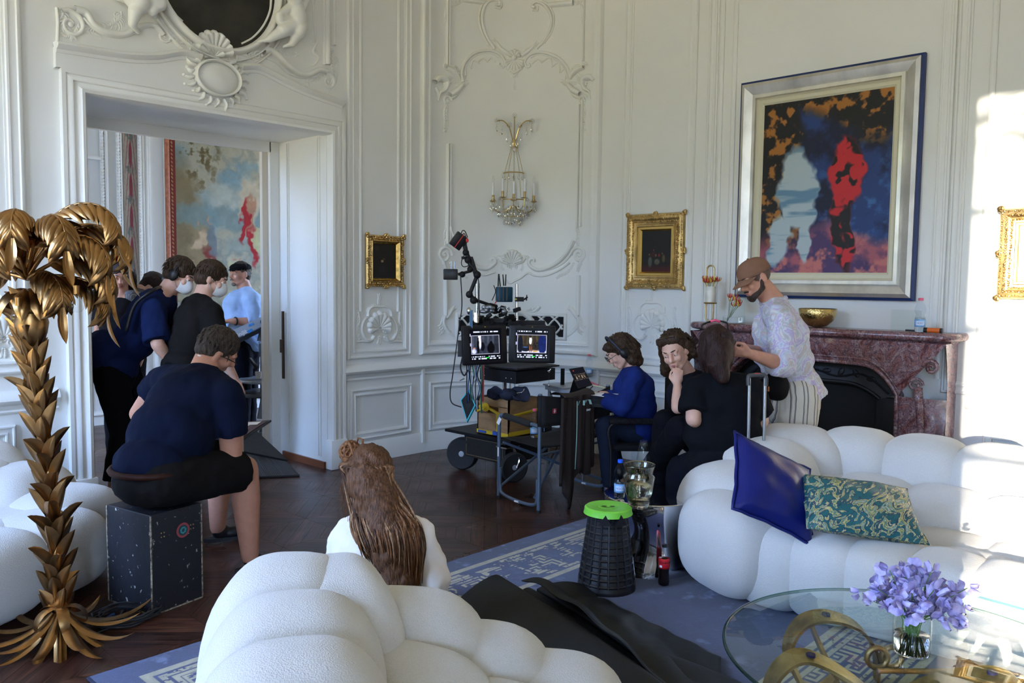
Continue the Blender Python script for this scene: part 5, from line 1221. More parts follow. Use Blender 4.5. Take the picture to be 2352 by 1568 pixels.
# ---- things on the mantel
def onm(px,py,x=6.17): p=onx(px,py,x); return p
bowl_y=onm(1878,720)[1]; bz=MZ+.001
b=thing('bowl','hammered brass bowl on the mantel shelf','bowl',(6.17,bowl_y,bz))
prb=[(.0,.0),(.03,.001),(.07,.012),(.115,.05),(.135,.09),(.143,.14)]; mb=MB(); mb.lathe([(r*.98,z) for r,z in prb]+[(r*.98-.004,z+ .003) for r,z in prb[::-1]],(6.17,bowl_y,bz),40); o=mb.build('bowl',mat('hammered_brass',(.62,.45,.18),.22,1.,bump=.9,bs=55,bdist=.006),b,smooth=True)
wy=onm(2112,760,6.13)[1]; bottle('water bottle with a pink cap on the right end of the mantel shelf',6.13,wy,bz,M['cap_pink'],.24,.45,'VESO')
oy_=onm(2143,760,6.13)[1]; lg=thing('orange_canister','small orange and black canister lying at the right end of the mantel shelf','canister',(6.13,oy_,bz+.018))
mb=MB(); mb.cone((6.13,oy_+.035,bz+.018),(6.13,oy_-.045,bz+.018),.017,.017,16); mb.build('body',mat('orange',(.62,.12,.01),.5),lg); mb=MB(); mb.cone((6.13,oy_+.06,bz+.018),(6.13,oy_+.035,bz+.018),.0175,.0175,16); mb.cone((6.13,oy_-.045,bz+.018),(6.13,oy_-.06,bz+.018),.0175,.0175,16); mb.build('cap',M['blackpl'],lg)
M['acryl']=thin('clear_acrylic',(.95,.97,.96),1.3)
ay=onm(2085,740,6.22)[1]; ac=thing('acrylic_block','clear acrylic frame standing beside the bottle on the mantel','frame',(6.24,ay,bz)); mb=MB(); mb.box((6.24,ay+.02,bz+.075),(.02,.20,.15)); mb.build('acrylic',M['acryl'],ac,smooth=False); mb=MB(); mb.box((6.22,ay-.02,bz+.006),(.03,.06,.012)); mb.build('foot',M['blackpl'],ac,smooth=False)
# loop holder with candle-like vase and red flowers
ly=onm(1630,700,6.15)[1]; lp=thing('loop_vase','tall brass loop holding a marbled cylinder vase, on the mantel','vase',(6.15,ly,bz))
mb=MB(); r_=.033; pts=[(6.15,ly+r_*math.cos(a),bz+.44+r_*math.sin(a)) for a in np.linspace(0,PI,12)]+[(6.15,ly-r_*math.cos(a),bz+.042-r_*math.sin(a)) for a in np.linspace(0,PI,12)]
mb.tube(pts,.007,8,closed=True); mb.build('loop',M['brass'],lp,smooth=True)
mb=MB(); mb.lathe([(0,.155),(.052,.155),(.056,.162),(.05,.168),(0,.168)],(6.15,ly-.006,bz),28); mb.build('dish',M['brass'],lp)
mb=MB(); mb.lathe([(.0,.168),(.044,.168),(.046,.30),(.043,.30),(.041,.18),(0,.18)],(6.15,ly-.006,bz),28); mb.build('cylinder',mat('marbled_white',(.72,.70,.62),.35,var=.25,vs=9),lp)
M['gloriosa']=mat('gloriosa',(.55,.02,.04),.5,var=.5,vs=30,col2=(.75,.10,.05)); M['yel']=mat('yellow_edge',(.75,.55,.08),.5)
def gloriosa(c,label,vase_pt,group,n=1,s=1.):
    t=thing('red_flower',label,'flower',tuple(vase_pt),group); c=Vector(c); mb=MB(); mb.tube(cr_spline([vase_pt,(Vector(vase_pt)*.5+c*.5)+Vector((.01,.008,.0)),c],5),.0014,5); mb.build('stem',M['stem'],t)
    a0=fr_.random()*6
    for k in range(6):
        a=a0+k*PI/3+fr_.uniform(-.2,.2); o=Vector((math.cos(a),math.sin(a),.2)); mb=MB(); q=c.copy(); d=(o+Vector((0,0,-.3))).normalized(); pts=[]
        blade(mb,c,d,Vector((0,0,1)),.055*s,.011*s,-2.2,.3,nv=8); mb.build('petal',M['gloriosa'] if k%3 else M['yel'],t,smooth=True)
rg=random.Random(4)
for k in range(11):
    a=k*2.4; r_=.055*math.sqrt(k/11); gloriosa((6.15+r_*math.cos(a),ly+.004+r_*1.25*math.sin(a)-.006,bz+.325+.03*rg.random()),'red flame lily in the tall brass loop vase',(6.15,ly-.006,bz+.2),'flame lilies in the loop vase')
vy_=onm(1685,720,6.15)[1]; va=thing('square_vase','low square clear vase with leaning red and yellow lilies, left on the mantel','vase',(6.15,vy_,bz))
mb=MB(); 
for dx,dy,sx_,sy_ in ((.05,0,.006,.15),(-.05,0,.006,.15),(0,.075,.106,.006),(0,-.075,.106,.006)): mb.box((6.15+dx,vy_+dy,bz+.032),(sx_,sy_,.064))
mb.box((6.15,vy_,bz+.004),(.10,.15,.008)); mb.build('vessel',M['glass'],va,smooth=False)
mb=MB(); mb.box((6.15,vy_,bz+.03),(.092,.14,.04)); mb.build('water',M['water'],va,smooth=False)
mb=MB(); mb.box((6.20,vy_-.0,bz+.115),(.006,.15,.22)); mb.build('back_pane',M['acryl'],va,smooth=False)
for k in range(9):
    gloriosa((6.15+rg.uniform(-.04,.04),vy_-.015+rg.uniform(-.05,.04),bz+.13+.09*rg.random()),'red and yellow flame lily leaning out of the square vase',(6.15+rg.uniform(-.02,.02),vy_+.05,bz+.02),'flame lilies in the square vase')
# ================= PAINTINGS =================
def picture(name,label,wpt,w,h,prof,mats,img,ires,back=.0,tilt=0.,parts=None,curl=False,corner=0.):
    """wpt=(s,z) lower left; frame profile list of (inset, height); mats per ring"""
    s0,z0=wpt; th_=0
    def F(a,b,n): return W(s0+a,z0+b,n)
    t=thing(name,label,'painting',W(s0+w/2,z0,0))
    K=len(prof)
    segs=[]
    cur=0
    for mi,(i0,i1,m_,nm) in enumerate(mats):
        mb=MB(); vs=[]; 
        for k in range(i0,i1+1):
            o,n=prof[k]; vs+= [F(o,o,n),F(w-o,o,n),F(w-o,h-o,n),F(o,h-o,n)]
        fs=[]
        for k in range(i1-i0):
            for e in range(4): fs.append((4*k+e,4*k+(e+1)%4,4*k+4+(e+1)%4,4*k+4+e))
        mb.add(vs,fs); 
        if curl and nm=='frame':
            rr_=random.Random(int(w*1000)); oo=prof[i0][0]; 
            cen=sum(p[0] for p in prof[i0:i1+1])/(i1-i0+1); hw=(prof[i1][0]-prof[i0][0])
            per=2*(w+h); n=int(per/.022)
            for q in range(n):
                d=q/n*per
                for lane in (.22,.5,.78):
                    o=prof[i0][0]+hw*lane; ww,hh=w-2*o,h-2*o; p_=d/per*2*(ww+hh)
                    if p_<ww: a,b=o+p_,o
                    elif p_<ww+hh: a,b=w-o,o+p_-ww
                    elif p_<2*ww+hh: a,b=w-o-(p_-ww-hh),h-o
                    else: a,b=o,h-o-(p_-2*ww-hh)
                    nn=np.interp(lane,[0,.5,1],[prof[i0+1][1],max(p[1] for p in prof),prof[i1][1]])
                    mb.ell(F(a+rr_.uniform(-.003,.003),b+rr_.uniform(-.003,.003),nn-.002),(.006+.004*rr_.random(),.006+.004*rr_.random(),.009),rot('Z',rr_.random()*3)@rot('X',rr_.random()*3),7,5)
            for (a,b) in ((.0,.0),(w,0),(0,h),(w,h),(w/2,0),(w/2,h),(0,h/2),(w,h/2)):
                for q in range(corner):
                    an=q*2.4; mb.ell(F(min(max(a+.012*math.cos(an),-.004),w+.004),min(max(b+.016*math.sin(an),-.004),h+.004),.03+.01*rr_.random()),(.014,.014,.018),rot('X',q),8,5)
        mb.build(nm,m_,t,smooth=.5)
    o,n=prof[-1]; p0=np.array(F(o,o,n)); p1=np.array(F(w-o,o,n)); p2=np.array(F(o,h-o,n)); ux=(p1-p0); wd=np.linalg.norm(ux); uz=(p2-p0); hd=np.linalg.norm(uz)
    ngrid('picture_surface',p0,ux/wd,uz/hd,wd,hd,ires[0],ires[1],img,M['canvas'],t)
    return t
M['silver']=mat('silver_leaf',(.62,.60,.55),.38,.75,var=.2,vs=7,bump=.08,bs=20,stretch=(1,1,.5)); M['navy']=mat('navy_edge',(.012,.03,.12),.5); M['cream']=mat('cream_slip',(.62,.58,.42),.5); M['dgold']=mat('dark_gilt',(.42,.26,.07),.35,1.,var=.5,vs=30,bump=.4,bs=120,bdist=.003)
pa=wl(1707.5,193.3); pb=wl(2103,691.5); sA,zT=pa; sB,zB=pb
def art(u,v):
    # plain abstract stand-in: fields of the picture's colours only
    n=vnoise(u,v,5,7,41,5); n2=vnoise(u,v,14,18,42,4); n3=vnoise(u,v,3,26,43,3); u=u+(vnoise(u,v,9,12,44,3)-.5)*.10; v=v+(vnoise(u,v,10,10,45,3)-.5)*.09
    c=np.zeros(u.shape+(3,))+np.array([.12,.22,.42]); c=lerp(c,[.06,.09,.20],np.clip((n-.45)*5,0,1)); c=lerp(c,[.22,.38,.58],np.clip((n2-.55)*5,0,1)*blob(u,v,.75,.4,.5,.5,.8))
    fl=np.clip((.27+.05*u-.08*(u>.6)*(u-.6)*4-v)*14,0,1); c=lerp(c,[.62,.34,.38],fl); c=lerp(c,[.28,.20,.36],fl*np.clip((n-.45)*6,0,1)); c=lerp(c,[.72,.42,.40],fl*np.clip((n2-.55)*6,0,1))
    cur=np.clip((.30-u+.05*np.sin(v*9))*14,0,1)*np.clip((v-.12)*8,0,1); cur=np.maximum(cur,np.clip((v-.80-.10*np.sin(u*5))*12,0,1)); c=lerp(c,[.06,.05,.07],cur); c=lerp(c,[.62,.40,.16],cur*np.clip((n2-.50)*9,0,1))
    pale=blob(u,v,.30,.47,.17,.27,.18,.25); pale=np.maximum(pale,blob(u,v,.17,.20,.10,.17,.2,-.3)); pale=np.maximum(pale,blob(u,v,.36,.20,.07,.14,.2)); c=lerp(c,[.66,.72,.74],pale); c=lerp(c,[.38,.52,.62],pale*np.clip((n3-.5)*6,0,1))
    red=blob(u,v,.68,.56,.145,.22,.15); red=np.maximum(red,blob(u,v,.66,.25,.09,.26,.15,.12)); c=lerp(c,[.74,.15,.18],red); c=lerp(c,[.07,.04,.07],red*(np.clip((vnoise(u,v,16,20,47,2)-.48)*9,0,1)))
    return c
pf=[(0,0),(0,.035),(.022,.045),(.022,.06),(.05,.075),(.085,.06),(.115,.045),(.12,.062),(.145,.065),(.15,.045),(.165,.03),(.19,.028),(.20,.020),(.205,.016)]
picture('large_painting','large painting of pale and red forms on blue, in a silver frame above the fireplace',(sA,zB),sB-sA,zT-zB,pf,((0,2,M['navy'],'frame_edge'),(2,9,M['silver'],'frame'),(9,13,M['cream'],'slip')),art,(220,280))
def dark1(u,v):
    n=vnoise(u,v,4,5,51,4); c=np.zeros(u.shape+(3,))+np.array([.10,.085,.07]); c=lerp(c,[.05,.045,.045],n); c=lerp(c,[.26,.22,.16],blob(u,v,.18,.88,.14,.10,.5)*.5); c=lerp(c,[.62,.50,.40],blob(u,v,.40,.50,.07,.05,.4)*.9); c=lerp(c,[.30,.22,.16],blob(u,v,.47,.56,.07,.045,.4)*.9); c=lerp(c,[.12,.12,.17],blob(u,v,.42,.28,.2,.2,.6)*.8); return c
def dark2(u,v):
    n=vnoise(u,v,4,5,52,4); c=np.zeros(u.shape+(3,))+np.array([.07,.055,.06]); c=lerp(c,[.28,.06,.08],np.clip((.2-v)*8,0,1)); c=lerp(c,[.30,.08,.08],blob(u,v,.42,.42,.13,.1,.5)*.8)
    for x,y,rx_,ry_,cl in ((.30,.24,.09,.16,[.36,.38,.34]),(.54,.24,.12,.09,[.45,.45,.38]),(.77,.32,.07,.12,[.42,.34,.2]),(.5,.40,.035,.04,[.6,.4,.3]),(.61,.40,.04,.05,[.6,.12,.1]),(.72,.44,.03,.03,[.5,.34,.25]),(.42,.53,.03,.03,[.45,.25,.2]),(.27,.42,.03,.03,[.5,.36,.28])): c=lerp(c,cl,blob(u,v,x,y,rx_,ry_,.4)*.9)
    return lerp(c,[.03,.03,.03],n*.4)
a=wl(838,538); b_=wl(923,659); 
gp=[(0,0),(0,.02),(.012,.035),(.03,.03),(.055,.045),(.062,.03),(.075,.02),(.08,.012)]
picture('small_painting','small dark painting in a heavy carved gilt frame, on the wall right of the doorway',(a[0],b_[1]),b_[0]-a[0],a[1]-b_[1],gp,((0,1,M['gold'],'frame_side'),(1,5,M['gold'],'frame'),(5,7,M['dgold'],'slip')),dark1,(60,90),curl=True,corner=5)
a=wl(1446,494); b_=wl(1574,664); gp2=[(0,0),(0,.03),(.01,.05),(.045,.06),(.075,.04),(.095,.035),(.10,.042),(.115,.04),(.12,.03),(.14,.03),(.155,.012)]
picture('small_painting','small dark painting of seated figures in a wide ornate gilt frame, left of the fireplace',(a[0],b_[1]),b_[0]-a[0],a[1]-b_[1],gp2,((0,1,M['dgold'],'frame_side'),(1,5,M['gold'],'frame'),(5,8,M['gold'],'inner_frame'),(8,10,mat('bright_gilt',(.75,.5,.16),.25,1.),'slip')),dark2,(70,100),curl=True,corner=4)
a=wl(2301,480); w_=.60; b_=wl(2293,686)
picture('small_painting','sunlit painting in a gilt frame cut off by the right edge of the photo',(min(a[0],b_[0]),b_[1]),w_,a[1]-b_[1],gp2,((0,1,M['gold'],'frame_side'),(1,5,M['gold'],'frame'),(5,8,M['gold'],'inner_frame'),(8,10,M['cream'],'slip')),dark1,(60,80),curl=True,corner=4)
# dark oval picture above the door
oc=ZM(100,0,3.36)((1345,-160))[0]; ov=thing('oval_painting','dark oval painting in the stucco over the doorway','painting',W(oc[0],oc[1]-.5,0))
mb=MB(); mb.v=[W(oc[0],oc[1],.012)]+[W(oc[0]+.48*math.cos(a),oc[1]+.51*math.sin(a),.012) for a in np.linspace(0,2*PI,49)[:-1]]; mb.f=[(0,i+1,(i+1)%48+1) for i in range(48)]; mb.build('canvas',mat('dark_canvas',(.012,.012,.010),.35,var=.6,vs=4,col2=(.04,.038,.03)),ov,smooth=False)
# ================= CRYSTAL SCONCE =================
ss,sz=wl(1180,390); base_=Vector(W(ss,2.75,0)); nn=Vector((W(ss,2,.1)[0]-W(ss,2,0)[0],W(ss,2,.1)[1]-W(ss,2,0)[1],0)).normalized(); tt=Vector((nn.y*-1,nn.x,0))*-1
if tt.dot(Vector((.69,-.73,0)))<0: tt=-tt
sc=thing('wall_sconce','crystal and brass candle sconce with chains and hanging drops on the curved wall','wall light',tuple(base_))
def SP(a,n,z): return base_*1.0+tt*a+nn*n+Vector((0,0,z-2.75))
M['crystal']=mat('crystal',(.98,.98,1),.0,trans=1,ior=1.5); M['candle']=mat('candle_sleeve',(.80,.82,.86),.5)
mb=MB(); 
for sg in (-1,1): mb.tube(cr_spline([SP(0,.03,3.02),SP(sg*.02,.06,3.06),SP(sg*.05,.09,3.16),SP(sg*.11,.10,3.22),SP(sg*.17,.09,3.22)],6),.006,6)
mb.tube(cr_spline([SP(0,.03,3.02),SP(0,.08,3.12),SP(0,.12,3.20),SP(0,.11,3.26)],6),.006,6)
mb.cone(SP(0,.0,3.0),SP(0,.06,3.0),.02,.02); mb.cone(SP(0,.05,2.98),SP(0,.05,3.05),.015,.012); mb.build('top_bracket',M['brass'],sc)
for k in range(5):
    a=(k-2)*.55; x0,n0=.03*math.sin(a),.05+.01*math.cos(a); x1,n1=.10*math.sin(a),.03+.10*math.cos(a); x2,n2=.135*math.sin(a),.02+.14*math.cos(a); mb=MB()
    for (pA,pB) in (((x0,n0,2.98),(x1,n1,2.73)),((x1,n1,2.72),(x2,n2,2.46))):
        A_=SP(*pA);B_=SP(*pB); L=(B_-A_).length; m_=int(L/.016)
        for i in range(m_): q=A_.lerp(B_,(i+.5)/m_); mb.tube([q+Vector((0,0,.008)),q+tt*(.004 if i%2 else 0)+nn*(0 if i%2 else .004),q-Vector((0,0,.008))],.0022,4)
    mb.build('chain',M['brass'],sc)
for zz,r_ in ((2.725,.10),(2.46,.135),(2.30,.08)):
    mb=MB(); mb.tube([SP(r_*math.sin(a),.02+r_*math.cos(a),zz) for a in np.linspace(-1.6,1.6,20)],.006,6); mb.build('hoop',M['brass'],sc,smooth=True)
for k,(a,L,zc) in enumerate(((-1.35,.205,2.47),(-.68,.17,2.50),(0,.18,2.47),(.68,.17,2.50),(1.35,.205,2.47))):
    x,n=L*math.sin(a),.03+L*math.cos(a); mb=MB()
    mb.tube(cr_spline([SP(.02*math.sin(a),.05,2.40),SP(x*.5,n*.55,2.34),SP(x*.9,n*.95,2.36),SP(x,n,zc-.03)],6),.006,6); mb.lathe([(.004,-.035),(.03,-.03),(.034,-.024),(.012,-.02),(.011,0),(.014,.03),(.012,.034)],SP(x,n,zc),14); arm=mb.build('arm',M['brass'],sc)
    mb=MB(); mb.cone(SP(x,n,zc+.03),SP(x,n,zc+.155),.011,.010,12); mb.build('candle',M['candle'],arm)
    mb=MB(); mb.lathe([(.009,0),(.017,.022),(.016,.04),(.006,.07),(.001,.078)],SP(x,n,zc+.155),14); mb.build('bulb',M['glass'],arm,smooth=True)
def drop(p,s,kind=0):
    mb=MB(); 
    if kind==0: mb.lathe([(.0005,0),(.004,-.006),(.004,-.012),(.001,-.016),(.012,-.048),(.011,-.06),(.0005,-.078)],p,6)
    elif kind==1: mb.ell(p-Vector((0,0,.035)),(.03,.03,.03),None,12,8)
    else:
        for i in range(8): a=i*PI/4; mb.ell(p+tt*.014*math.cos(a)+Vector((0,0,.014*math.sin(a))),(.009,.009,.009),None,6,4)
    mb.v=[tuple(Vector(p)+(Vector(q)-Vector(p))*s) for q in mb.v]; return mb.build('crystal_drop',M['crystal'],sc,smooth=False if kind==0 else True)
rs=random.Random(8)
for a in np.linspace(-1.45,1.45,15): drop(SP(.225*math.sin(a),.03+.225*math.cos(a),2.43-rs.random()*.02),1.0)
for a in np.linspace(-1.4,1.4,14): drop(SP(.15*math.sin(a),.03+.15*math.cos(a),2.38-rs.random()*.03),1.1)
for a in np.linspace(-1.4,1.4,10): drop(SP(.09*math.sin(a),.03+.09*math.cos(a),2.31-rs.random()*.03),1.0)
for a in np.linspace(-1.3,1.3,7): drop(SP(.11*math.sin(a),.03+.11*math.cos(a),2.71),.8)
for x,z_ in ((-.17,3.20),(.17,3.20),(-.12,3.17),(.12,3.17),(-.07,3.10),(.07,3.10),(-.03,3.04),(.03,3.04),(0,3.0)): drop(SP(x,.09,z_),1.1)
for x,z_ in ((-.17,3.22),(.17,3.22),(0,3.27),(-.05,3.18),(.05,3.18)): drop(SP(x,.10,z_),1.2,2)
for a in (-1.35,-.68,0,.68,1.35): drop(SP(.205*math.sin(a),.035+.205*math.cos(a),2.45),1.0,2)
drop(SP(0,.10,2.27),1.0,1)
for o in [o for o in C.objects if o.type=='MESH' and o.data.materials and o.data.materials[0] and (o.data.materials[0].name in ('glass','clear_plastic','clear_acrylic','greenish_glass') or o.data.materials and o.data.materials[0] and 'Principled BSDF' in o.data.materials[0].node_tree.nodes and o.data.materials[0].node_tree.nodes['Principled BSDF'].inputs['Transmission Weight'].default_value>.5)]: recalc(o)
# ================= VIDEO CART =================
def V(px,py,D): return Vector(P(px,py,D))
AX=Vector((1,0,0)); AY=Vector((0,1,0)); AZ=Vector((0,0,1))
K0=V(1168,1003,6.80); K0.z=.36   # near corner of the crate on the cart shelf
cart=thing('video_cart','black wheeled video cart with a wooden crate and twin monitors, in the rounded corner','cart',(K0.x+.3,K0.y+.3,0))
X0,Y0=K0.x-.03,K0.y-.03
mb=MB(); mb.box((X0+.36,Y0+.36,.345),(.76,.80,.025),bev=.004)
for dx,dy in ((.70,.02),(.70,.72)): mb.box((X0+dx,Y0+dy,.62),(.025,.025,.56))
mb.build('shelf',M['black'],cart,smooth=False)
mb=MB(); mb.box((X0+.33,Y0+.34,.225),(.55,.50,.19),bev=.008); mb.build('lower_case',mat('scratched_black',(.015,.014,.013),.5,var=.0,bump=.2),cart,smooth=False)
mb=MB()
for z0_ in (.15,.30): mb.box((X0+.055,Y0+.34,z0_),(.004,.44,.004))
for y_ in (.12,.56): mb.box((X0+.055,Y0+y_,.225),(.004,.004,.15))
mb.build('case_outline',mat('chipped_edge',(.20,.14,.07),.7),cart,smooth=False)
M['rimp']=mat('silver_rim',(.42,.43,.46),.4,.3)
def wheel(c,ax,r,w,nm='wheel'):
    ax=Vector(ax).normalized(); R=ax.to_track_quat('Z','Y').to_matrix(); mb=MB()
    mb.lathe([(r*.52,-w*.35),(r*.60,-w*.42),(r*.9,-w*.5),(r,-w*.3),(r*1.01,0),(r,w*.3),(r*.9,w*.5),(r*.60,w*.42),(r*.52,w*.35)],c,36,R); o=mb.build(nm,M['rubber'],cart)
    mb=MB(); mb.lathe([(r*.56,-w*.34),(r*.50,-w*.30),(r*.46,-w*.1),(r*.2,-w*.14),(r*.17,-w*.42),(r*.08,-w*.45),(.0,-w*.45)],c,28,R); mb.lathe([(r*.56,w*.34),(r*.50,w*.30),(r*.46,w*.1),(r*.2,w*.14),(r*.17,w*.42),(.0,w*.45)],c,28,R)
    for i in range(4): a=i*PI/2; mb.ell(Vector(c)+R@Vector((r*.32*math.cos(a),r*.32*math.sin(a),-w*.15)),(.008,.008,.006),None,8,5); mb.ell(Vector(c)+R@Vector((r*.32*math.cos(a),r*.32*math.sin(a),w*.15)),(.008,.008,.006),None,8,5)
    mb.build('rim',M['rimp'],o)
wl_=V(1063,1033,7.25); wl_.z=.145; wheel(wl_,(-1,-.45,0),.142,.09)
wc=V(1180,1073,6.82); wc.z=.125; wheel(wc,(-.35,-1,0),.125,.05)
wheel(Vector((X0+.78,Y0+.78,.14)),(-1,0,0),.14,.08); 
mb=MB(); mb.tube(cr_spline([wc+Vector((.06,.02,0)),wc+Vector((.05,.04,.08)),wc+Vector((.02,.06,.155))],5),.014,8); mb.box(wc+Vector((-.02,.05,.17)),(.16,.12,.012)); mb.tube(cr_spline([wc-AY*.035,wc-AY*.035+Vector((.03,0,.07)),wc+Vector((.01,.02,.16))],5),.010,8); mb.build('caster_fork',M['chrome'],cart)
mb=MB(); mb.cone(wl_,wl_+Vector((.35,.1,0)),.015,.015); mb.build('axle',M['steel'],cart)
# wooden crate strapped on the shelf
M['crate']=mat('worn_plywood',(.30,.17,.075),.6,var=.25,vs=5,bump=.1,bs=30,stretch=(1,1,4))
cr0=thing('wooden_crate','worn wooden crate strapped with yellow webbing on the shelf of the video cart','crate',(K0.x+.18,K0.y+.19,.36))
cw,cd,ch=.36,.37,.32
mb=MB(); c=Vector((K0.x+cw/2,K0.y+cd/2,.36)); 
mb.box(c+AZ*.006,(cw,cd,.012)); mb.box(c+Vector((0,-cd/2+.006,ch/2)),(cw,.012,ch)); mb.box(c+Vector((0,cd/2-.006,ch/2)),(cw,.012,ch)); mb.box(c+Vector((cw/2-.006,0,ch/2)),(.012,cd,ch))
xx=c.x-cw/2+.006
mb.box((xx,c.y,.36+.095),(.012,cd,.19)); mb.box((xx,c.y,.36+.285),(.012,cd,.07)); mb.box((xx,c.y-.125,.36+.22),(.012,.12,.07)); mb.box((xx,c.y+.125,.36+.22),(.012,.12,.07)); mb.build('box',M['crate'],cr0,smooth=False)
txt('148',.05,(xx-.0075,c.y-.06,.44),face_R((-1,0,0)),mat('stencil_ink',(.06,.035,.02),.8),cr0)
M['strap']=mat('yellow_strap',(.62,.42,.02),.6,bump=.1)
st=thing('ratchet_strap','yellow ratchet strap tied around the wooden crate','strap',(K0.x,K0.y,.38)); 
mb=MB(); mb.tube([Vector((K0.x-.004,K0.y+cd,.55)),Vector((K0.x-.008,K0.y+.25,.60)),Vector((K0.x-.012,K0.y+.10,.555)),Vector((K0.x-.006,K0.y-.004,.545)),Vector((K0.x+.1,K0.y-.006,.55)),Vector((K0.x+cw,K0.y-.005,.57))],.012,4); mb.build('webbing',M['strap'],st,smooth=False)
mb=MB(); mb.box((K0.x+cw/2,K0.y-.004,.395),(cw,.004,.035)); mb.box((K0.x-.004,K0.y+cd/2,.385),(.004,cd,.03)); mb.box((K0.x-.01,K0.y+.12,.47),(.004,.03,.18)); mb.build('webbing',M['strap'],st,smooth=False)
mb=MB(); q=Vector((K0.x-.02,K0.y+.25,.60))
for i in range(4): mb.tube([q+Vector((-.004*i,.035*math.cos(a)+.01*i,.028*math.sin(a)*(1-.2*i))) for a in np.linspace(0,2*PI,12)[:-1]],.009,5,closed=True)
mb.build('strap_loop',M['strap'],st); mb=MB(); mb.box((K0.x-.012,K0.y+.14,.39),(.02,.05,.03)); mb.box((K0.x-.01,K0.y+.30,.385),(.01,.09,.02)); mb.build('buckle',mat('blue_buckle',(.03,.08,.35),.5),st,smooth=False)
# bundled black cloth on the crate
cl_=thing('bundled_cap','crumpled dark blue cloth hat with a silver clip lying on the crate','hat',(c.x,c.y,.70)); mb=MB()
hc=V(1168,900,6.80); 
mb.grid(lambda u,v:hc+tt*(.165*math.cos(2*PI*u)*(.35+.65*v))+nn*0+Vector((.0,.0,0))+AY*(.10*math.sin(2*PI*u)*(.4+.6*v))+AZ*(-.04+.055*math.sin(4*PI*u+.6)*v+.06*(v-.5)**2*2+.02*math.sin(9*u*2*PI/1)*v*.4),44,9,cu=True)
mb.ell(hc+AZ*-.02,(.075,.075,.05),None,18,10); o=mb.build('hat',mat('dark_denim',(.012,.016,.035),.8,bump=.3,bs=30),cl_,smooth=True); s_=o.modifiers.new('s','SOLIDIFY'); s_.thickness=.006
mb=MB(); mb.tube(cr_spline([hc+tt*.0-AY*.09+AZ*.0,hc+tt*.04-AY*.10+AZ*.01,hc+tt*.07-AY*.08+AZ*.035],6),.004,6); mb.build('clip',M['chrome'],cl_,smooth=True)
# drawer box and tray
zt0=.835; B0=V(1185,883,6.70); 
bw,bd_=.49,.42
mb=MB(); mb.box((B0.x+bw/2,B0.y+bd_/2,.875),(bw,bd_,.10),bev=.003); mb.build('drawer',M['black'],cart,smooth=False)
mb=MB(); T0=V(1186,847,6.66)
mb.box((T0.x+bw/2+.02,T0.y+bd_/2,.945),(bw+.04,bd_+.02,.014),bev=.003); tr=mb.build('tray',M['black'],cart,smooth=False)
mb=MB(); mb.box((T0.x+bw/2+.02,T0.y+bd_/2,.953),(bw-.0,bd_-.03,.004)); mb.build('carpet_pad',mat('grey_carpet',(.07,.07,.085),.95,var=.3,vs=120,bump=.5,bs=200),tr,smooth=False)
mb=MB()
for dx,dy in ((.0,-.01),(.0,.30),(-.002,.05)): mb.ell((B0.x-.002,B0.y+.03+dy+.03,.865),(.006,.006,.006),None,8,5)
mb.build('rivet',M['chrome'],cart)
kq=Vector((B0.x+.40,B0.y-.008,.905)); mb=MB(); mb.tube([kq+Vector((.012*math.cos(a),0,.012*math.sin(a))) for a in np.linspace(0,2*PI,12)[:-1]],.003,5,closed=True); mb.cone(kq,kq+Vector((.01,-.01,.018)),.006,.006); mb.tube([kq-AZ*.01,kq-AZ*.12],.0015,4); mb.ell(kq-AZ*.125,(.006,.006,.012),None,8,6); mb.build('keys',M['chrome'],cart)
# uprights behind
mb=MB(); 
for px,py0,py1,D in ((1095,735,648,6.75),(1187,745,652,6.95)):
    a=V(px,py0,D); b=V(px,py1,D); mb.cone(a,b,.013,.013,14); mb.cone(a-AZ*.02,a+AZ*.03,.022,.022,12)
mb.cone(Vector((X0+.36,Y0+.40,.35)),Vector((X0+.36,Y0+.40,1.15)),.02,.02,14); mb.build('pole',M['chrome'],cart)
mb=MB(); q=V(1170,742,6.95); mb.box(q,(.6,.05,.05),R=Matrix((tt,nn,AZ)).transposed()); mb.box(V(1140,735,6.9),(.25,.12,.03),R=Matrix((tt,nn,AZ)).transposed()); mb.build('crossbar',M['black'],cart,smooth=False)
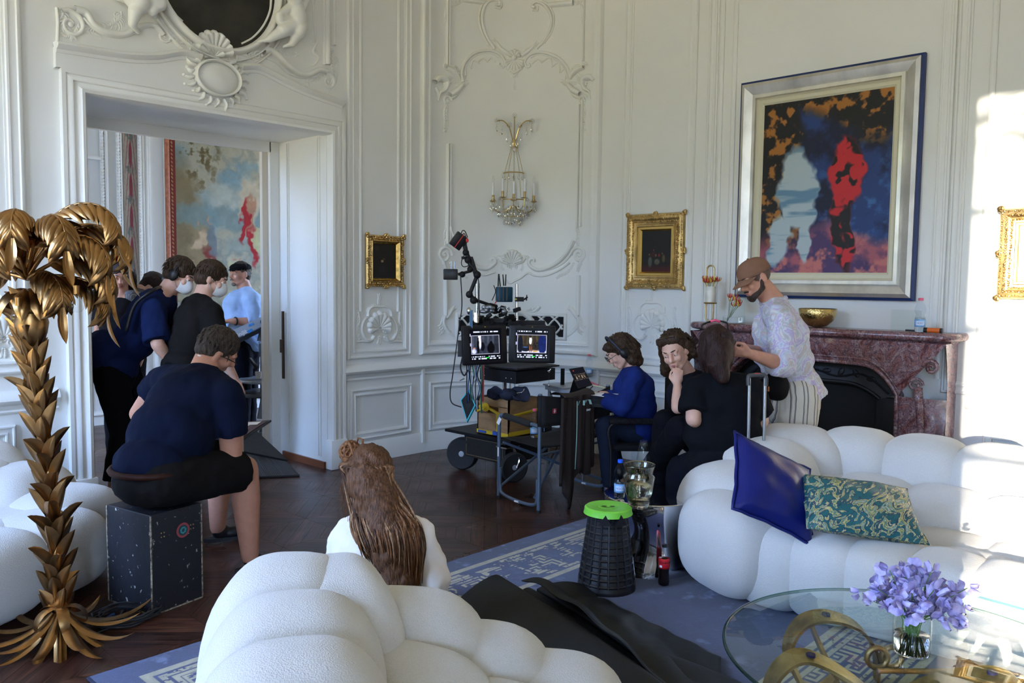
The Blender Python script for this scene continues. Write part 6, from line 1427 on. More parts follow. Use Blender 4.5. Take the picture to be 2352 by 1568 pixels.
# monitors
def screen_img(kind):
    def f(u,v):
        c=np.zeros(u.shape+(3,))+np.array([.03,.03,.05]); r=np.random.default_rng(60+kind)
        n=vnoise(u,v,7,6,61+kind,4); n2=vnoise(u,v,18,14,63,3); pic=(u>.05)&(u<.94)&(v>.22)&(v<.80)
        im=np.zeros(u.shape+(3,))
        U_=(u-.05)/.89; V_=(v-.22)/.58
        if kind==0:
            im+=np.array([.20,.22,.27]); im=lerp(im,[.34,.37,.44],np.clip((np.sin(U_*34)*.5+.5-.4),0,1)*(V_>.3)*1.); im=lerp(im,[.95,.92,1.],np.clip((1-abs(U_-.30)/.06)*3,0,1)*np.clip((V_-.25)*4,0,1)); im=lerp(im,[.03,.03,.05],blob(U_,V_,.24,.42,.05,.42,.2)); im=lerp(im,[.03,.03,.05],blob(U_,V_,.24,.83,.03,.08,.3)); im=lerp(im,[.05,.06,.09],blob(U_,V_,.40,.40,.09,.28,.3)); im=lerp(im,[.03,.03,.04],blob(U_,V_,.70,.30,.16,.34,.3)); im=lerp(im,[.03,.03,.04],blob(U_,V_,.71,.60,.05,.10,.3)); im=lerp(im,[.75,.78,.95],blob(U_,V_,.09,.15,.10,.18,.4)); im=lerp(im,[.75,.5,.45],blob(U_,V_,.10,.32,.06,.05,.4)); im=lerp(im,[.9,.9,1],blob(U_,V_,.31,.5,.05,.28,.4)); im=lerp(im,[.10,.11,.13],np.clip((U_-.8)*5,0,1)*.8)
        else:
            im+=np.array([.20,.17,.12]); im=lerp(im,[.40,.34,.20],np.clip((np.sin(U_*40)*.5+.5-.5),0,1)*(V_>.45)); im=lerp(im,[.82,.82,.92],np.clip((.18-V_)*9,0,1)); im=lerp(im,[.04,.05,.10],blob(U_,V_,.10,.45,.10,.55,.15)); im=lerp(im,[.06,.12,.36],blob(U_,V_,.86,.5,.15,.62,.12)); im=lerp(im,[.05,.07,.12],blob(U_,V_,.28,.20,.18,.16,.2)); im=lerp(im,[.25,.35,.55],blob(U_,V_,.28,.30,.12,.04,.4)); im=lerp(im,[.95,.97,1.],blob(U_,V_,.45,.68,.055,.24,.2)); im=lerp(im,[.03,.02,.02],blob(U_,V_,.45,.90,.03,.08,.3)); im=lerp(im,[.55,.30,.18],blob(U_,V_,.43,.22,.022,.24,.3)); im=lerp(im,[.55,.30,.18],blob(U_,V_,.49,.22,.022,.24,.3)); im=lerp(im,[.03,.04,.06],blob(U_,V_,.65,.4,.12,.3,.5)*(n2>.42)); im=lerp(im,[.75,.5,.15],blob(U_,V_,.62,.08,.12,.06,.6)*.8)
        im*=(.75+.5*n2)[...,None]; c=np.where(pic[...,None],im,c)
        ed=((abs(u-.05)<.006)|(abs(u-.94)<.006))&(v>.22)&(v<.80)|((abs(v-.22)<.008)|(abs(v-.80)<.008))&(u>.05)&(u<.94); c=np.where(ed[...,None],np.array([.75,.75,.85]),c)
        tk=(r.random(60)>.38); 
        for (y,h_,seed) in ((.915,.022,0),(.135,.018,1),(.07,.022,2)):
            tb_=(np.random.default_rng(seed+kind).random(34)>.42)[(u*33.9).astype(int).clip(0,33)]; c=np.where((tb_&(abs(v-y)<h_)&(u>.05)&(u<.96))[...,None],np.array([.85,.88,1.]),c)
        c=np.where(((abs(u-.55)<.045)&(abs(v-.095)<.018))[...,None],np.array([.1,.85,.25]),c); c=np.where(((u<.035)&(abs(v-.52)<.05)|(u<.035)&(abs(v-.82)<.04))[...,None],np.array([.75,.75,.9]),c)
        return c
    return f
m=bpy.data.materials.new('screen'); m.use_nodes=True; n=m.node_tree; b=n.nodes['Principled BSDF']; a=n.nodes.new('ShaderNodeAttribute'); a.attribute_name='Col'; n.links.new(a.outputs[0],b.inputs['Emission Color']); b.inputs['Emission Strength'].default_value=1.15; b.inputs['Base Color'].default_value=(.005,.005,.007,1); b.inputs['Roughness'].default_value=.4; b.inputs['Specular IOR Level'].default_value=.1; M['screen']=m
def monitor(label,TL,TR,BL,kind):
    t=thing('monitor',label,'monitor',tuple(BL),'twin monitors on the video cart' if False else None); x=(TR-TL); w=x.length; x.normalize(); y=(TL-BL); y=(y-x*x.dot(y)); h=y.length; y.normalize(); z=x.cross(y); R=Matrix((x,y,z)).transposed(); c=(TR+BL)/2
    mb=MB(); mb.box(c-z*.022,(w,h,.044),R=R,bev=.014); mb.build('housing',M['blackpl'],t,smooth=.5)
    sw,sh_=w*.70,h*.80; ngrid('screen',c-x*sw/2*1.0-y*(sh_/2)+z*.0012,x,y,sw,sh_,200,150,screen_img(kind),M['screen'],t)
    mb=MB(); 
    for a_,b_ in (((-sw/2-.006,0),(.012,sh_+.02)),((sw/2+.006,0),(.012,sh_+.02)),((0,sh_/2+.006),(sw,.012)),((0,-sh_/2-.006),(sw,.012))): mb.box(c+x*a_[0]+y*a_[1]+z*.002,(b_[0],b_[1],.006),R=R)
    mb.build('bezel',M['black'],t,smooth=False); txt('TA' if kind==0 else 'LL',.012,c+x*.0+y*(h*.455)+z*.001,R,mat('logo_yellow',(.6,.4,.03),.5,emit=(.6,.45,.05),es=.3),t)
    return t
monitor('left of the two lit monitors on the video cart, showing standing silhouettes',V(1064,748,6.62),V(1166,745,6.80),V(1063,840,6.62),0)
monitor('right of the two lit monitors on the video cart, showing a white shirted figure',V(1168,745,6.80),V(1275,748,6.80),V(1169,832,6.80),1)
# articulated arm with two battery boxes, left
mb=MB()
def J(a,r): mb.ell(V(*a),(r,r,r),None,12,8)
rod=[(1095,655,6.7),(1098,700,6.7)]
for a,b,r in (((1083,592,6.7),(1060,592,6.7),.012),((1083,590,6.7),(1096,632,6.7),.011),((1096,632,6.7),(1079,675,6.7),.016),((1079,675,6.7),(1090,690,6.7),.016),((1090,688,6.7),(1125,700,6.75),.013),((1125,700,6.75),(1140,704,6.8),.018),((1068,568,6.7),(1078,592,6.7),.012),((1066,555,6.7),(1070,575,6.7),.018),((1078,592,6.7),(1090,632,6.7),.008),((1052,630,6.7),(1083,622,6.7),.012),((1078,605,6.7),(1095,625,6.7),.014),((1070,575,6.7),(1080,610,6.7),.016)): mb.cone(V(*a),V(*b),r,r,10)
for a,r in (((1078,676,6.7),.03),((1088,689,6.7),.032),((1096,631,6.7),.032),((1080,618,6.7),.026),((1070,580,6.7),.028),((1066,560,6.7),.024),((1062,630,6.7),.026),((1075,597,6.7),.030)): J(a,r)
mb.build('articulated_arm',M['black'],cart)
def dev(name,label,cat,c,d,R,m,det=None):
    t=thing(name,label,cat,tuple(c)); mb=MB(); mb.box(c,d,R=R,bev=min(d)*.15); mb.build('case',m,t,smooth=.5); return t
vr=Matrix((tt,AZ,nn)).transposed(); camn=Vector((-.73,-.69,0))
Rv=Matrix((cam_r,AZ,camn)).transposed()
R1=Rv@rot('Z',-.62)@rot('Y',.3)
d1=dev('transmitter','black transmitter box with a red stripe tilted at the top of the cart arm','box',V(1053,553,6.68),(.10,.125,.05),R1,M['blackpl']); mb=MB(); mb.box(V(1053,553,6.68),(.006,.128,.053),R=R1); mb.build('stripe',M['red'],d1,smooth=False)
c_=V(1073,552,6.66); mb=MB(); mb.ell(c_,(.012,.012,.018),None,10,8); mb.build('connector',M['red'],d1)
mb=MB(); mb.tube(cr_spline([V(1058,540,6.68),V(1062,530,6.66),V(1068,531,6.66),V(1074,545,6.66)],5),.004,6); mb.tube(cr_spline([V(1060,545,6.68),V(1066,536,6.66),V(1072,552,6.66),V(1070,565,6.66)],5),.004,6); mb.build('cable',M['rubber'],d1)
d2=dev('receiver','small black box hanging from a clamp on the left of the cart arm','box',V(1035,630,6.7),(.115,.088,.045),Rv,M['blackpl'])
mb=MB(); 
for px in (1037,1045): mb.cone(V(px,617,6.7),V(px,600,6.7),.005,.003,8)
mb.build('plug',M['steel'],d2)
d3=dev('wireless_receiver','dark blue radio receiver with three upright antennas above the monitors','receiver',V(1158,676,6.82),(.135,.125,.06),Rv@rot('Y',.25),mat('teal_metal',(.012,.06,.11),.4,.5))
mb=MB(); 
for px in (1147,1156,1164): mb.box(V(px,675,6.77),(.012,.11,.006),R=Rv)
mb.build('panel',M['blackpl'],d3,smooth=False)
for (px0,px1,py0,py1) in ((1144,1145,658,629),(1149,1146,658,629),(1157,1155,656,630),(1161,1162,656,630)):
    mb=MB(); mb.cone(V(px0,py0,6.8),V(px1,py1,6.8),.006,.0045,8); mb.build('antenna',M['rubber'],d3)
mb=MB(); mb.box(V(1193,687,6.93),(.075,.038,.03),R=Rv); mb.cone(V(1203,688,6.93),V(1212,682,6.93),.008,.006); mb.cone(V(1209,690,6.93),V(1210,677,6.93),.006,.004); mb.build('clamp',M['black'],cart,smooth=False)
mb=MB(); mb.box(V(1185,687,6.905),(.016,.014,.004),R=Rv); mb.build('label',mat('label_yellow',(.7,.6,.1),.5),cart,smooth=False)
# tangle of clamps and cables on the crossbar
rk=random.Random(12); mb=MB()
for k in range(26):
    px=1080+rk.random()*120; py=705+rk.random()*38; mb.box(V(px,py,6.78+rk.random()*.2),(.02+.05*rk.random(),.02+.03*rk.random(),.03),R=rot('X',rk.random()*3)@rot('Z',rk.random()*3))
mb.build('clamp_block',M['black'],cart,smooth=False)
mb=MB()
for k in range(10):
    px=1095+rk.random()*80; py=700+rk.random()*20; D=6.75+.15*rk.random(); mb.cone(V(px,py,D),V(px+rk.uniform(-14,14),py+rk.uniform(-8,8),D),.008+.006*rk.random(),.008,10)
for k in range(9): px=1110+rk.random()*55; mb.ell(V(px,700+rk.random()*18,6.72),(.035*rk.random()+.015,.02,.018),rot('Z',rk.random()*3),12,8)
mb.build('fitting',M['steel'],cart)
mb=MB(); mb.box(V(1082,735,6.66),(.026,.16,.02),R=Rv); mb.build('blue_module',mat('blue_module',(.02,.10,.20),.4),cart,smooth=False)
mb=MB(); mb.ell(V(1077,714,6.66),(.02,.02,.03),None,12,8); mb.box(V(1092,728,6.64),(.02,.07,.012),R=Rv); mb.build('knob',M['chrome'],cart)
for cols_,pts,r in ((M['rubber'],[(1058,632,6.68),(1061,700,6.66),(1055,745,6.62),(1048,800,6.6),(1040,860,6.6),(1034,900,6.6),(1038,925,6.6),(1060,935,6.62)],.005),(M['rubber'],[(1062,820,6.62),(1058,845,6.6),(1066,862,6.6),(1075,850,6.64)],.007),(M['rubber'],[(1072,575,6.7),(1060,600,6.68),(1064,612,6.68),(1078,610,6.68)],.004),(M['rubber'],[(1100,650,6.7),(1100,690,6.7),(1102,735,6.7)],.006),(M['rubber'],[(1075,585,6.7),(1095,625,6.7),(1101,660,6.72)],.004),(M['red'],[(1135,700,6.78),(1142,690,6.8),(1152,688,6.8)],.004),(M['rubber'],[(1130,690,6.8),(1138,670,6.8),(1134,655,6.8)],.004)):
    mb=MB(); mb.tube(cr_spline([V(*q) for q in pts],6),r,6); mb.build('cable',cols_,cart,smooth=True)
for k in range(9):
    px=1072+k*4.2; mb=MB(); x=rk.uniform(-5,5); mb.tube(cr_spline([V(px,838,6.7),V(px+x,860+rk.random()*10,6.66),V(px-x,890,6.66),V(px+x*.5,915+rk.random()*35,6.7)],6),.004+.003*rk.random(),6); mb.build('hanging_cable',[M['rubber'],mat('cable_blue',(.02,.07,.2),.5),M['rubber'],mat('cable_green',(.02,.12,.08),.5),M['steel']][k%5],cart,smooth=True)
mb=MB(); mb.cone(V(1086,862,6.64),V(1084,882,6.64),.013,.011,12); mb.cone(V(1066,869,6.62),V(1056,874,6.6),.006,.004); mb.build('plug',M['steel'],cart)
mb=MB(); mb.box(V(1059,800,6.68),(.05,.13,.05),R=Rv); mb.build('side_box',M['blackpl'],cart,smooth=False); mb=MB(); mb.box(V(1063,789,6.64),(.012,.03,.01),R=Rv); mb.build('red_tally',M['red'],cart,smooth=False)
mb=MB(); mb.box(V(1109,880,6.75),(.02,.30,.03),R=Rv); mb.build('red_post',mat('red_metal',(.35,.03,.03),.4),cart,smooth=False)
# tablet in a turquoise case hanging on the left
TLt,TRt,BRt,BLt=[V(*q) for q in ((1079,893,6.72),(1093,920,6.62),(1081,965,6.6),(1059,936,6.68))]
tbt=thing('tablet','tablet in a turquoise bumper case hanging on the left side of the video cart','tablet',tuple(BLt))
def plate(t,cor,th,m,inset=0.,off=0.,name='plate',rim=None):
    c=sum(cor,Vector())/4; q=[c+(p-c)*(1-inset) for p in cor]; n=(q[1]-q[0]).cross(q[3]-q[0]).normalized()
    if n.dot(Vector((-.73,-.69,0)))<0: n=-n
    mb=MB(); mb.add([p+n*off for p in q]+[p+n*(off-th) for p in q],[(0,1,2,3),(7,6,5,4)]+[(i,(i+1)%4,4+(i+1)%4,4+i) for i in range(4)]); return mb.build(name,m,t,smooth=False)
a_,b__,c__,d__=V(1075,893,6.72),V(1094,925,6.62),V(1081,966,6.62),V(1057,934,6.70)
Rt=[V(1078,893,6.72),V(1090,918,6.65),V(1090,945,6.62),V(1072,968,6.6),V(1057,920,6.66)]
cor=[V(1077,894,6.74),V(1092,930,6.64),V(1072,969,6.62),V(1057,918,6.72)]
plate(tbt,cor,.02,mat('turquoise_rubber',(.06,.45,.52),.5),0,0,'bumper'); plate(tbt,cor,.004,M['black'],.16,.003,'screen')
# small black drive and blue bits on the shelf
t=dev('hard_drive','small black device with a blue label on the cart shelf beside the crate','device',Vector((K0.x+.48,K0.y+.05,.385)),(.13,.12,.045),rot('Z',.2),M['blackpl']); mb=MB(); mb.box(Vector((K0.x+.45,K0.y-.012,.387)),(.05,.004,.025),rz=.2); mb.build('sticker',M['lblue'],t,smooth=False)
# ================= TABLE =================
TZ=.74
c0,c1,c2_=[Vector(onz(x,y,TZ)) for x,y in ((1343,906),(1420,892),(1252,886))]; c3=c1+(c2_-c0)
tabl=thing('folding_table','grey folding table between the monitor cart and the woman in blue','table',tuple(((c0+c3)/2).xy)+(0,))
mb=MB(); mb.add([q-AZ*.0 for q in (c0,c1,c3,c2_)]+[q-AZ*.03 for q in (c0,c1,c3,c2_)],[(0,1,2,3),(7,6,5,4)]+[(i,(i+1)%4,4+(i+1)%4,4+i) for i in range(4)]); mb.build('tabletop',mat('table_grey',(.34,.36,.40),.45),tabl,smooth=False)
cen=(c0+c3)/2
for q in (c0,c1,c2_,c3):
    p=cen+(q-cen)*.88; mb=MB(); mb.cone((p.x,p.y,0),(p.x,p.y,TZ-.03),.012,.014,12); mb.build('leg',M['steel'],tabl)
mb=MB(); l_=lambda q,z:Vector(((cen+(q-cen)*.88).x,(cen+(q-cen)*.88).y,z))
for a,b in ((c0,c2_),(c1,c3)): mb.cone(l_(a,.05),l_(b,.70),.009,.009); mb.cone(l_(a,.70),l_(b,.05),.009,.009)
mb.build('cross_brace',M['steel'],tabl)
# laptop (closed lid seen low), tablet on stand, notes, pens, bottle
q=Vector(onz(1292,888,TZ)); lt=thing('laptop','closed silver laptop on the folding table','laptop',tuple(q)); dirn=(c2_-c0).normalized(); Rl=Matrix((dirn,AZ.cross(dirn),AZ)).transposed(); mb=MB(); mb.box(q+AZ*.009,(.31,.22,.016),R=Rl,bev=.004); mb.build('body',mat('aluminium',(.40,.42,.46),.35,.6),lt,smooth=.5)
def twrap(name,label,cat,cor,th,m,scr=None):
    t=thing(name,label,cat,tuple(cor[3])); plate(t,cor,th,m,0,0,'case'); return t
cor=[V(1307,847,6.72),V(1339,842,6.72),V(1360,883,6.60),V(1328,892,6.60)]
tz=twrap('tablet','black tablet propped on a stand on the folding table, showing small pictures','tablet',cor,.010,M['blackpl'])
def tabimg(u,v):
    c=np.zeros(u.shape+(3,))+np.array([.07,.07,.10]); n=vnoise(u,v,20,14,71,3); 
    for x in (.20,.42,.64,.82): c=np.where(((abs(u-x)<.085)&(abs(v-.52)<.13))[...,None],np.stack([.10+.25*n]*3,-1)*np.array([1,.9,.8]),c); c=np.where(((abs(u-x)<.03)&(abs(v-.5)<.08)&(n>.5))[...,None],np.array([.7,.6,.5]),c)
    c=np.where(((abs(v-.68)<.008)&(n>.45)|(abs(v-.35)<.008)&(n>.5))[...,None],np.array([.5,.45,.4]),c); c=np.where(((abs(v-.9)<.02)&(abs(u-.18)<.05))[...,None],np.array([.6,.25,.25]),c); return c
cc4=sum(cor,Vector())/4; ux=(cor[1]-cor[0]).normalized(); uy=((cor[0]-cor[3])); uy=(uy-ux*ux.dot(uy)); hh=uy.length; uy.normalize(); nz=ux.cross(uy)
ngrid('screen',cc4-ux*.112-uy*hh*.43+nz*.004,ux,uy,.115+.1*.9,hh*.86,80,60,tabimg,M['screen'],tz) if False else None
mb=MB(); 
def gq(u,v): 
    a=cor[0].lerp(cor[1],u); b=cor[3].lerp(cor[2],u); p=b.lerp(a,v); return cc4+(p-cc4)*.9+nz*.003
nu,nv=80,60; mb.grid(gq,nu,nv); uu,vv=np.meshgrid(np.linspace(0,1,nu),np.linspace(0,1,nv)); cl4=np.concatenate([np.clip(tabimg(uu,vv),0,1).reshape(-1,3)**2.2,np.ones((nu*nv,1))],1); o=mb.build('screen',M['screen'],tz,smooth=False,colors=cl4)
mb=MB(); a_=cor[3].lerp(cor[0],.5); b_=cor[2].lerp(cor[1],.5); f1=V(1308,890,6.85); f1.z=TZ; f2=V(1345,888,6.85); f2.z=TZ; mb.add([a_,b_,f2,f1],[(0,1,2,3)]); mb.build('stand_flap',M['black'],tz,smooth=False)
q=Vector(onz(1353,866,TZ)); bottle('water bottle with a pink cap on the folding table behind the tablet',q[0],q[1],TZ,M['cap_pink'],.225,.35,None)
for (pa_,pb_,m_,lb,nm) in (((1355,877),(1374,885),mat('pink_pen',(.75,.08,.20),.4),'bright pink marker pen on the folding table','marker_pen'),((1360,884),(1388,890),mat('cream_pen',(.75,.68,.42),.5),'cream coloured ruler strip on the folding table beside the pink pen','ruler')):
    a=Vector(onz(*pa_,TZ+.006)); b=Vector(onz(*pb_,TZ+.006)); t=thing(nm,lb,'pen',tuple(a)); mb=MB(); mb.cone(a,b,.008,.008,10); mb.build('barrel',m_,t)
# ================= DIRECTOR'S CHAIRS =================
M['tube']=mat('grey_blue_tube',(.14,.19,.27),.4,.5); M['canvasb']=mat('black_canvas',(.008,.008,.010),.8,bump=.25,bs=200,bdist=.002)
BL,FL=Vector((4.37,3.85,0)),Vector((4.46,4.34,0)); BR=Vector((5.17,3.85,0)); FR=BR+(FL-BL)
dch=thing('director_chair','folding director chair with grey blue tubes and black canvas, a brown jacket over its back','chair',tuple((BL+FR)/2))
sd=(FL-BL).normalized(); 
for (b_,f_) in ((BL,FL),(BR,FR)):
    mb=MB(); r=.0145
    top=.645
    mb.tube(cr_spline([f_,f_+AZ*.30,f_+AZ*(top-.05),f_+AZ*(top-.012)-sd*.02,f_+AZ*top-sd*.06,b_+AZ*(top-.02)],6),r,10)
    mb.tube([b_,b_+AZ*.86],r,10)
    mb.tube(cr_spline([f_+AZ*.24-sd*.02,f_+AZ*.10-sd*.02,f_+AZ*.045-sd*.06,(f_+b_)/2+AZ*.03,b_+AZ*.045+sd*.06,b_+AZ*.10+sd*.02,b_+AZ*.24+sd*.02],6),r*.9,10); mb.build('side_frame',M['tube'],dch)
    mb=MB(); mb.tube([f_+AZ*(top)-sd*.07,b_+AZ*(top-.018)+sd*.10],.024,12); mb.build('armrest',mat('foam',(.02,.02,.022),.9),dch)
    for q in (b_,f_): mb=MB(); mb.cone(q,q+AZ*.02,.017,.016); mb.build('foot',M['rubber'],dch)
    mb=MB(); mb.box(f_+AZ*.36-Vector((.0145,.004,0)),(.002,.012,.07)); mb.box((f_+b_)/2+AZ*.03-Vector((.0145,0,-.0)),(.002,.05,.014)); mb.build('sticker',M['paper'],dch,smooth=False)
mb=MB(); mb.tube([BL+AZ*.10+sd*.05,FR+AZ*.44-sd*.05],.011,8); mb.tube([BR+AZ*.10+sd*.05,FL+AZ*.44-sd*.05],.011,8); mb.tube([FL+AZ*.10-sd*.03,FL+AZ*.10-sd*.03+(FR-FL)*.5+AZ*.17,FR+AZ*.44-sd*.03],.011,8); mb.tube([BL+AZ*.42,BR+AZ*.42],.009,8); mb.build('cross_brace',M['tube'],dch)
mb=MB(); mb.grid(lambda u,v:BL.lerp(BR,u)+(FL-BL)*(v*.92+.04)+AZ*(.475-.03*math.sin(PI*u)),14,8); o=mb.build('seat',M['canvasb'],dch,smooth=True); s_=o.modifiers.new('s','SOLIDIFY'); s_.thickness=.006
mb=MB(); mb.grid(lambda u,v:BL.lerp(BR,u)-sd*(.02+.07*math.sin(PI*u)*(1-.3*v))+AZ*(.625+.225*v-.035*math.sin(PI*u)*v),20,8); mb.grid(lambda u,v:BL+Vector((.018*math.cos(2*PI*u),.018*math.sin(2*PI*u),.625+.225*v)),10,2,cu=True); mb.grid(lambda u,v:BR+Vector((.018*math.cos(2*PI*u),.018*math.sin(2*PI*u),.625+.225*v)),10,2,cu=True); bk=mb.build('backrest',M['canvasb'],dch,smooth=True); s_=bk.modifiers.new('s','SOLIDIFY'); s_.thickness=.006
pb=BL.lerp(BR,.13)-sd*.058+AZ*.735; mb=MB(); mb.box(pb,(.035,.002,.035),R=rot('Z',math.atan2(sd.y,sd.x)-PI/2)); lb=mb.build('badge',mat('badge_red',(.35,.02,.04),.5),dch,smooth=False); mb=MB(); mb.box(pb-sd*.002,(.006,.002,.032),R=rot('Z',0)); mb.box(pb-sd*.002,(.02,.002,.006)); mb.build('badge_mark',M['paper'],lb,smooth=False)
# white tag on the armrest, bottle on the seat
mb=MB(); mb.box(FL+AZ*.60-sd*.02+Vector((-.02,0,0)),(.003,.03,.055),R=rot('X',.5)); mb.build('tag',M['paper'],dch,smooth=False)
q=Vector(onz(1200,1006,.47)); bottle('water bottle with a pink cap standing on the seat of the director chair',4.66,4.16,.463,M['cap_pink'],.225,.3,None)
# jacket over the back
M['jacket']=mat('brown_jersey',(.022,.013,.011),.85,bump=.2,bs=15,bdist=.01)
jk=thing('jacket','dark brown track jacket with mint green stripes hanging over the chair back','jacket',tuple(BL.lerp(BR,.32)+AZ*.8))
def jfn(off,u0,u1,zt_,zb,seed):
    def f(u,v):
        q=BL.lerp(BR,u0+(u1-u0)*u); fold=.018*math.sin(u*17+seed)+.012*math.sin(u*31+seed*2); z=zt_-(zt_-zb(u))*v
        return q-sd*(.105+off+fold*(.35+.65*v)-.01*v)+AZ*z+Vector((.03*v*(u-.5),0,0))
    return f
mb=MB(); mb.grid(jfn(.0,.15,.45,.83,lambda u:.20+.10*math.sin(u*9)-.10*(u>.3)*(u<.6),1.),30,20); o=mb.build('sleeve',M['jacket'],jk,smooth=True); s_=o.modifiers.new('s','SOLIDIFY'); s_.thickness=.02
mb=MB(); mb.grid(jfn(.012,.30,.60,.84,lambda u:.27+.03*math.sin(u*7),2.),30,20); o=mb.build('body',M['jacket'],jk,smooth=True); s_=o.modifiers.new('s','SOLIDIFY'); s_.thickness=.02
mb=MB(); mb.grid(lambda u,v:BL.lerp(BR,.15+.45*u)+sd*(.02-.16*v)+AZ*(.845+.025*math.sin(PI*v)-.02*math.sin(PI*u)),20,8); mb.build('shoulder',M['jacket'],jk,smooth=True)
M['mint']=mat('mint_stripe',(.30,.50,.48),.7)
mb=MB(); mb.grid(lambda u,v:Vector(jfn(.036,.36,.58,.80,lambda u_:.765,2.)(u,v))-sd*.004,20,3); mb.build('mint_stripe',M['mint'],jk,smooth=True)
mb=MB(); mb.tube([Vector(jfn(.03,.15,.45,.80,lambda u_:.30,1.)(.62+.04*math.sin(t*3),t))-sd*.012 for t in np.linspace(0,1,10)],.004,5); mb.build('piping',M['mint'],jk)
q=Vector(jfn(.04,.30,.60,.84,lambda u_:.27,2.)(.62,.20)); txt('ISMY',.02,q-sd*.02,face_R(-sd),M['paper'],jk,bold=.0006)
# ================= PEOPLE =================
def vv(*a): return Vector(a)
class Fig:
    def __init__(s,name,label,loc): s.t=thing(name,label,'person',loc); s.b=[]; s.g={}
    def cap(s,a,b,r0,r1,key=None,flat=False): (s.b if key is None else s.g.setdefault(key,[])).append(('c',Vector(a),Vector(b),r0,r1,flat))
    def ell(s,c,r,R=None,key=None): (s.b if key is None else s.g.setdefault(key,[])).append(('e',Vector(c),r,R))
    def chain(s,pts,rs,key=None,flat=False):
        for i in range(len(pts)-1): s.cap(pts[i],pts[i+1],rs[i],rs[i+1],key,flat and i==len(pts)-2)
    def make(s,L,name,m,vox,par=None,sm=5,disp=0.,dsc=.12,seed=0):
        mb=MB()
        for e in L:
            if e[0]=='c':
                _,a,b,r0,r1,fl=e
                if fl:
                    mb.ell(a,(r0,r0,r0),None,14,8); mb.cone(a,b,r0,r1,18)
                else: mb.cone(a,b,r0,r1,18,True)
            else: mb.ell(e[1],e[2],e[3],24,16)
        o=mb.build(name,m,par or s.t,smooth=True); r=o.modifiers.new('r','REMESH'); r.mode='VOXEL'; r.voxel_size=vox; r.use_smooth_shade=True
        k=o.modifiers.new('s','SMOOTH'); k.iterations=sm; k.factor=.5
        if disp:
            tx=bpy.data.textures.new('folds','CLOUDS'); tx.noise_scale=dsc; tx.noise_depth=2; d=o.modifiers.new('d','DISPLACE'); d.texture=tx; d.strength=disp; d.mid_level=.5; d.texture_coords='LOCAL'
        return o
    def finish(s,skin,mats,vox=.007,gvox=.010):
        body=s.make(s.b,'body',skin,vox,None,3)
        for k,L in s.g.items():
            m,disp,dsc=mats[k]; s.make(L,k,m,gvox,None,6,disp,dsc)
        return body
def fr3(f,u):
    f=Vector(f).normalized(); u=Vector(u); u=(u-f*u.dot(f)).normalized(); r=f.cross(u); return f,u,r
def head(F,c,f,u,neck,s=1.,nr=.056,brow=True,chin=1.):
    f,u,r=fr3(f,u); c=Vector(c); Rm=Matrix((r,f,u)).transposed(); q=lambda a,b,d:c+(r*a+f*b+u*d)*s
    F.ell(q(0,-.008,.028),(.076*s,.097*s,.090*s),Rm); F.ell(q(0,.020,-.030),(.062*s,.070*s,.080*s),Rm)
    F.ell(q(0,.062,-.092*chin),(.026*s,.022*s,.020*s),Rm)
    for g in (1,-1):
        F.cap(q(g*.052,.0,-.052),q(g*.020,.062,-.090),.022*s,.018*s); F.ell(q(g*.036,.066,-.022),(.024*s,.022*s,.028*s),Rm)
        F.cap(q(g*.014,.088,.030),q(g*.046,.074,.030),.012*s,.010*s); F.ell(q(g*.079,-.006,-.004),(.009*s,.020*s,.033*s),Rm@rot('Z',g*.35)); F.ell(q(g*.011,.096,-.030),(.009*s,.010*s,.008*s),Rm)
    F.cap(q(0,.086,.022),q(0,.112,-.022),.009*s,.013*s); F.cap(q(-.018,.088,-.056),q(.018,.088,-.056),.008*s,.008*s); F.cap(q(-.016,.086,-.068),q(.016,.086,-.068),.008*s,.008*s)
    F.cap(q(0,-.02,-.05),neck,nr*s,(nr+.008)*s)
    F.hq=q; F.hR=Rm; F.hs=s
def eyes(F,iris=(.06,.03,.02),closed=.5,brows=(.03,.02,.015),lips=None,look=(0,0)):
    q,s=F.hq,F.hs
    for g in (1,-1):
        mb=MB(); mb.ell(q(g*.032,.0795,.010),(.0135*s,.0125*s,.0125*s),F.hR,14,10); e=mb.build('eye',M['eyewhite'],F.t,smooth=True)
        mb=MB(); mb.ell(q(g*.032+look[0],.0885,.009+look[1]),(.0065*s,.004*s,.0065*s),F.hR,12,8); mb.build('iris',mat('iris',iris,.2),e,smooth=True)
        mb=MB(); mb.ell(q(g*.032,.0795,.0145+.0035*closed),(.0150*s,.0140*s,(.010+.006*closed)*s),F.hR,14,10); mb.tube([q(g*(.032+x),.0925-abs(x)*.25,.0085-.003*closed) for x in (-.013,-.006,0,.006,.013)],.0013*s,5); mb.build('eyelid',F.skin,F.t,smooth=True)
        mb=MB(); mb.tube([q(g*(.014+.011*k),.100-.0035*k*k*.9,.034+.004*math.sin(k*.8)) for k in range(4)],[.0028*s,.0038*s,.0035*s,.0015*s],5); mb.build('eyebrow',mat('brow',brows,.8),F.t,smooth=True)
    if lips:
        mb=MB(); mb.tube([q(x,.0965-abs(x)*.35,-.057-abs(x)*.08) for x in (-.02,-.01,0,.01,.02)],[.002,.0045,.004,.0045,.002],6); mb.tube([q(x,.0945-abs(x)*.35,-.066) for x in (-.016,-.008,0,.008,.016)],[.002,.0045,.005,.0045,.002],6); mb.build('lips',mat('lips',lips,.45),F.t,smooth=True)
M['eyewhite']=mat('eye_white',(.7,.68,.66),.3)
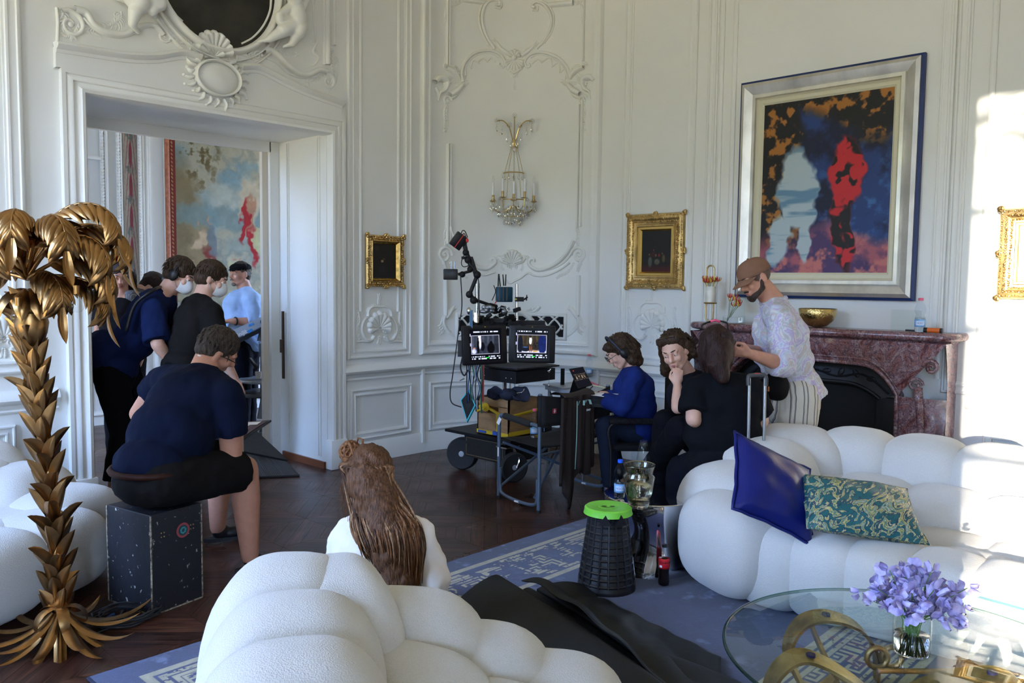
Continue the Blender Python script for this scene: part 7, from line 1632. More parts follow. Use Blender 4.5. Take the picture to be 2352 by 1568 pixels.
def hand(F,w,d,n,side=1,curl=(.5,.5,.5,.5),thumb=.5,s=1.,key=None):
    """w wrist, d pointing to the fingers, n out of the back of the hand, side +1 thumb on d x n side"""
    d=Vector(d).normalized(); n=Vector(n); n=(n-d*n.dot(d)).normalized(); x=d.cross(n)*side; w=Vector(w)
    F.cap(w-d*.02*s,w+d*.03*s,.026*s,.026*s,key); F.ell(w+d*.05*s,(.040*s,.048*s,.016*s),Matrix((x,d,n)).transposed(),key)
    L=((.040,.025,.020),(.045,.029,.022),(.041,.027,.021),(.032,.021,.018))
    for i in range(4):
        o=x*(.031-.0205*i)*s; k=w+o+d*(.088-.004*abs(i-1.2))*s; F.cap(w+o*.5+d*.03*s,k,.013*s,.0105*s,key); a=curl[i]*.7; p=k
        dd=(d+x*(.10-.07*i)).normalized()
        for j in range(3):
            q=dd*math.cos(a)-n*math.sin(a); e=p+q*L[i][j]*s; F.cap(p,e,(.0092-.0009*j)*s,(.0086-.0011*j)*s,key); p=e; a+=curl[i]*(1.1 if j==0 else .8)
        F.tips=getattr(F,'tips',[])+[(p,q)]
    b=w+x*.030*s+d*.022*s; m=b+(x*.7+d*.75-n*.35).normalized()*.042*s; F.cap(w+x*.012*s,b,.017*s,.015*s,key); F.cap(b,m,.0145*s,.0115*s,key); e=m+(d*.9+x*(.35-.8*thumb)-n*.5*thumb).normalized()*.032*s; F.cap(m,e,.0108*s,.0095*s,key); F.cap(e,e+(d*.9-x*.5*thumb-n*.6*thumb).normalized()*.024*s,.0095*s,.0075*s,key)
def torso(F,pel,nk,rt,w,d,key=None,belly=1.,inf=0.,hip=1.):
    pel,nk=Vector(pel),Vector(nk); u=(nk-pel); L=u.length; u.normalize(); r=Vector(rt); r=(r-u*r.dot(u)).normalized(); f=u.cross(r); R=Matrix((r,f,u)).transposed()
    F.ell(pel.lerp(nk,.68),(w/2+inf,d/2+inf,L*.33),R,key); F.ell(pel.lerp(nk,.36)-f*(0),(w*.45*belly+inf,d*.5*belly+inf,L*.30),R,key); F.ell(pel+u*.02,(w*.46*hip+inf,d*.52*hip+inf,.13+inf),R,key); F.ell(pel.lerp(nk,.52),(w*.47+inf,d*.49+inf,L*.30),R,key)
    return R
def shoe(F,ank,toe,m,name='shoe',sole=None,s=1.,stripe=None):
    ank,toe=Vector(ank),Vector(toe); d=(toe-ank); d.z=0; L=d.length; d.normalize(); x=Vector((d.y,-d.x,0)); z0=ank.z-.085*s
    b=Vector((ank.x,ank.y,z0)); R=Matrix((x,d,AZ)).transposed()
    o=F.make([('e',b+d*.02*s+AZ*.055*s,(.038*s,.055*s,.05*s),R),('e',b+d*.10*s+AZ*.042*s,(.042*s,.085*s,.038*s),R),('c',b+d*.0+AZ*.06*s,b+AZ*.095*s,.038*s,.042*s,True)],name,m,.007,None,3)
    mb=MB(); pts=[(.040*math.cos(a)*s*(1.05 if math.sin(a)>0 else .95),(.06+.145*math.sin(a))*s) for a in np.linspace(0,2*PI,24)[:-1]]; mb.prism(pts,.0,.022*s,b,R); so_=mb.build('sole',sole or M['rubber'],o,smooth=.8)
    if stripe:
        for g in (1,-1):
            mb=MB(); mb.tube(cr_spline([b+d*.14*s+x*g*.036*s+AZ*.045*s,b+d*.09*s+x*g*.044*s+AZ*.03*s,b+d*.05*s+x*g*.042*s+AZ*.04*s,b-d*.0*s+x*g*.039*s+AZ*.07*s],4),[.002,.006,.008,.009,.008,.007,.006,.005,.004,.003,.002,.002,.001][:13],5); mb.build('side_mark',stripe,o,smooth=True)
def hairmat(name,c,c2): return mat(name,c,.5,spec=.25,var=.5,vs=22,col2=c2,stretch=(6,6,1),bump=.5,bs=30,bdist=.01)
H_dark=hairmat('dark_hair',(.010,.006,.005),(.04,.022,.016)); H_brown=hairmat('brown_hair',(.02,.011,.007),(.075,.042,.024)); H_grey=hairmat('greying_hair',(.016,.010,.007),(.075,.055,.045)); H_light=hairmat('light_brown_hair',(.07,.035,.018),(.22,.12,.065))
def strands(F,m,roots,fn,r=.003,name='hair_strand',merge=True):
    mb=MB()
    for k,q in enumerate(roots): p=fn(k,Vector(q)); n=len(p); mb.tube(p,[r*(1-.6*(i/(n-1))**2) for i in range(n)],5)
    return mb.build(name,m,F.t,smooth=True)
def shorthair(F,m,vol=1.,back=0.,seed=1,n=240,fringe=.02,L=.035,swirl=0):
    q=F.hq; s=F.hs; R=F.hR
    L_=[('e',q(0,-.018,.045),(.083*s*vol,.100*s*vol,.090*s*vol),R),('e',q(0,-.045,-.005),(.078*s*vol,.072*s*vol,.078*s*vol),R)]
    o=F.make(L_,'hair',m,.007,None,3,.012,.03)
    rr_=random.Random(seed); mb=MB()
    for k in range(n):
        th=rr_.random()*2*PI; ph=rr_.uniform(-.35,1.5); a=.083*vol*math.cos(ph)*math.cos(th); b=.100*vol*math.cos(ph)*math.sin(th); c=.090*vol*math.sin(ph)
        if b>.05 and c<.03: continue
        if c<-.01 and b>-.01: continue
        p=q(a,-.018+b,.045+c); nrm=(R@Vector((a/.083,b/.1,c/.09))).normalized(); tg=(R@Vector((rr_.uniform(-.4,.4)+swirl,.35*rr_.uniform(-.5,1.),-.6))).normalized(); l=L*(.6+.6*rr_.random()); mb.tube([p-nrm*.004,p+nrm*l*.18+tg*l*.4,p+nrm*l*.14+tg*l],[.0055,.0045,.001],4)
    mb.build('hair_lock',m,F.t,smooth=True)
def leg(F,hip,kn,an,r=(.085,.058,.042),key=None,cuff=None,kr=.075,inf=.012,bare=True):
    hip,kn,an=Vector(hip),Vector(kn),Vector(an)
    F.chain([hip,kn],[r[0],r[1]]); c=kn.lerp(an,.32); F.chain([kn,c,an],[r[1],r[1]*1.0,r[2]])
    if key:
        if cuff=='knee': F.cap(hip,kn.lerp(hip,.06),r[0]+inf*1.5,r[1]+inf*2.2,key,True)
        else: F.chain([hip,kn,kn.lerp(an,.9)],[r[0]+inf,r[1]+inf,r[2]+inf*1.6],key,True)
def arm(F,sh,el,wr,r=(.052,.043,.028),key=None,cuff=.5,inf=.012,er=1.):
    sh,el,wr=Vector(sh),Vector(el),Vector(wr); F.chain([sh,el],[r[0],r[1]]); F.chain([el,el.lerp(wr,.3),wr],[r[1],r[1]*.98,r[2]])
    if key:
        if cuff<=1: F.chain([sh,sh.lerp(el,cuff)],[r[0]+inf,r[0]+inf*1.4],key,True)
        else:
            F.chain([sh,el],[r[0]+inf,r[1]+inf],key); F.chain([el,el.lerp(wr,cuff-1)],[r[1]+inf,r[1]*.9+inf],key,True)
def cloth(name,c,var=.08,rough=.9,vs=14,bump=.2,bs=90,**k): return mat(name,[q*(.75 if max(c)<.2 else 1) for q in c],rough,var=var,vs=vs,bump=bump,bs=bs,bdist=.003,spec=.12,**k)
# ---------- 1. man in dark T-shirt seated on the box, from behind
F=Fig('person','seated man in a dark navy T-shirt and shorts, seen from behind on the black box',tuple(ctr)); F.skin=M['skin']
pel=vv(ctr.x-.02,ctr.y-.03,.645); nk=V(468,858,4.55); rt=(cam_r*.80-cam_f*.60); hd=V(500,806,4.62); fw=(cam_f*.55+cam_r*.75-AZ*.65)
torso(F,pel,nk,rt,.42,.33); R=torso(F,pel+AZ*.02,nk,rt,.43,.34,'shirt',1.13,.022,.98)
head(F,hd,fw,AZ*.8+cam_r*.5,nk+AZ*.02,1.06,.066)
shR=V(522,908,4.36); shL=V(372,872,4.72); elR=V(532,1052,4.42); wrR=V(545,1000,4.75)
F.chain([nk,shR],[.07,.07],'shirt'); F.chain([nk,shL],[.07,.07],'shirt'); F.chain([nk,shR],[.06,.06]); F.chain([nk,shL],[.06,.06])
F.cap(nk.lerp(pel,.12),shR,.13,.09,'shirt'); F.cap(nk.lerp(pel,.15),shL,.13,.09,'shirt')
arm(F,shR,elR,wrR,(.066,.056,.036),'shirt',.62,.024); hand(F,wrR,(V(520,960,4.8)-wrR),cam_r,1,(.8,.8,.8,.8))
elL=V(318,950,4.85); wrL=V(430,985,5.0); arm(F,shL,elL,wrL,(.064,.052,.034),'shirt',.45,.022); hand(F,wrL,cam_r,AZ,1,(.8,.8,.8,.8))
hpR=pel+rt*.11; hpL=pel-rt*.11; knR=V(560,1078,4.52); anR=V(574,1245,4.62); anR.z=.10; knL=V(505,1045,5.0); anL=V(500,1200,5.15); anL.z=.10
leg(F,hpR,knR,anR,(.105,.078,.048),'shorts','knee',inf=.018); leg(F,hpL,knL,anL,(.105,.075,.048),'shorts','knee',inf=.018)
F.ell(pel-AZ*.02,(.215,.185,.125),Matrix((rt.normalized(),AZ.cross(rt.normalized()),AZ)).transposed(),'shorts'); F.cap(pel,pel+rt*.12+cam_f*.08,.16,.13,'shorts')
F.finish(M['skin2'],{'shirt':(cloth('navy_jersey',(.005,.009,.028)),.030,.14),'shorts':(cloth('dark_shorts',(.010,.009,.009)),.02,.08)},.008,.011)
shorthair(F,H_grey,1.03,seed=3,n=320,L=.04)
shoe(F,anR,anR+cam_r*.2+cam_f*.12,M['blackpl']); shoe(F,anL,anL+cam_r*.2+cam_f*.12,M['blackpl'])
mb=MB(); mb.tube([pel+AZ*.045+Matrix((rt.normalized(),AZ.cross(rt.normalized()),AZ)).transposed()@Vector((.213*math.cos(a),.185*math.sin(a),0)) for a in np.linspace(0,2*PI,40)[:-1]],.017,6,closed=True); mb.build('belt',cloth('brown_leather',(.035,.012,.008),rough=.5),F.t,smooth=True)
mb=MB(); q=F.hq; mb.tube([q(.083,.0,.005),q(.078,.05,.012),q(.072,.09,.014)],.0028,5); mb.tube([q(.083,-.005,.005),q(.082,-.02,-.012)],.0028,5); mb.tube([q(.068,.095,.02),q(.05,.108,.005),q(.03,.108,-.002),q(.012,.105,.01)],.0025,5); mb.build('glasses',M['blackpl'],F.t,smooth=True)
mb=MB(); mb.tube([q(.082,-.01,-.02),q(.078,-.045,-.045),q(.06,-.085,-.06)],.004,6); mb.build('ear_loop',M['white'],F.t,smooth=True)
rd=V(378,1118,4.06); t=thing('walkie_talkie','black walkie talkie clipped to the belt of the man on the box','radio',tuple(rd)); Rr=Rv@rot('Z',.15); mb=MB(); mb.box(rd,(.055,.105,.03),R=Rr,bev=.008); mb.build('case',M['blackpl'],t,smooth=.5); mb=MB(); mb.cone(rd+Rr@Vector((-.018,.05,0)),rd+Rr@Vector((-.028,.14,0)),.006,.004); mb.build('antenna',M['rubber'],t); mb=MB(); mb.box(rd+Rr@Vector((.004,-.03,.016)),(.024,.024,.002),R=Rr); mb.build('sticker',M['paper'],t,smooth=False); mb=MB(); mb.tube(cr_spline([rd+AZ*.05,rd+AZ*.1+cam_r*.03,rd+AZ*.02+cam_r*.07,rd-AZ*.03+cam_r*.05],5),.003,5); mb.build('cord',M['rubber'],t)
def mask(F,m=None):
    q=F.hq; mb=MB()
    def f(u,v):
        a=(u-.5)*2; b=(v-.5)*2; return q(a*.060*(1-.12*b*b),.075+.058*(1-a*a*.75)*(1-.55*b*b)-.035*abs(a)**2.5,-.048+b*.055*(1-.15*a*a))
    mb.grid(f,17,15); o=mb.build('face_mask',M['maskw'],F.t,smooth=True)
    for g in (1,-1):
        mb=MB(); mb.tube([q(g*.058,.05,-.02),q(g*.078,.005,.015),q(g*.083,-.02,.01)],.0022,4); mb.tube([q(g*.056,.045,-.075),q(g*.076,.005,-.035),q(g*.083,-.02,.0)],.0022,4); mb.build('mask_loop',M['white'],o,smooth=True)
M['maskw']=mat('mask_white',(.72,.74,.76),.8,bump=.3,bs=40)
# ---------- 2. man in navy shirt bending in the doorway
F=Fig('person','masked man in a navy shirt bending forward in the doorway, with headphones',(2.45,6.4,0)); F.skin=M['skin']; D=6.25
pel=V(262,842,6.15); nk=V(385,668,6.25); hd=V(413,632,6.27); rt=cam_f*.95+cam_r*.15; rt=-rt  # right side towards camera
torso(F,pel,nk,rt,.36,.24); torso(F,pel,nk,rt,.38,.26,'shirt',1.02,.022,1.05); F.cap(pel+AZ*.02,V(240,800,6.1)-AZ*.04,.16,.19,'shirt')
head(F,hd,cam_r*.85-AZ*.5-cam_f*.05,AZ*.85+cam_r*.5,nk,1.05,.06); 
shR=V(352,705,6.05); shL=V(372,690,6.5); elR=V(362,790,5.95); wrR=V(392,832,6.05)
for s_ in (shR,shL): F.cap(nk.lerp(pel,.1),s_,.10,.085,'shirt'); F.cap(nk,s_,.06,.06)
arm(F,shR,elR,wrR,(.058,.048,.032),'shirt',.95,.03); hand(F,wrR,cam_r*.8-AZ*.6,-cam_f,1,(.4,.5,.5,.6))
elL=V(385,780,6.5); wrL=V(405,830,6.4); arm(F,shL,elL,wrL,(.058,.048,.032),'shirt',.95,.03); hand(F,wrL,cam_r*.8-AZ*.6,cam_f,-1,(.4,.5,.5,.6))
kn=V(285,985,6.15); an=V(262,1120,6.1); an.z=.1; kn.z=.50; kn2=kn-cam_f*-.25; an2=an+cam_f*.3; an2.z=.1
leg(F,pel-cam_f*.08,kn,an,(.10,.07,.045),'trousers',inf=.028); leg(F,pel+cam_f*.12,kn2,an2,(.10,.07,.045),'trousers',inf=.028)
F.cap(pel,pel-AZ*.08,.16,.15,'trousers')
F.finish(M['skin'],{'shirt':(cloth('navy_cotton',(.008,.017,.075)),.035,.13),'trousers':(cloth('black_trousers',(.004,.004,.006)),.015,.1)},.008,.011)
shorthair(F,H_brown,1.06,seed=5,n=300,L=.045); mask(F); eyes(F,closed=.9)
q=F.hq; mb=MB(); mb.ell(q(.088,-.005,-.005),(.018,.038,.045),F.hR,16,10); o=mb.build('headphone_cup',M['blackpl'],F.t,smooth=True); mb=MB(); mb.tube([q(.095*math.cos(a),-.01,.01+.125*math.sin(a)) for a in np.linspace(-.1,PI+.1,18)],.008,6); mb.build('headband',M['blackpl'],F.t,smooth=True)
mb=MB(); mb.tube(cr_spline([nk+AZ*.03-cam_r*.03-cam_f*.06,V(350,668,5.98),V(310,700,5.95),V(290,760,5.95)],6),.014,6); mb.build('strap',M['blackpl'],F.t,smooth=True)
# ---------- 3. masked man in black T-shirt
F=Fig('person','masked man in a black T-shirt with short brown hair, leaning in the doorway',(3.2,6.2,0)); F.skin=M['skin']
pel=V(420,850,6.05); nk=V(462,690,6.2); hd=V(486,640,6.25); rt=cam_r*.35-cam_f*.9
torso(F,pel,nk,rt,.36,.24); torso(F,pel,nk,rt,.40,.27,'shirt',1.0,.022,1.0)
head(F,hd,cam_r*.85-AZ*.38+cam_f*.25,AZ*.92+cam_r*.35,nk,1.06,.058)
shR=V(488,722,6.0); shL=V(440,705,6.4); elR=V(502,800,6.0); wrR=V(540,870,6.1)
for s_ in (shR,shL): F.cap(nk.lerp(pel,.1),s_,.11,.085,'shirt'); F.cap(nk,s_,.06,.06)
arm(F,shR,elR,wrR,(.054,.043,.028),'shirt',.55,.026); hand(F,wrR,cam_r*.3-AZ*.9,-cam_f+cam_r*.5,1,(.3,.4,.5,.5))
elL=V(470,800,6.5); wrL=V(500,850,6.6); arm(F,shL,elL,wrL,(.054,.043,.028),'shirt',.55,.026)
kn=vv(pel.x+.1,pel.y+.05,.5); an=vv(pel.x+.0,pel.y+.0,.1); leg(F,pel-cam_f*.08,kn,an,(.10,.07,.045),'trousers',inf=.02); leg(F,pel+cam_f*.1,kn+cam_f*.2,an+cam_f*.25,(.10,.07,.045),'trousers',inf=.02)
F.finish(M['skin'],{'shirt':(cloth('black_jersey',(.013,.012,.012)),.022,.13),'trousers':(cloth('black_trousers',(.004,.004,.006)),.015,.1)},.008,.011)
shorthair(F,H_brown,1.05,seed=6,n=300,L=.045); mask(F); eyes(F,closed=.7)
# ---------- 4. man in light blue shirt and cap in the next room
F=Fig('person','man in a dark flat cap and light blue linen shirt, in the next room',(4.35,8.2,0)); F.skin=M['skin2']; D=8.2
hd=V(551,630,D); nk=V(562,663,D+.03); pel=V(560,790,D); rt=-cam_r*.45-cam_f*.85; 
torso(F,pel,nk,rt,.38,.26,None); torso(F,pel,nk,rt,.40,.29,'shirt',1.22,.03,1.1)
head(F,hd,-cam_r*.55-cam_f*.8-AZ*.05,AZ,nk,1.0,.062)
sh=V(578,690,D-.15); sh2=V(545,690,D+.18); el=V(585,740,D-.2); wr=V(535,737,D-.3)
for s_ in (sh,sh2): F.cap(nk.lerp(pel,.12),s_,.10,.085,'shirt')
arm(F,sh,el,wr,(.056,.048,.03),'shirt',1.35,.024); hand(F,wr,-cam_r,AZ,1,(.7,.7,.7,.7)); el2=V(540,745,D+.15); wr2=V(522,742,D-.1); arm(F,sh2,el2,wr2,(.056,.048,.03),'shirt',1.35,.024)
for g in (-1,1):
    h_=pel+cam_f*.1*g; leg(F,h_,vv(h_.x,h_.y,.5),vv(h_.x-.02,h_.y,.1),(.10,.07,.045),'trousers',inf=.03)
F.cap(pel,pel-AZ*.12,.17,.16,'trousers')
F.finish(M['skin2'],{'shirt':(cloth('light_blue_linen',(.34,.48,.74)),.03,.10),'trousers':(cloth('navy_trousers',(.006,.007,.014)),.02,.1)},.009,.012)
eyes(F,closed=.5); q=F.hq; mb=MB(); mb.tube([q(x,.100,-.046-abs(x)*.25) for x in (-.026,-.013,0,.013,.026)],[.003,.006,.006,.006,.003],6); mb.ell(q(0,.075,-.095),(.03,.022,.02),F.hR); mb.build('moustache',hairmat('grey_stubble',(.12,.08,.06),(.25,.2,.17)),F.t,smooth=True)
shorthair(F,H_grey,.99,n=80); 
mb=MB(); mb.ell(q(0,-.012,.066),(.090,.115,.052),F.hR,24,12); mb.grid(lambda u,v:q((u-.5)*.13*(1-.3*v),.075+.055*v*math.sin(PI*(.2+.6*u)),.052-.018*v+.01*math.sin(PI*u)),12,6); mb.build('flat_cap',cloth('black_cap',(.007,.007,.008)),F.t,smooth=True)
mb=MB(); mb.tube([wr.lerp(el,.12)+Vector((0,.036*math.cos(a),.036*math.sin(a))) for a in np.linspace(0,2*PI,16)[:-1]],.008,6,closed=True); mb.build('wristwatch',M['blackpl'],F.t,smooth=True)
# ---------- 5. woman with dark hair behind the palm leaves; plaid shoulder next to her
F=Fig('person','woman with long dark hair in the doorway, half hidden behind the golden palm leaves',(2.3,7.2,0)); F.skin=M['skin2']
hd=V(278,632,6.8); nk=hd-AZ*.17; pel=nk-AZ*.52; torso(F,pel,nk,cam_r,.34,.22); torso(F,pel,nk,cam_r,.36,.24,'top',1,.015); head(F,hd,cam_r*.35-cam_f*.85-AZ*.4,AZ,nk,.98,.05)
for g in (1,-1): s_=nk+cam_r*.17*g-AZ*.07; F.cap(nk,s_,.05,.05); arm(F,s_,s_-AZ*.28+cam_r*.03*g,s_-AZ*.5-cam_f*.1,(.045,.038,.025),'top',.6,.015); leg(F,pel+cam_r*.09*g,vv((pel+cam_r*.09*g).x,(pel+cam_r*.09*g).y,.48),vv((pel+cam_r*.09*g).x,(pel+cam_r*.09*g).y,.1),(.09,.06,.04),'trousers')
F.finish(M['skin2'],{'top':(cloth('dark_top',(.01,.008,.009)),.015,.1),'trousers':(cloth('black_trousers',(.004,.004,.006)),.015,.1)},.009,.012)
eyes(F,closed=.8,lips=(.30,.09,.08)); q=F.hq; F.make([('e',q(0,-.02,.04),(.092,.105,.098),F.hR),('c',q(.085,-.02,.02),q(.085,-.03,-.22),.035,.03,False),('c',q(-.085,-.02,.02),q(-.085,-.03,-.22),.035,.03,False),('c',q(0,-.08,.0),q(0,-.10,-.22),.07,.06,False)],'hair',H_dark,.009,None,3,.012,.03)
F=Fig('person','person in a grey plaid shirt, only the shoulders showing behind the man in navy',(2.75,7.3,0)); F.skin=M['skin']
nk=V(325,668,7.0); pel=nk-AZ*.5-cam_r*.15; torso(F,pel,nk,cam_f,.36,.24); torso(F,pel,nk+AZ*.03,cam_f,.40,.28,'shirt',1,.02); head(F,V(352,660,7.05),cam_r-AZ*.6,AZ+cam_r*.5,nk,.98,.055)
for g in (1,-1): 
    h_=pel+cam_f*.09*g; leg(F,h_,vv(h_.x,h_.y,.48),vv(h_.x,h_.y,.1),(.09,.06,.04),'trousers'); s_=nk-AZ*.05+cam_f*.18*g; arm(F,s_,s_-AZ*.25+cam_r*.05,s_-AZ*.4+cam_r*.2,(.05,.042,.03),'shirt',.9,.02)
pm=cloth('plaid',(.10,.11,.13),var=.0); n=pm.node_tree; tc=n.nodes.new('ShaderNodeTexCoord'); br=n.nodes.new('ShaderNodeTexBrick'); br.inputs['Scale'].default_value=28; br.inputs['Color1'].default_value=(.05,.06,.08,1); br.inputs['Color2'].default_value=(.09,.09,.10,1); br.inputs['Mortar'].default_value=(.30,.28,.26,1); n.links.new(tc.outputs['Object'],br.inputs[0]); n.links.new(br.outputs[0],n.nodes['Principled BSDF'].inputs['Base Color'])
F.finish(M['skin'],{'shirt':(pm,.02,.1),'trousers':(cloth('black_trousers',(.004,.004,.006)),.015,.1)},.01,.013); shorthair(F,H_dark,1.02,n=100)
# ---------- 6. long haired woman seated on the floor, from behind
F=Fig('person','long haired woman in a white blouse sitting on the floor, seen from behind',(2.25,2.72,0)); F.skin=M['skin']
hd=V(850,1092,3.50); nk=V(878,1165,3.52); pel=V(890,1395,3.50); pel.z=.13; rt=cam_r*.96-cam_f*.25
torso(F,pel,nk,rt,.34,.22); torso(F,pel,nk-AZ*.03,rt,.40,.30,'blouse',1.12,.025,1.15)
head(F,hd,cam_f*.72-cam_r*.62-AZ*.35,AZ*.97-cam_r*.15,nk,1.02,.05)
shR=V(958,1232,3.44); shL=V(800,1235,3.56); elR=V(995,1330,3.40); elL=V(768,1330,3.62)
for s_,e_,g in ((shR,elR,1),(shL,elL,-1)): F.cap(nk-AZ*.06,s_,.10,.08,'blouse'); F.cap(nk,s_,.045,.05); w_=e_+cam_f*.18-AZ*.08-cam_r*.03*g; arm(F,s_,e_,w_,(.045,.038,.026),'blouse',1.55,.034); hand(F,w_,cam_f-cam_r*.4*g,AZ,g,(.5,.5,.5,.5))
for g in (1,-1): leg(F,pel+rt*.1*g+AZ*.02,pel+rt*.13*g+cam_f*.42+AZ*.12,pel+rt*.06*g+cam_f*.70-AZ*.06,(.09,.065,.045),'trousers')
F.finish(M['skin'],{'blouse':(cloth('white_linen',(.80,.74,.70),var=.04),.03,.09),'trousers':(cloth('jeans',(.03,.05,.10)),.012,.08)},.008,.011)
q=F.hq
F.make([('e',q(0,-.018,.038),(.092,.108,.098),F.hR),('c',hd-cam_f*.05,V(878,1180,3.42),.098,.105,False),('c',V(878,1180,3.42),V(900,1260,3.36),.105,.10,False),('c',V(900,1260,3.36),V(925,1330,3.34),.095,.065,False),('c',V(925,1330,3.34),V(940,1352,3.34),.06,.03,False)],'hair',hairmat('auburn_hair',(.055,.022,.010),(.16,.07,.032)),.009,None,4,.02,.03)
rr_=random.Random(9); tone=[hairmat('hair_tone_%d'%i,c,c2) for i,(c,c2) in enumerate((((.06,.024,.011),(.14,.06,.026)),((.14,.055,.02),(.28,.12,.05)),((.24,.12,.06),(.42,.24,.13)),((.03,.014,.009),(.08,.035,.018))))]
for ti in range(4):
    mb=MB()
    for k in range(75):
        a=rr_.uniform(-2.3,1.15); ce=V(845,1060,3.46); top=hd+AZ*.075+cam_f*-.03+cam_r*.01; side=cam_r*math.sin(a)-cam_f*math.cos(a)
        x=math.sin(a); lat=rr_.uniform(-1,1); tip=V(905+lat*62+rr_.uniform(-8,8),1290+rr_.random()*68+(30 if lat>0 else -60*abs(lat)),3.30+.04*abs(lat))
        p1=hd+side*.105+AZ*.03; p2=V(878+lat*72,1180,3.34+.05*lat*lat); p3=V(898+lat*76,1250,3.27+.06*lat*lat)
        if a<-1.5: lat=-abs(lat); p2=V(815+rr_.random()*20,1180,3.45); p3=V(835+rr_.random()*30,1260,3.40); tip=V(850+rr_.random()*40,1310+rr_.random()*40,3.35)
        wv=[Vector((rr_.gauss(0,.006),rr_.gauss(0,.006),0)) for _ in range(5)]
        pts=cr_spline([top,top.lerp(p1,.6)+side*.03+AZ*.012,p1+wv[0],p2+wv[1],p3+wv[2],tip+wv[3]],6); n_=len(pts); mb.tube(pts,[.0065*(1-.75*(i/(n_-1))**2) for i in range(n_)],4)
    mb.build('hair_strands',tone[ti],F.t,smooth=True)
bc=V(806,1038,3.50); mb=MB()
for k in range(34):
    ax=Vector((rr_.gauss(0,1),rr_.gauss(0,1),rr_.gauss(0,1))).normalized(); o_=ax.orthogonal().normalized(); o2=ax.cross(o_); r_=.034+.012*rr_.random(); mb.tube([bc+(o_*math.cos(t)+o2*math.sin(t))*r_+ax*.012*math.sin(t*2) for t in np.linspace(0,rr_.uniform(3,6),12)],.006,4)
mb.ell(bc,(.036,.036,.034)); mb.tube([bc+cam_r*.02+AZ*.03,bc+cam_r*.03+AZ*.062,bc+cam_r*.05+AZ*.055,bc+cam_r*.05+AZ*.02],.005,4); mb.build('hair_bun',tone[1],F.t,smooth=True)
mb=MB()
for k in range(26): p=V(812+rr_.random()*20,1080+rr_.random()*60,3.5); mb.tube(cr_spline([p,p-cam_r*(.03+.03*rr_.random())-AZ*.02,p-cam_r*(.02+.05*rr_.random())-AZ*(.06+.08*rr_.random())],4),.0009,3)
mb.build('loose_hair',tone[1],F.t)
# ---------- 7. woman in blue with headphones
F=Fig('person','woman in a blue shirt with headphones and glasses, writing at the folding table',(5.45,3.95,0)); F.skin=M['skin']; D=6.2
hd=V(1424,808,D); nk=V(1452,850,D+.03); pel=V(1462,985,D+.05); rt=cam_f*.97-cam_r*.1; fwd=-cam_r*.85-AZ*.60-cam_f*.1
torso(F,pel,nk,rt,.34,.23); torso(F,pel,nk,rt,.37,.27,'shirt',1.06,.022,1.12)
head(F,hd,fwd,AZ*.8-cam_r*.55,nk+AZ*.0,1.0,.05)
sh=V(1458,868,D-.18); sh2=V(1455,868,D+.2); el=V(1432,935,D-.30); wr=V(1372,912,D-.05)
for s_ in (sh,sh2): F.cap(nk.lerp(pel,.12),s_,.10,.08,'shirt'); F.cap(nk,s_,.05,.05)
arm(F,sh,el,wr,(.05,.043,.027),'shirt',1.75,.020); hand(F,wr,-cam_r*.9-AZ*.1,AZ,-1,(.6,.7,.8,.8)); el2=V(1425,925,D+.2); wr2=V(1385,905,D+.1); arm(F,sh2,el2,wr2,(.05,.043,.027),'shirt',1.75,.02); hand(F,wr2,-cam_r,AZ,1,(.5,.5,.5,.5))
for g,kx,ax_ in ((-1,1392,1408),(1,1388,1425)):
    h_=pel+cam_f*.09*g; k_=V(kx,978,D+.12*g); a_=V(ax_,1080,D+.15*g-.0); a_.z=.11; leg(F,h_,k_,a_,(.09,.062,.045),'jeans',inf=.015)
F.finish(M['skin'],{'shirt':(cloth('royal_blue_linen',(.012,.028,.17)),.030,.10),'jeans':(cloth('dark_jeans',(.012,.018,.035)),.012,.08)},.007,.010)
eyes(F,closed=1.,lips=(.42,.14,.13)); q=F.hq
F.make([('e',q(0,-.028,.040),(.092,.105,.098),F.hR),('e',q(0,-.075,-.03),(.095,.07,.10),F.hR),('c',q(.082,-.01,.02),q(.088,-.025,-.10),.030,.034,False),('c',q(-.082,-.01,.02),q(-.088,-.025,-.10),.030,.034,False),('c',q(0,-.06,-.06),q(0,-.07,-.13),.075,.05,False),('c',q(-.05,.055,.075),q(.05,.055,.075),.035,.035,False)],'hair',H_brown,.008,None,3,.018,.03)
rr_=random.Random(21); mb=MB()
for k in range(170):
    a=rr_.uniform(-2.9,2.9); b=rr_.uniform(-.3,1.3); p=q(.098*math.cos(b)*math.sin(a),-.028-.108*math.cos(b)*math.cos(a)*1.0,.04+.10*math.sin(b))
    if abs(a)>2.2 and b<.5: continue
    dn=(q(0,-.3,-1)-q(0,0,0)).normalized(); pts=[p+dn*(.03*i)+Vector((math.sin(i*1.4+k)*.006,math.cos(i*1.2+k)*.006,0)) for i in range(4)]; mb.tube(pts,[.005,.0055,.0045,.001],4)
mb.build('hair_curl',H_brown,F.t,smooth=True)
mb=MB(); mb.tube([q(.106*math.cos(a),.005+.02*math.sin(a),.005+.145*math.sin(a)) for a in np.linspace(-.05,PI+.05,20)],.010,6); mb.build('headband',mat('headphone_blue',(.012,.018,.035),.5),F.t,smooth=True)
for g in (1,-1): mb=MB(); mb.ell(q(g*.108,-.005,-.012),(.020,.034,.042),F.hR,14,10); mb.build('headphone_cup',M['blackpl'],F.t,smooth=True)
mb=MB()
for g in (1,-1): mb.tube([q(g*.033+.024*math.cos(a),.112,.006+.022*math.sin(a)) for a in np.linspace(0,2*PI,18)[:-1]],.0022,5,closed=True); mb.tube([q(g*.057,.11,.008),q(g*.085,.03,.01)],.002,5)
mb.build('glasses',M['blackpl'],F.t,smooth=True)
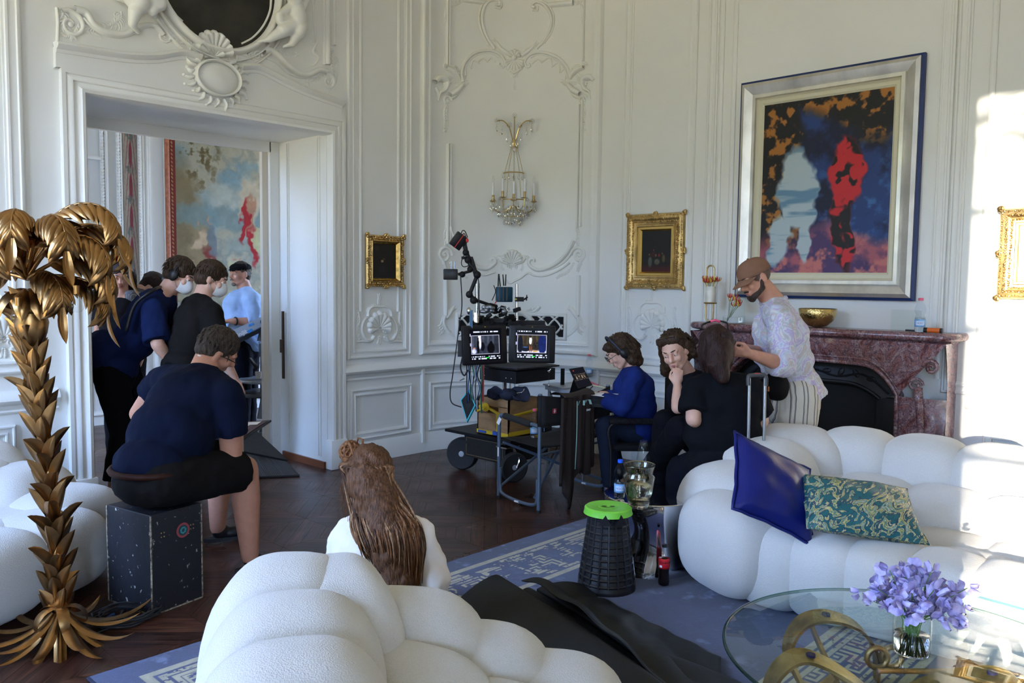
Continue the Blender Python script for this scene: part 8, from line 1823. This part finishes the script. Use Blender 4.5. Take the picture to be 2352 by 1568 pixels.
# notebook, pen
nb=thing('notebook','open notebook with white pages in the lap of the woman in blue','notebook',tuple(V(1375,915,6.05))); cor=[V(1342,903,6.3),V(1422,906,6.15),V(1405,928,5.95),V(1330,926,6.05)]
cor=[V(1338,902,6.30),V(1425,908,6.12),V(1418,916,5.95),V(1340,910,6.1)]; plate(nb,cor,.012,M['paper'],0,0,'pages'); plate(nb,[q_-AZ*.014 for q_ in cor],.006,M['blackpl'],-.05,0,'cover')
cor=[V(1336,905,6.1),V(1395,912,5.98),V(1392,936,6.0),V(1326,932,6.12)]; plate(nb,cor,.004,M['blackpl'],0,0,'flap')
pn=thing('pen','black pen in the writing hand of the woman in blue','pen',tuple(V(1352,893,6.12))); mb=MB(); mb.cone(V(1350,899,6.12),V(1362,886,6.12),.005,.005,8); mb.build('barrel',M['blackpl'],pn)
# her chair
ch2=thing('director_chair','black padded folding armchair under the woman in blue','chair',tuple(Vector((pel.x,pel.y,0)))); r_=.014
sC=vv(pel.x,pel.y,0); ux_=-cam_r; vy_=cam_f
mb=MB(); mb.box(sC+AZ*.455,(.50,.52,.05),R=Matrix((cam_r,cam_f,AZ)).transposed(),bev=.02); mb.build('seat',cloth('black_stripe',(.012,.012,.014)),ch2,smooth=.5)
mb=MB(); mb.box(sC+cam_r*.27+AZ*.72,(.04,.50,.42),R=Matrix((cam_r,cam_f,AZ)).transposed(),bev=.015); mb.build('backrest',cloth('black_pad',(.008,.008,.010)),ch2,smooth=.5)
for g in (-1,1):
    o_=cam_f*.27*g; mb=MB(); mb.tube([sC+o_-cam_r*.24+AZ*.655,sC+o_+cam_r*.12+AZ*.655],.024,10); mb.build('armrest',cloth('striped_pad',(.015,.014,.016),var=.5,vs=60),ch2)
    mb=MB(); mb.tube(cr_spline([sC+o_-cam_r*.22,sC+o_-cam_r*.22+AZ*.4,sC+o_-cam_r*.22+AZ*.63,sC+o_+cam_r*.10+AZ*.655,sC+o_+cam_r*.22+AZ*.60,sC+o_+cam_r*.25+AZ*.42],6),.013,8); mb.tube([sC+o_+cam_r*.22,sC+o_+cam_r*.22+AZ*.45],.016,8); mb.tube([sC+o_+cam_r*.26+AZ*.45,sC+o_+cam_r*.29+AZ*.93],.012,8); mb.tube([sC+o_-cam_r*.22+AZ*.08,sC+o_+cam_r*.22+AZ*.08],.01,8); mb.build('side_frame',M['black'],ch2)
# ---------- 8. woman resting her chin on her hand
F=Fig('person','woman with sunglasses in her curly hair, resting her chin on one hand',(5.0,3.35,0)); F.skin=M['skin']; D=5.45
hd=V(1550,808,D); nk=V(1582,862,D+.12); pel=V(1625,1000,D+.35); pel.z=.55; fwd=-cam_f*.80-cam_r*.42-AZ*.30; rt=cam_r*.5*-1+cam_f*.0; rt=-cam_r*.75+cam_f*.55
torso(F,pel,nk,rt,.34,.22); torso(F,pel,nk-AZ*.01,rt,.37,.26,'top',1.02,.018,1.05)
head(F,hd,fwd,AZ*.95-cam_r*.28,nk,1.02,.048)
shA=V(1590,895,D-.02); el=V(1552,930,D-.28); wr=V(1556,884,D-.16)
F.cap(nk-AZ*.03,shA,.08,.07,'top'); F.cap(nk,shA,.045,.05); arm(F,shA,V(1557,936,D-.22),wr,(.046,.042,.027),'top',.75,.018)
hand(F,wr,AZ*.9+cam_r*.05+cam_f*.05,-cam_f,-1,(.75,.78,.8,.85),.6,.86)
shB=V(1640,880,D+.25); F.cap(nk-AZ*.03,shB,.08,.07,'top'); arm(F,shB,V(1650,950,D+.1),V(1600,955,D-.1),(.046,.040,.027),'top',.75,.018)
for (k_,a_,hx) in ((V(1528,968,D-.10),V(1515,1075,D+.15),-1),(V(1562,985,D-.40),V(1455,1098,D+.55),1)):
    a_.z=.11; leg(F,pel+rt*.08*hx,k_,a_,(.09,.065,.045),'trousers',inf=.02)
    shoe(F,a_,a_-cam_r*.22-cam_f*.12,mat('white_leather',(.72,.72,.74),.5),'sneaker',M['paper'],1.0,M['blackpl'])
F.finish(M['skin'],{'top':(cloth('dark_grey_jersey',(.012,.014,.022)),.02,.1),'trousers':(cloth('black_trousers2',(.006,.006,.010)),.02,.09)},.0062,.010)
eyes(F,closed=.85,lips=(.42,.13,.13),look=(.002,-.002)); q=F.hq
F.make([('e',q(0,-.030,.050),(.094,.100,.092),F.hR),('e',q(0,-.075,-.03),(.095,.065,.09),F.hR),('c',q(.085,-.02,.04),q(.095,-.05,-.10),.030,.042,False),('c',q(-.085,-.02,.04),q(-.10,-.05,-.06),.028,.03,False),('c',q(-.055,.045,.098),q(.055,.045,.098),.030,.030,False),('c',q(.09,-.05,-.08),q(.13,-.07,-.14),.045,.045,False)],'hair',H_brown,.008,None,3,.020,.028)
rr_=random.Random(31); mb=MB()
for k in range(230):
    a=rr_.uniform(-PI,PI); b=rr_.uniform(-.5,1.5); p=q(.100*math.cos(b)*math.sin(a),-.030-.102*math.cos(b)*math.cos(a),.05+.094*math.sin(b))
    if abs(a)>1.9 and b<.45: continue
    dn=(q(.25*math.sin(a),-.5,-1)-q(0,0,0)).normalized(); sd_=dn.orthogonal().normalized(); s2_=dn.cross(sd_); pts=[p+dn*(.018*i)+(sd_*math.cos(i*1.9+k)+s2_*math.sin(i*1.9+k))*.009 for i in range(6)]; mb.tube(pts,[.0045,.005,.005,.004,.003,.001],4)
mb.build('hair_curl',H_brown,F.t,smooth=True)
for g in (1,-1):
    mb=MB(); mb.ell(q(g*.036,.055,.112),(.028,.010,.024),F.hR@rot('X',-.6),16,8); mb.build('sunglass_lens',mat('brown_lens',(.03,.018,.015),.15),F.t,smooth=True)
mb=MB(); mb.tube([q(-.012,.062,.115),q(0,.066,.120),q(.012,.062,.115)],.003,5); 
for g in (1,-1): mb.tube([q(g*.062,.05,.11),q(g*.098,-.02,.06),q(g*.10,-.06,.03)],.0025,5)
mb.build('sunglass_frame',M['blackpl'],F.t,smooth=True)
mb=MB()
for p,q_ in F.tips[:4]: mb.ell(p+q_*.004-cam_f*.0045,(.0055,.0035,.0075),None,10,6)
mb.build('fingernail',mat('nail_red',(.12,.004,.012),.25),F.t,smooth=True)
mb=MB(); mb.tube(cr_spline([V(1562,870,D+.0),V(1565,890,D-.04),V(1575,912,D-.05)],5),.006,5); mb.build('lanyard',mat('grey_cord',(.35,.38,.42),.6),F.t)
# ---------- 9. woman in black T-shirt, back to the camera
F=Fig('person','woman with dark brown hair and a black T-shirt sitting with her back to the camera',(4.6,2.95,0)); F.skin=M['skin']; D=4.95
hd=V(1645,796,D); nk=V(1655,868,D-.0); pel=V(1665,1015,D-.02); pel.z=.56; rt=cam_r*.95-cam_f*.2
torso(F,pel,nk,rt,.40,.26); torso(F,pel,nk,rt,.43,.29,'tshirt',1.12,.02,1.12)
head(F,hd,cam_f*.75+cam_r*.45-AZ*.15,AZ,nk,1.04,.055)
shR=V(1722,892,D-.02); shL=V(1598,895,D-.02)
for s_ in (shR,shL): F.cap(nk-AZ*.03,s_,.085,.085,'tshirt'); F.cap(nk-AZ*.1,s_,.15,.08,'tshirt'); F.cap(nk,s_,.05,.055)
elL=V(1592,962,D-.10); wrL=V(1632,985,D+.16); arm(F,shL,elL,wrL,(.056,.045,.032),'tshirt',.80,.028); hand(F,wrL,cam_r,AZ,1,(.5,.5,.5,.5)); elR=V(1745,965,D+.05); wrR=V(1700,975,D+.3); arm(F,shR,elR,wrR,(.062,.055,.032),'tshirt',.8,.028)
for (k_,a_,g) in ((V(1572,1010,D+.10),V(1560,1110,D+.15),-1),(V(1610,1040,D+.35),V(1590,1130,D+.4),1)): a_.z=.10; k_.z=.50; leg(F,pel+rt*.1*g,k_,a_,(.11,.085,.05),'trousers',inf=.022); shoe(F,a_,a_-cam_r*.1+cam_f*.1,M['blackpl'])
F.cap(pel-AZ*.02-rt*.05,pel-AZ*.02+rt*.08,.17,.17,'trousers')
F.finish(M['skin'],{'tshirt':(cloth('black_tshirt',(.006,.007,.010)),.028,.13),'trousers':(cloth('navy_black',(.005,.006,.012)),.025,.1)},.008,.011)
hq=[V(1645,790,D-.02)]; Hr=hairmat('dark_red_brown',(.010,.005,.005),(.040,.016,.013)); q=F.hq
F.make([('e',q(0,-.012,.038),(.087,.104,.096),F.hR),('c',hd-cam_f*.05,V(1650,838,D-.10),.086,.068,False),('c',V(1650,838,D-.10),V(1660,866,D-.12),.070,.045,False),('c',q(.075,.0,.03),q(.08,-.01,-.08),.03,.03,False)],'hair',Hr,.009,None,4,.012,.04)
rr_=random.Random(41); mb=MB()
for k in range(200):
    a=rr_.uniform(-1.9,1.9); side=cam_r*math.sin(a)-cam_f*math.cos(a); top=hd+AZ*(.135)-cam_f*.01; p1=hd+side*.098+AZ*.04; p2=hd+side*.100-AZ*.07; p3=hd+side*.085*(1-.2*abs(math.sin(a)))-AZ*(.13+.05*rr_.random()); e=p3-AZ*(.04+.05*rr_.random())+cam_r*rr_.gauss(0,.015); pts=cr_spline([top,top.lerp(p1,.55)+side*.025+AZ*.004,p1,p2,p3,e],4); n2=len(pts); mb.tube(pts,[.0055*(1-.8*(i/(n2-1))**3) for i in range(n2)],4)
mb.build('hair_strands',Hr,F.t,smooth=True)
sg_=thing('sunglasses','black sunglasses with a pink bridge pushed up on the dark brown hair','sunglasses',tuple(V(1640,740,D))); mb=MB(); mb.tube(cr_spline([V(1611,756,D-.02),V(1615,745,D+.02),V(1640,737,D+.05),V(1668,741,D+.02),V(1672,756,D-.02)],6),.006,6); mb.build('frame',M['blackpl'],sg_,smooth=True); mb=MB(); mb.tube([V(1632,738,D+.04),V(1643,735,D+.04),V(1654,739,D+.04)],.008,6); mb.build('bridge',mat('pink_bridge',(.75,.10,.20),.4),sg_,smooth=True)
# low seat cases under the two women
mb=MB(); b9=thing('stage_box','black case used as a seat by the two women at the fireplace','box',(pel.x,pel.y,0)); mb.box((pel.x+.02,pel.y+.02,.20),(.42,.42,.38),rz=.7,bev=.01); mb.build('case',M['black'],b9,smooth=False)
b9=thing('stage_box','second black case, under the woman who rests her chin on her hand','box',(5.35,3.15,0)); mb=MB(); q8=V(1625,1000,5.8); mb.box((q8.x,q8.y,.20),(.40,.40,.38),rz=.7,bev=.01); mb.build('case',M['black'],b9,smooth=False)
# trolley handle and hat of the back-view woman
th_=thing('trolley_case','black trolley case with its telescopic chrome handle pulled up, behind the right sofa','suitcase',tuple(Vector((V(1740,900,4.75).x,V(1740,900,4.75).y,0)))); D=4.72
mb=MB()
for px in (1721,1757): a=V(px,868,D); b=V(px-2,1040,D); b.z=.55; mb.cone(a,b,.009,.010,10)
mb.build('handle_tube',M['steel'],th_); mb=MB(); mb.tube(cr_spline([V(1719,885,D),V(1719,868,D),V(1724,862,D),V(1752,861,D),V(1759,867,D),V(1759,886,D)],6),.013,8); g_=mb.build('grip',mat('grip_grey',(.05,.05,.055),.4),th_); mb=MB(); mb.box(V(1739,858,D),(.035,.008,.02),R=Rv); mb.build('release_button',M['red'],g_,smooth=False)
q=V(1739,1000,D); mb=MB(); mb.box((q.x+.02,q.y+.02,.29),(.34,.22,.54),rz=math.atan2(cam_r.y,cam_r.x),bev=.03); mb.build('body',M['black'],th_,smooth=.5)
# ---------- 10. man in cap at the fireplace
F=Fig('person','bearded man in brown cap and pastel shirt standing at the fireplace with a phone',(5.6,2.9,0)); F.skin=M['skin']; D=5.35
hd=V(1734,641,D); nk=V(1776,692,D+.05); pel=V(1822,905,D+.1); fwd=-cam_r*.85-AZ*.42-cam_f*.35; rt=cam_f*.9-cam_r*.3
torso(F,pel,nk,rt,.36,.23); torso(F,pel,nk-AZ*.02,rt,.40,.26,'shirt',1.02,.022,1.08); F.cap(pel+AZ*.06,pel+cam_r*.05-AZ*.05,.165,.185,'shirt',True)
head(F,hd,fwd,AZ*.9-cam_r*.45,nk,1.06,.062)
sh=V(1792,735,D-.16); sh2=V(1775,728,D+.24); el=V(1800,838,D-.22); wr=V(1722,812,D-.38)
for s_ in (sh,sh2): F.cap(nk.lerp(pel,.08),s_,.10,.095,'shirt'); F.cap(nk,s_,.055,.055)
arm(F,sh,el,wr,(.058,.048,.030),'shirt',1.28,.036); hand(F,wr,-cam_r*.9+AZ*.12,-cam_f*.6+cam_r*.1-AZ*.5,1,(.9,.9,.9,.9),.6)
el2=V(1762,815,D+.25); wr2=V(1708,800,D-.1); arm(F,sh2,el2,wr2,(.056,.048,.03),'shirt',1.3,.034); hand(F,wr2,-cam_r*.9-cam_f*.2,AZ,-1,(.6,.6,.6,.6))
for g in (-1,1): h_=pel+cam_f*.11*g; leg(F,h_,vv(h_.x-.02,h_.y,.52),vv(h_.x,h_.y,.11),(.105,.08,.06),'trousers',inf=.03); a_=vv(h_.x,h_.y,.10); shoe(F,a_,a_-cam_r*.2,M['white'],'shoe',M['paper'])
F.cap(pel-AZ*.02,pel-AZ*.10,.175,.17,'trousers')
def pastel():
    m=mat('pastel_print',(.6,.6,.7),.8,bump=.2,bs=90,bdist=.003); n=m.node_tree; b=n.nodes['Principled BSDF']; tc=n.nodes.new('ShaderNodeTexCoord'); w=n.nodes.new('ShaderNodeTexNoise'); w.inputs['Scale'].default_value=7; w.inputs['Detail'].default_value=4; w.inputs['Distortion'].default_value=1.8; r=n.nodes.new('ShaderNodeValToRGB'); e=r.color_ramp.elements; e[0].position=.3; e[0].color=(.36,.44,.58,1); e[1].position=.72; e[1].color=(.66,.62,.58,1)
    for p,c in ((.40,(.58,.60,.68,1)),(.46,(.44,.36,.60,1)),(.50,(.66,.64,.66,1)),(.56,(.42,.50,.56,1)),(.61,(.52,.42,.40,1)),(.66,(.56,.56,.66,1))): x=e.new(p); x.color=c
    n.links.new(tc.outputs['Object'],w.inputs[0]); n.links.new(w.outputs[0],r.inputs[0]); n.links.new(r.outputs[0],b.inputs['Base Color']); return m
def stripes():
    m=mat('striped_cotton',(.6,.56,.48),.85,bump=.2,bs=80,bdist=.003); n=m.node_tree; b=n.nodes['Principled BSDF']; tc=n.nodes.new('ShaderNodeTexCoord'); mp=n.nodes.new('ShaderNodeMapping'); mp.inputs['Rotation'].default_value=(0,0,.8); w=n.nodes.new('ShaderNodeTexWave'); w.wave_type='BANDS'; w.bands_direction='X'; w.inputs['Scale'].default_value=4.2; w.inputs['Distortion'].default_value=.25; r=n.nodes.new('ShaderNodeValToRGB'); r.color_ramp.interpolation='CONSTANT'; e=r.color_ramp.elements; e[0].position=0; e[0].color=(.60,.56,.48,1); e[1].position=.9; e[1].color=(.60,.56,.48,1)
    for p,c in ((.62,(.10,.095,.10,1)),(.80,(.60,.56,.48,1)),(.84,(.10,.095,.10,1))): x=e.new(p); x.color=c
    n.links.new(tc.outputs['Object'],mp.inputs[0]); n.links.new(mp.outputs[0],w.inputs[0]); n.links.new(w.outputs[0],r.inputs[0]); n.links.new(r.outputs[0],b.inputs['Base Color']); return m
F.finish(M['skin2'],{'shirt':(pastel(),.035,.11),'trousers':(stripes(),.025,.1)},.007,.010)
eyes(F,closed=.8,lips=(.36,.15,.13)); q=F.hq; s=F.hs
F.make([('c',q(.050,.01,-.055),q(.022,.072,-.090),.024,.021,False),('c',q(-.050,.01,-.055),q(-.022,.072,-.090),.024,.021,False),('e',q(0,.076,-.096),(.030,.024,.026),F.hR),('c',q(-.02,.0935,-.046),q(.02,.0935,-.046),.007,.007,False),('c',q(.072,.005,-.01),q(.055,.015,-.05),.010,.018,False),('c',q(-.072,.005,-.01),q(-.055,.015,-.05),.010,.018,False)],'beard',hairmat('dark_beard',(.03,.018,.014),(.07,.045,.035)),.006,None,2,.004,.02)
mb=MB(); mb.ell(q(0,-.015,.030),(.0815*s,.101*s,.088*s),F.hR,20,12); mb.build('hair',hairmat('cropped_hair',(.10,.06,.045),(.16,.1,.08)),F.t,smooth=True)
M['cap']=cloth('brown_twill',(.22,.115,.075),rough=.8)
mb=MB(); 
def crown_(u,v): a=2*PI*u; b=PI/2*v; return q(.089*math.cos(a)*math.cos(b)**.8,-.012+.110*math.sin(a)*math.cos(b)**.8,.045+.083*math.sin(b))
mb.grid(crown_,32,10,cu=True); mb.grid(lambda u,v:q(.089*math.cos(2*PI*u),-.012+.110*math.sin(2*PI*u),.045-.015*v),32,2,cu=True); cp_=mb.build('cap',M['cap'],F.t,smooth=True)
mb=MB(); mb.grid(lambda u,v:q((u-.5)*2*.078*(1-.18*v*v),.085-.05*(2*u-1)**2+.085*v*(1-.35*(2*u-1)**2),.040-.032*v-.016*(2*u-1)**2*(1-.3*v)),17,8); o=mb.build('cap_brim',M['cap'],cp_,smooth=True); s_=o.modifiers.new('s','SOLIDIFY'); s_.thickness=.004
mb=MB(); mb.ell(q(0,-.012,.130),(.008,.008,.005),F.hR,10,6); mb.tube([q(.090*math.cos(a),-.012+.111*math.sin(a),.038) for a in np.linspace(0,2*PI,40)[:-1]],.002,4,closed=True); mb.build('cap_button',M['cap'],cp_,smooth=True)
mb=MB(); mb.tube([nk+AZ*.005+(cam_r*math.cos(a)+cam_f*math.sin(a))*.075-cam_r*.0+AZ*.02*math.cos(a) for a in np.linspace(0,2*PI,24)[:-1]],[.017]*23,6,closed=True); mb.build('collar',bpy.data.materials['pastel_print'],F.t,smooth=True)
ph=thing('phone','dark phone held in both hands by the man in the brown cap','phone',tuple(V(1692,798,D-.35))); mb=MB(); mb.box(V(1690,797,D-.36),(.075,.15,.009),R=Rv@rot('Z',1.25)@rot('X',1.0),bev=.004); mb.build('case',M['blackpl'],ph,smooth=.5)
bg=thing('belt_bag','black bag hanging at the waist of the man in the brown cap','bag',tuple(V(1783,890,D-.2))); mb=MB(); mb.ell(V(1782,888,D-.16),(.10,.07,.085),rot('Y',.3),22,14,.8,.8); mb.build('bag',cloth('black_nylon',(.006,.006,.007)),bg,smooth=True); mb=MB(); mb.box(V(1765,893,D-.245),(.012,.03,.004),R=Rv); mb.build('patch',mat('patch_orange',(.35,.10,.03),.7),bg,smooth=False)
# bottle on the floor under the chair
q=Vector(onz(1442,1062)); bottle('water bottle with a dark pink cap on the floor behind the chair legs',q[0]-.25,q[1]-.25,0,M['cap_pink'],.23,.4,None)
# ================= DOLLY WITH JIB IN THE NEXT ROOM =================
D=8.0; base=Vector(onz(612,985)); dl=thing('camera_dolly','grey camera dolly with a column and a mini jib arm, seen through the doorway','dolly',tuple(V(612,985,D).xy)+(0,)); d0=V(608,900,D)
X=lambda px,py,dd=0:V(px,py,D+dd)
def disc(px,py,r,h,m,nm,dd=0): c=X(px,py,dd); mb=MB(); mb.lathe([(0,-h/2),(r*.98,-h/2),(r,-h/4),(r,h/4),(r*.98,h/2),(0,h/2)],c,40); return mb.build(nm,m,dl)
M['dgrey']=mat('dolly_grey',(.10,.11,.12),.4,.5); M['lgrey']=mat('dolly_light',(.32,.34,.37),.35,.6)
disc(612,872,.26,.03,M['lgrey'],'platform'); disc(612,902,.27,.035,M['dgrey'],'platform'); mb=MB(); mb.cone(X(612,925),X(612,790),.06,.06,24); mb.cone(X(612,960),X(612,920),.09,.06,24); mb.build('column',M['dgrey'],dl)
disc(608,798,.055,.08,M['dgrey'],'collar'); disc(608,786,.06,.015,M['lgrey'],'collar')
mb=MB(); R=Rv; pr_=[(590,783),(628,783),(622,748),(616,738),(604,738),(598,748)]; a=[X(px,py,-.06) for px,py in pr_]; b=[X(px,py,.06) for px,py in pr_]; mb.add(a+b,[tuple(range(6)),tuple(range(11,5,-1))]+[(i,6+i,6+(i+1)%6,(i+1)%6) for i in range(6)]); hdm=mb.build('head_bracket',M['dgrey'],dl,smooth=False)
mb=MB(); q=X(609,761,-.065); mb.add([q+cam_r*.037,q+AZ*.024,q-cam_r*.037,q-AZ*.024],[(0,1,2,3)]); mb.build('badge',M['paper'],hdm,smooth=False); txt('GFM',.026,q-cam_f*.004,Rv,M['black'],hdm,bold=.001)
a,b=X(540,800,-.05),X(640,733,-.05); a2,b2=X(540,778,-.05),X(640,722,-.05); mb=MB(); 
def prismq(mb,q4,dv): mb.add(list(q4)+[p+dv for p in q4],[(0,1,2,3),(7,6,5,4)]+[(i,(i+1)%4,4+(i+1)%4,4+i) for i in range(4)])
jd=(X(618,742)-X(545,776)).normalized(); ju=jd.cross(-cam_f).normalized()*-1
if ju.z<0: ju=-ju
j0=X(530,783,-.10); j1=X(660,722,-.10); prismq(mb,(j0,j1,j1+ju*.085,j0+ju*.085),cam_f*.07); ja=mb.build('jib_arm',mat('jib_grey',(.42,.46,.52),.35,.4),dl,smooth=False)
mb=MB(); prismq(mb,(j0-ju*.05,j1-ju*.035,j1-ju*.005,j0-ju*.01),cam_f*.05); mb.build('jib_lower_rod',M['black'],dl,smooth=False)
Rj=Matrix((jd,ju,-cam_f)).transposed(); txt('MiniJib',.055,X(556,773,-.105)+ju*.028,Rj,M['paper'],ja,bold=.001)
mb=MB(); mb.box(X(575,762,-.105)+ju*.01,(.05,.026,.003),R=Rj); mb.box(X(580,752,-.105)+ju*.03,(.05,.02,.003),R=Rj); mb.build('blue_logo',mat('logo_blue',(.03,.25,.65),.5),ja,smooth=False)
for px,py,r_ in ((606,739,.035),(606,753,.018)): mb=MB(); c=X(px,py,-.14); mb.cone(c,c+cam_f*.05,r_,r_,20); mb.build('pivot',M['blackpl'],dl)
for px,dd in ((596,-.2),(627,-.1),(565,.1),(640,.3)):
    c=X(px,940,dd); c.z=.09; mb=MB(); mb.lathe([(.0,-.03),(.06,-.03),(.088,-.02),(.09,0),(.088,.02),(.06,.03),(0,.03)],c,24,(cam_r*.8-cam_f*.6).to_track_quat('Z','Y').to_matrix()); w_=mb.build('wheel',M['rubber'],dl); mb=MB(); mb.lathe([(.045,-.034),(.055,-.032),(.055,.032),(.045,.034)],c,20,(cam_r*.8-cam_f*.6).to_track_quat('Z','Y').to_matrix(),closed=True); mb.build('rim',M['chrome'],w_)
    mb=MB(); e=X(612,915,0); mb.cone(Vector((c.x,c.y,.16)),Vector((e.x,e.y,.25)),.03,.035); mb.cone(Vector((c.x,c.y,.10)),Vector((c.x,c.y,.20)),.025,.025); mb.build('leg',M['dgrey'],dl)
cu_=thing('paper_cup','small white paper cup on the dolly platform','cup',tuple(X(594,868,-.12))); mb=MB(); mb.lathe([(0,0),(.025,0),(.032,.065),(.029,.065),(.022,.004),(0,.004)],X(594,869,-.12),18); mb.build('cup',mat('cup_cream',(.55,.50,.44),.7),cu_)
sb=thing('blue_bottle','small bright blue spray bottle on the dolly platform','bottle',tuple(X(611,868,-.12))); mb=MB(); mb.lathe([(0,0),(.022,0),(.022,.09),(.009,.105),(.009,.12),(0,.12)],X(611,869,-.12),16); mb.build('bottle',mat('bright_blue',(.03,.22,.65),.3),sb); mb=MB(); c=X(611,869,-.12); mb.box(c+AZ*.135,(.03,.02,.02)); mb.build('nozzle',M['blackpl'],sb,smooth=False)
mb=MB(); mb.box(X(618,820,-.05),(.10,.12,.12),R=Rv); mb.box(X(583,835,-.1),(.13,.02,.05),R=Rv@rot('Z',-.9)); mb.build('side_pod',M['blackpl'],dl,smooth=False)
# camera rig glimpsed between the two masked men
t=thing('camera_monitor','small lit monitor on a camera rig between the two masked men','monitor',tuple(V(383,728,6.9))); mb=MB(); mb.box(V(384,722,6.9),(.14,.10,.04),R=Rv); mb.box(V(385,700,6.95),(.18,.05,.06),R=Rv); mb.box(V(385,770,6.95),(.12,.30,.08),R=Rv); mb.build('body',M['blackpl'],t,smooth=False)
ngrid('screen',np.array(V(383,722,6.86))-np.array(cam_r)*.04-np.array([0,0,.03]),cam_r,(0,0,1),.08,.06,24,18,screen_img(1),M['screen'],t)
# ================= FLOOR MAT, SLATE BOARD =================
cor=[Vector(onz(*q)) for q in ((598,1100),(688,1094),(640,1036),(560,1040))]
fm=thing('floor_mat','black ribbed rubber mat lying across the doorway threshold','mat',tuple(cor[0])); cc_=sum(cor,Vector())/4
def matf(u,v): a=cor[0].lerp(cor[1],u); b=cor[3].lerp(cor[2],u); p=a.lerp(b,v); return p+AZ*(.012+.004*math.sin(u*120))
mb=MB(); c2=[Vector(onz(480,1104)),Vector(onz(688,1094)),Vector(onz(600,1000)),Vector(onz(470,1010))]
def matf(u,v): a=c2[0].lerp(c2[1],u); b=c2[3].lerp(c2[2],u); p=a.lerp(b,v); p.z=.010+.0035*math.sin(u*260); return p
mb.grid(matf,240,3); o=mb.build('mat',mat('ribbed_rubber',(.02,.022,.026),.45),fm,smooth=True)
mb=MB(); a,b=c2[0],c2[1]; mb.tube([a.lerp(b,t)+AZ*.008 for t in np.linspace(0,1,8)],.009,6); mb.build('edge',M['rubber'],fm)
bd2=thing('ramp_board','tilted dark rubber ramp board leaning behind the seated man','board',tuple(V(600,1040,6.3))); cor=[V(480,1020,6.0),V(662,1056,6.3),V(585,985,6.6),V(480,970,6.4)]; plate(bd2,cor,.015,M['sheet'],0,0,'board')
sl2=thing('drawing_tablet','large dark tablet board with white shapes, held over the knees of the seated man','board',tuple(V(560,990,5.0))); cor=[V(505,972,5.35),V(623,964,5.35),V(556,1009,4.85),V(478,1004,4.85)]; plate(sl2,cor,.012,M['blackpl'],0,0,'board'); cc_=sum(cor,Vector())/4
plate(sl2,cor,.002,mat('dark_maroon',(.06,.02,.025),.4),.10,.004,'screen'); f=lambda u,v:cor[3].lerp(cor[2],u).lerp(cor[0].lerp(cor[1],u),v)+AZ*.009
mb=MB()
for (u0,u1,v0,v1) in ((.60,.80,.10,.50),(.60,.72,.5,.85),(.72,.88,.68,.85)): mb.add([f(u0,v0),f(u1,v0),f(u1,v1),f(u0,v1)],[(0,1,2,3)])
mb.build('white_shapes',M['paper'],sl2,smooth=False)
for o in list(C.objects):
    if '_o' in o: del o['_o']
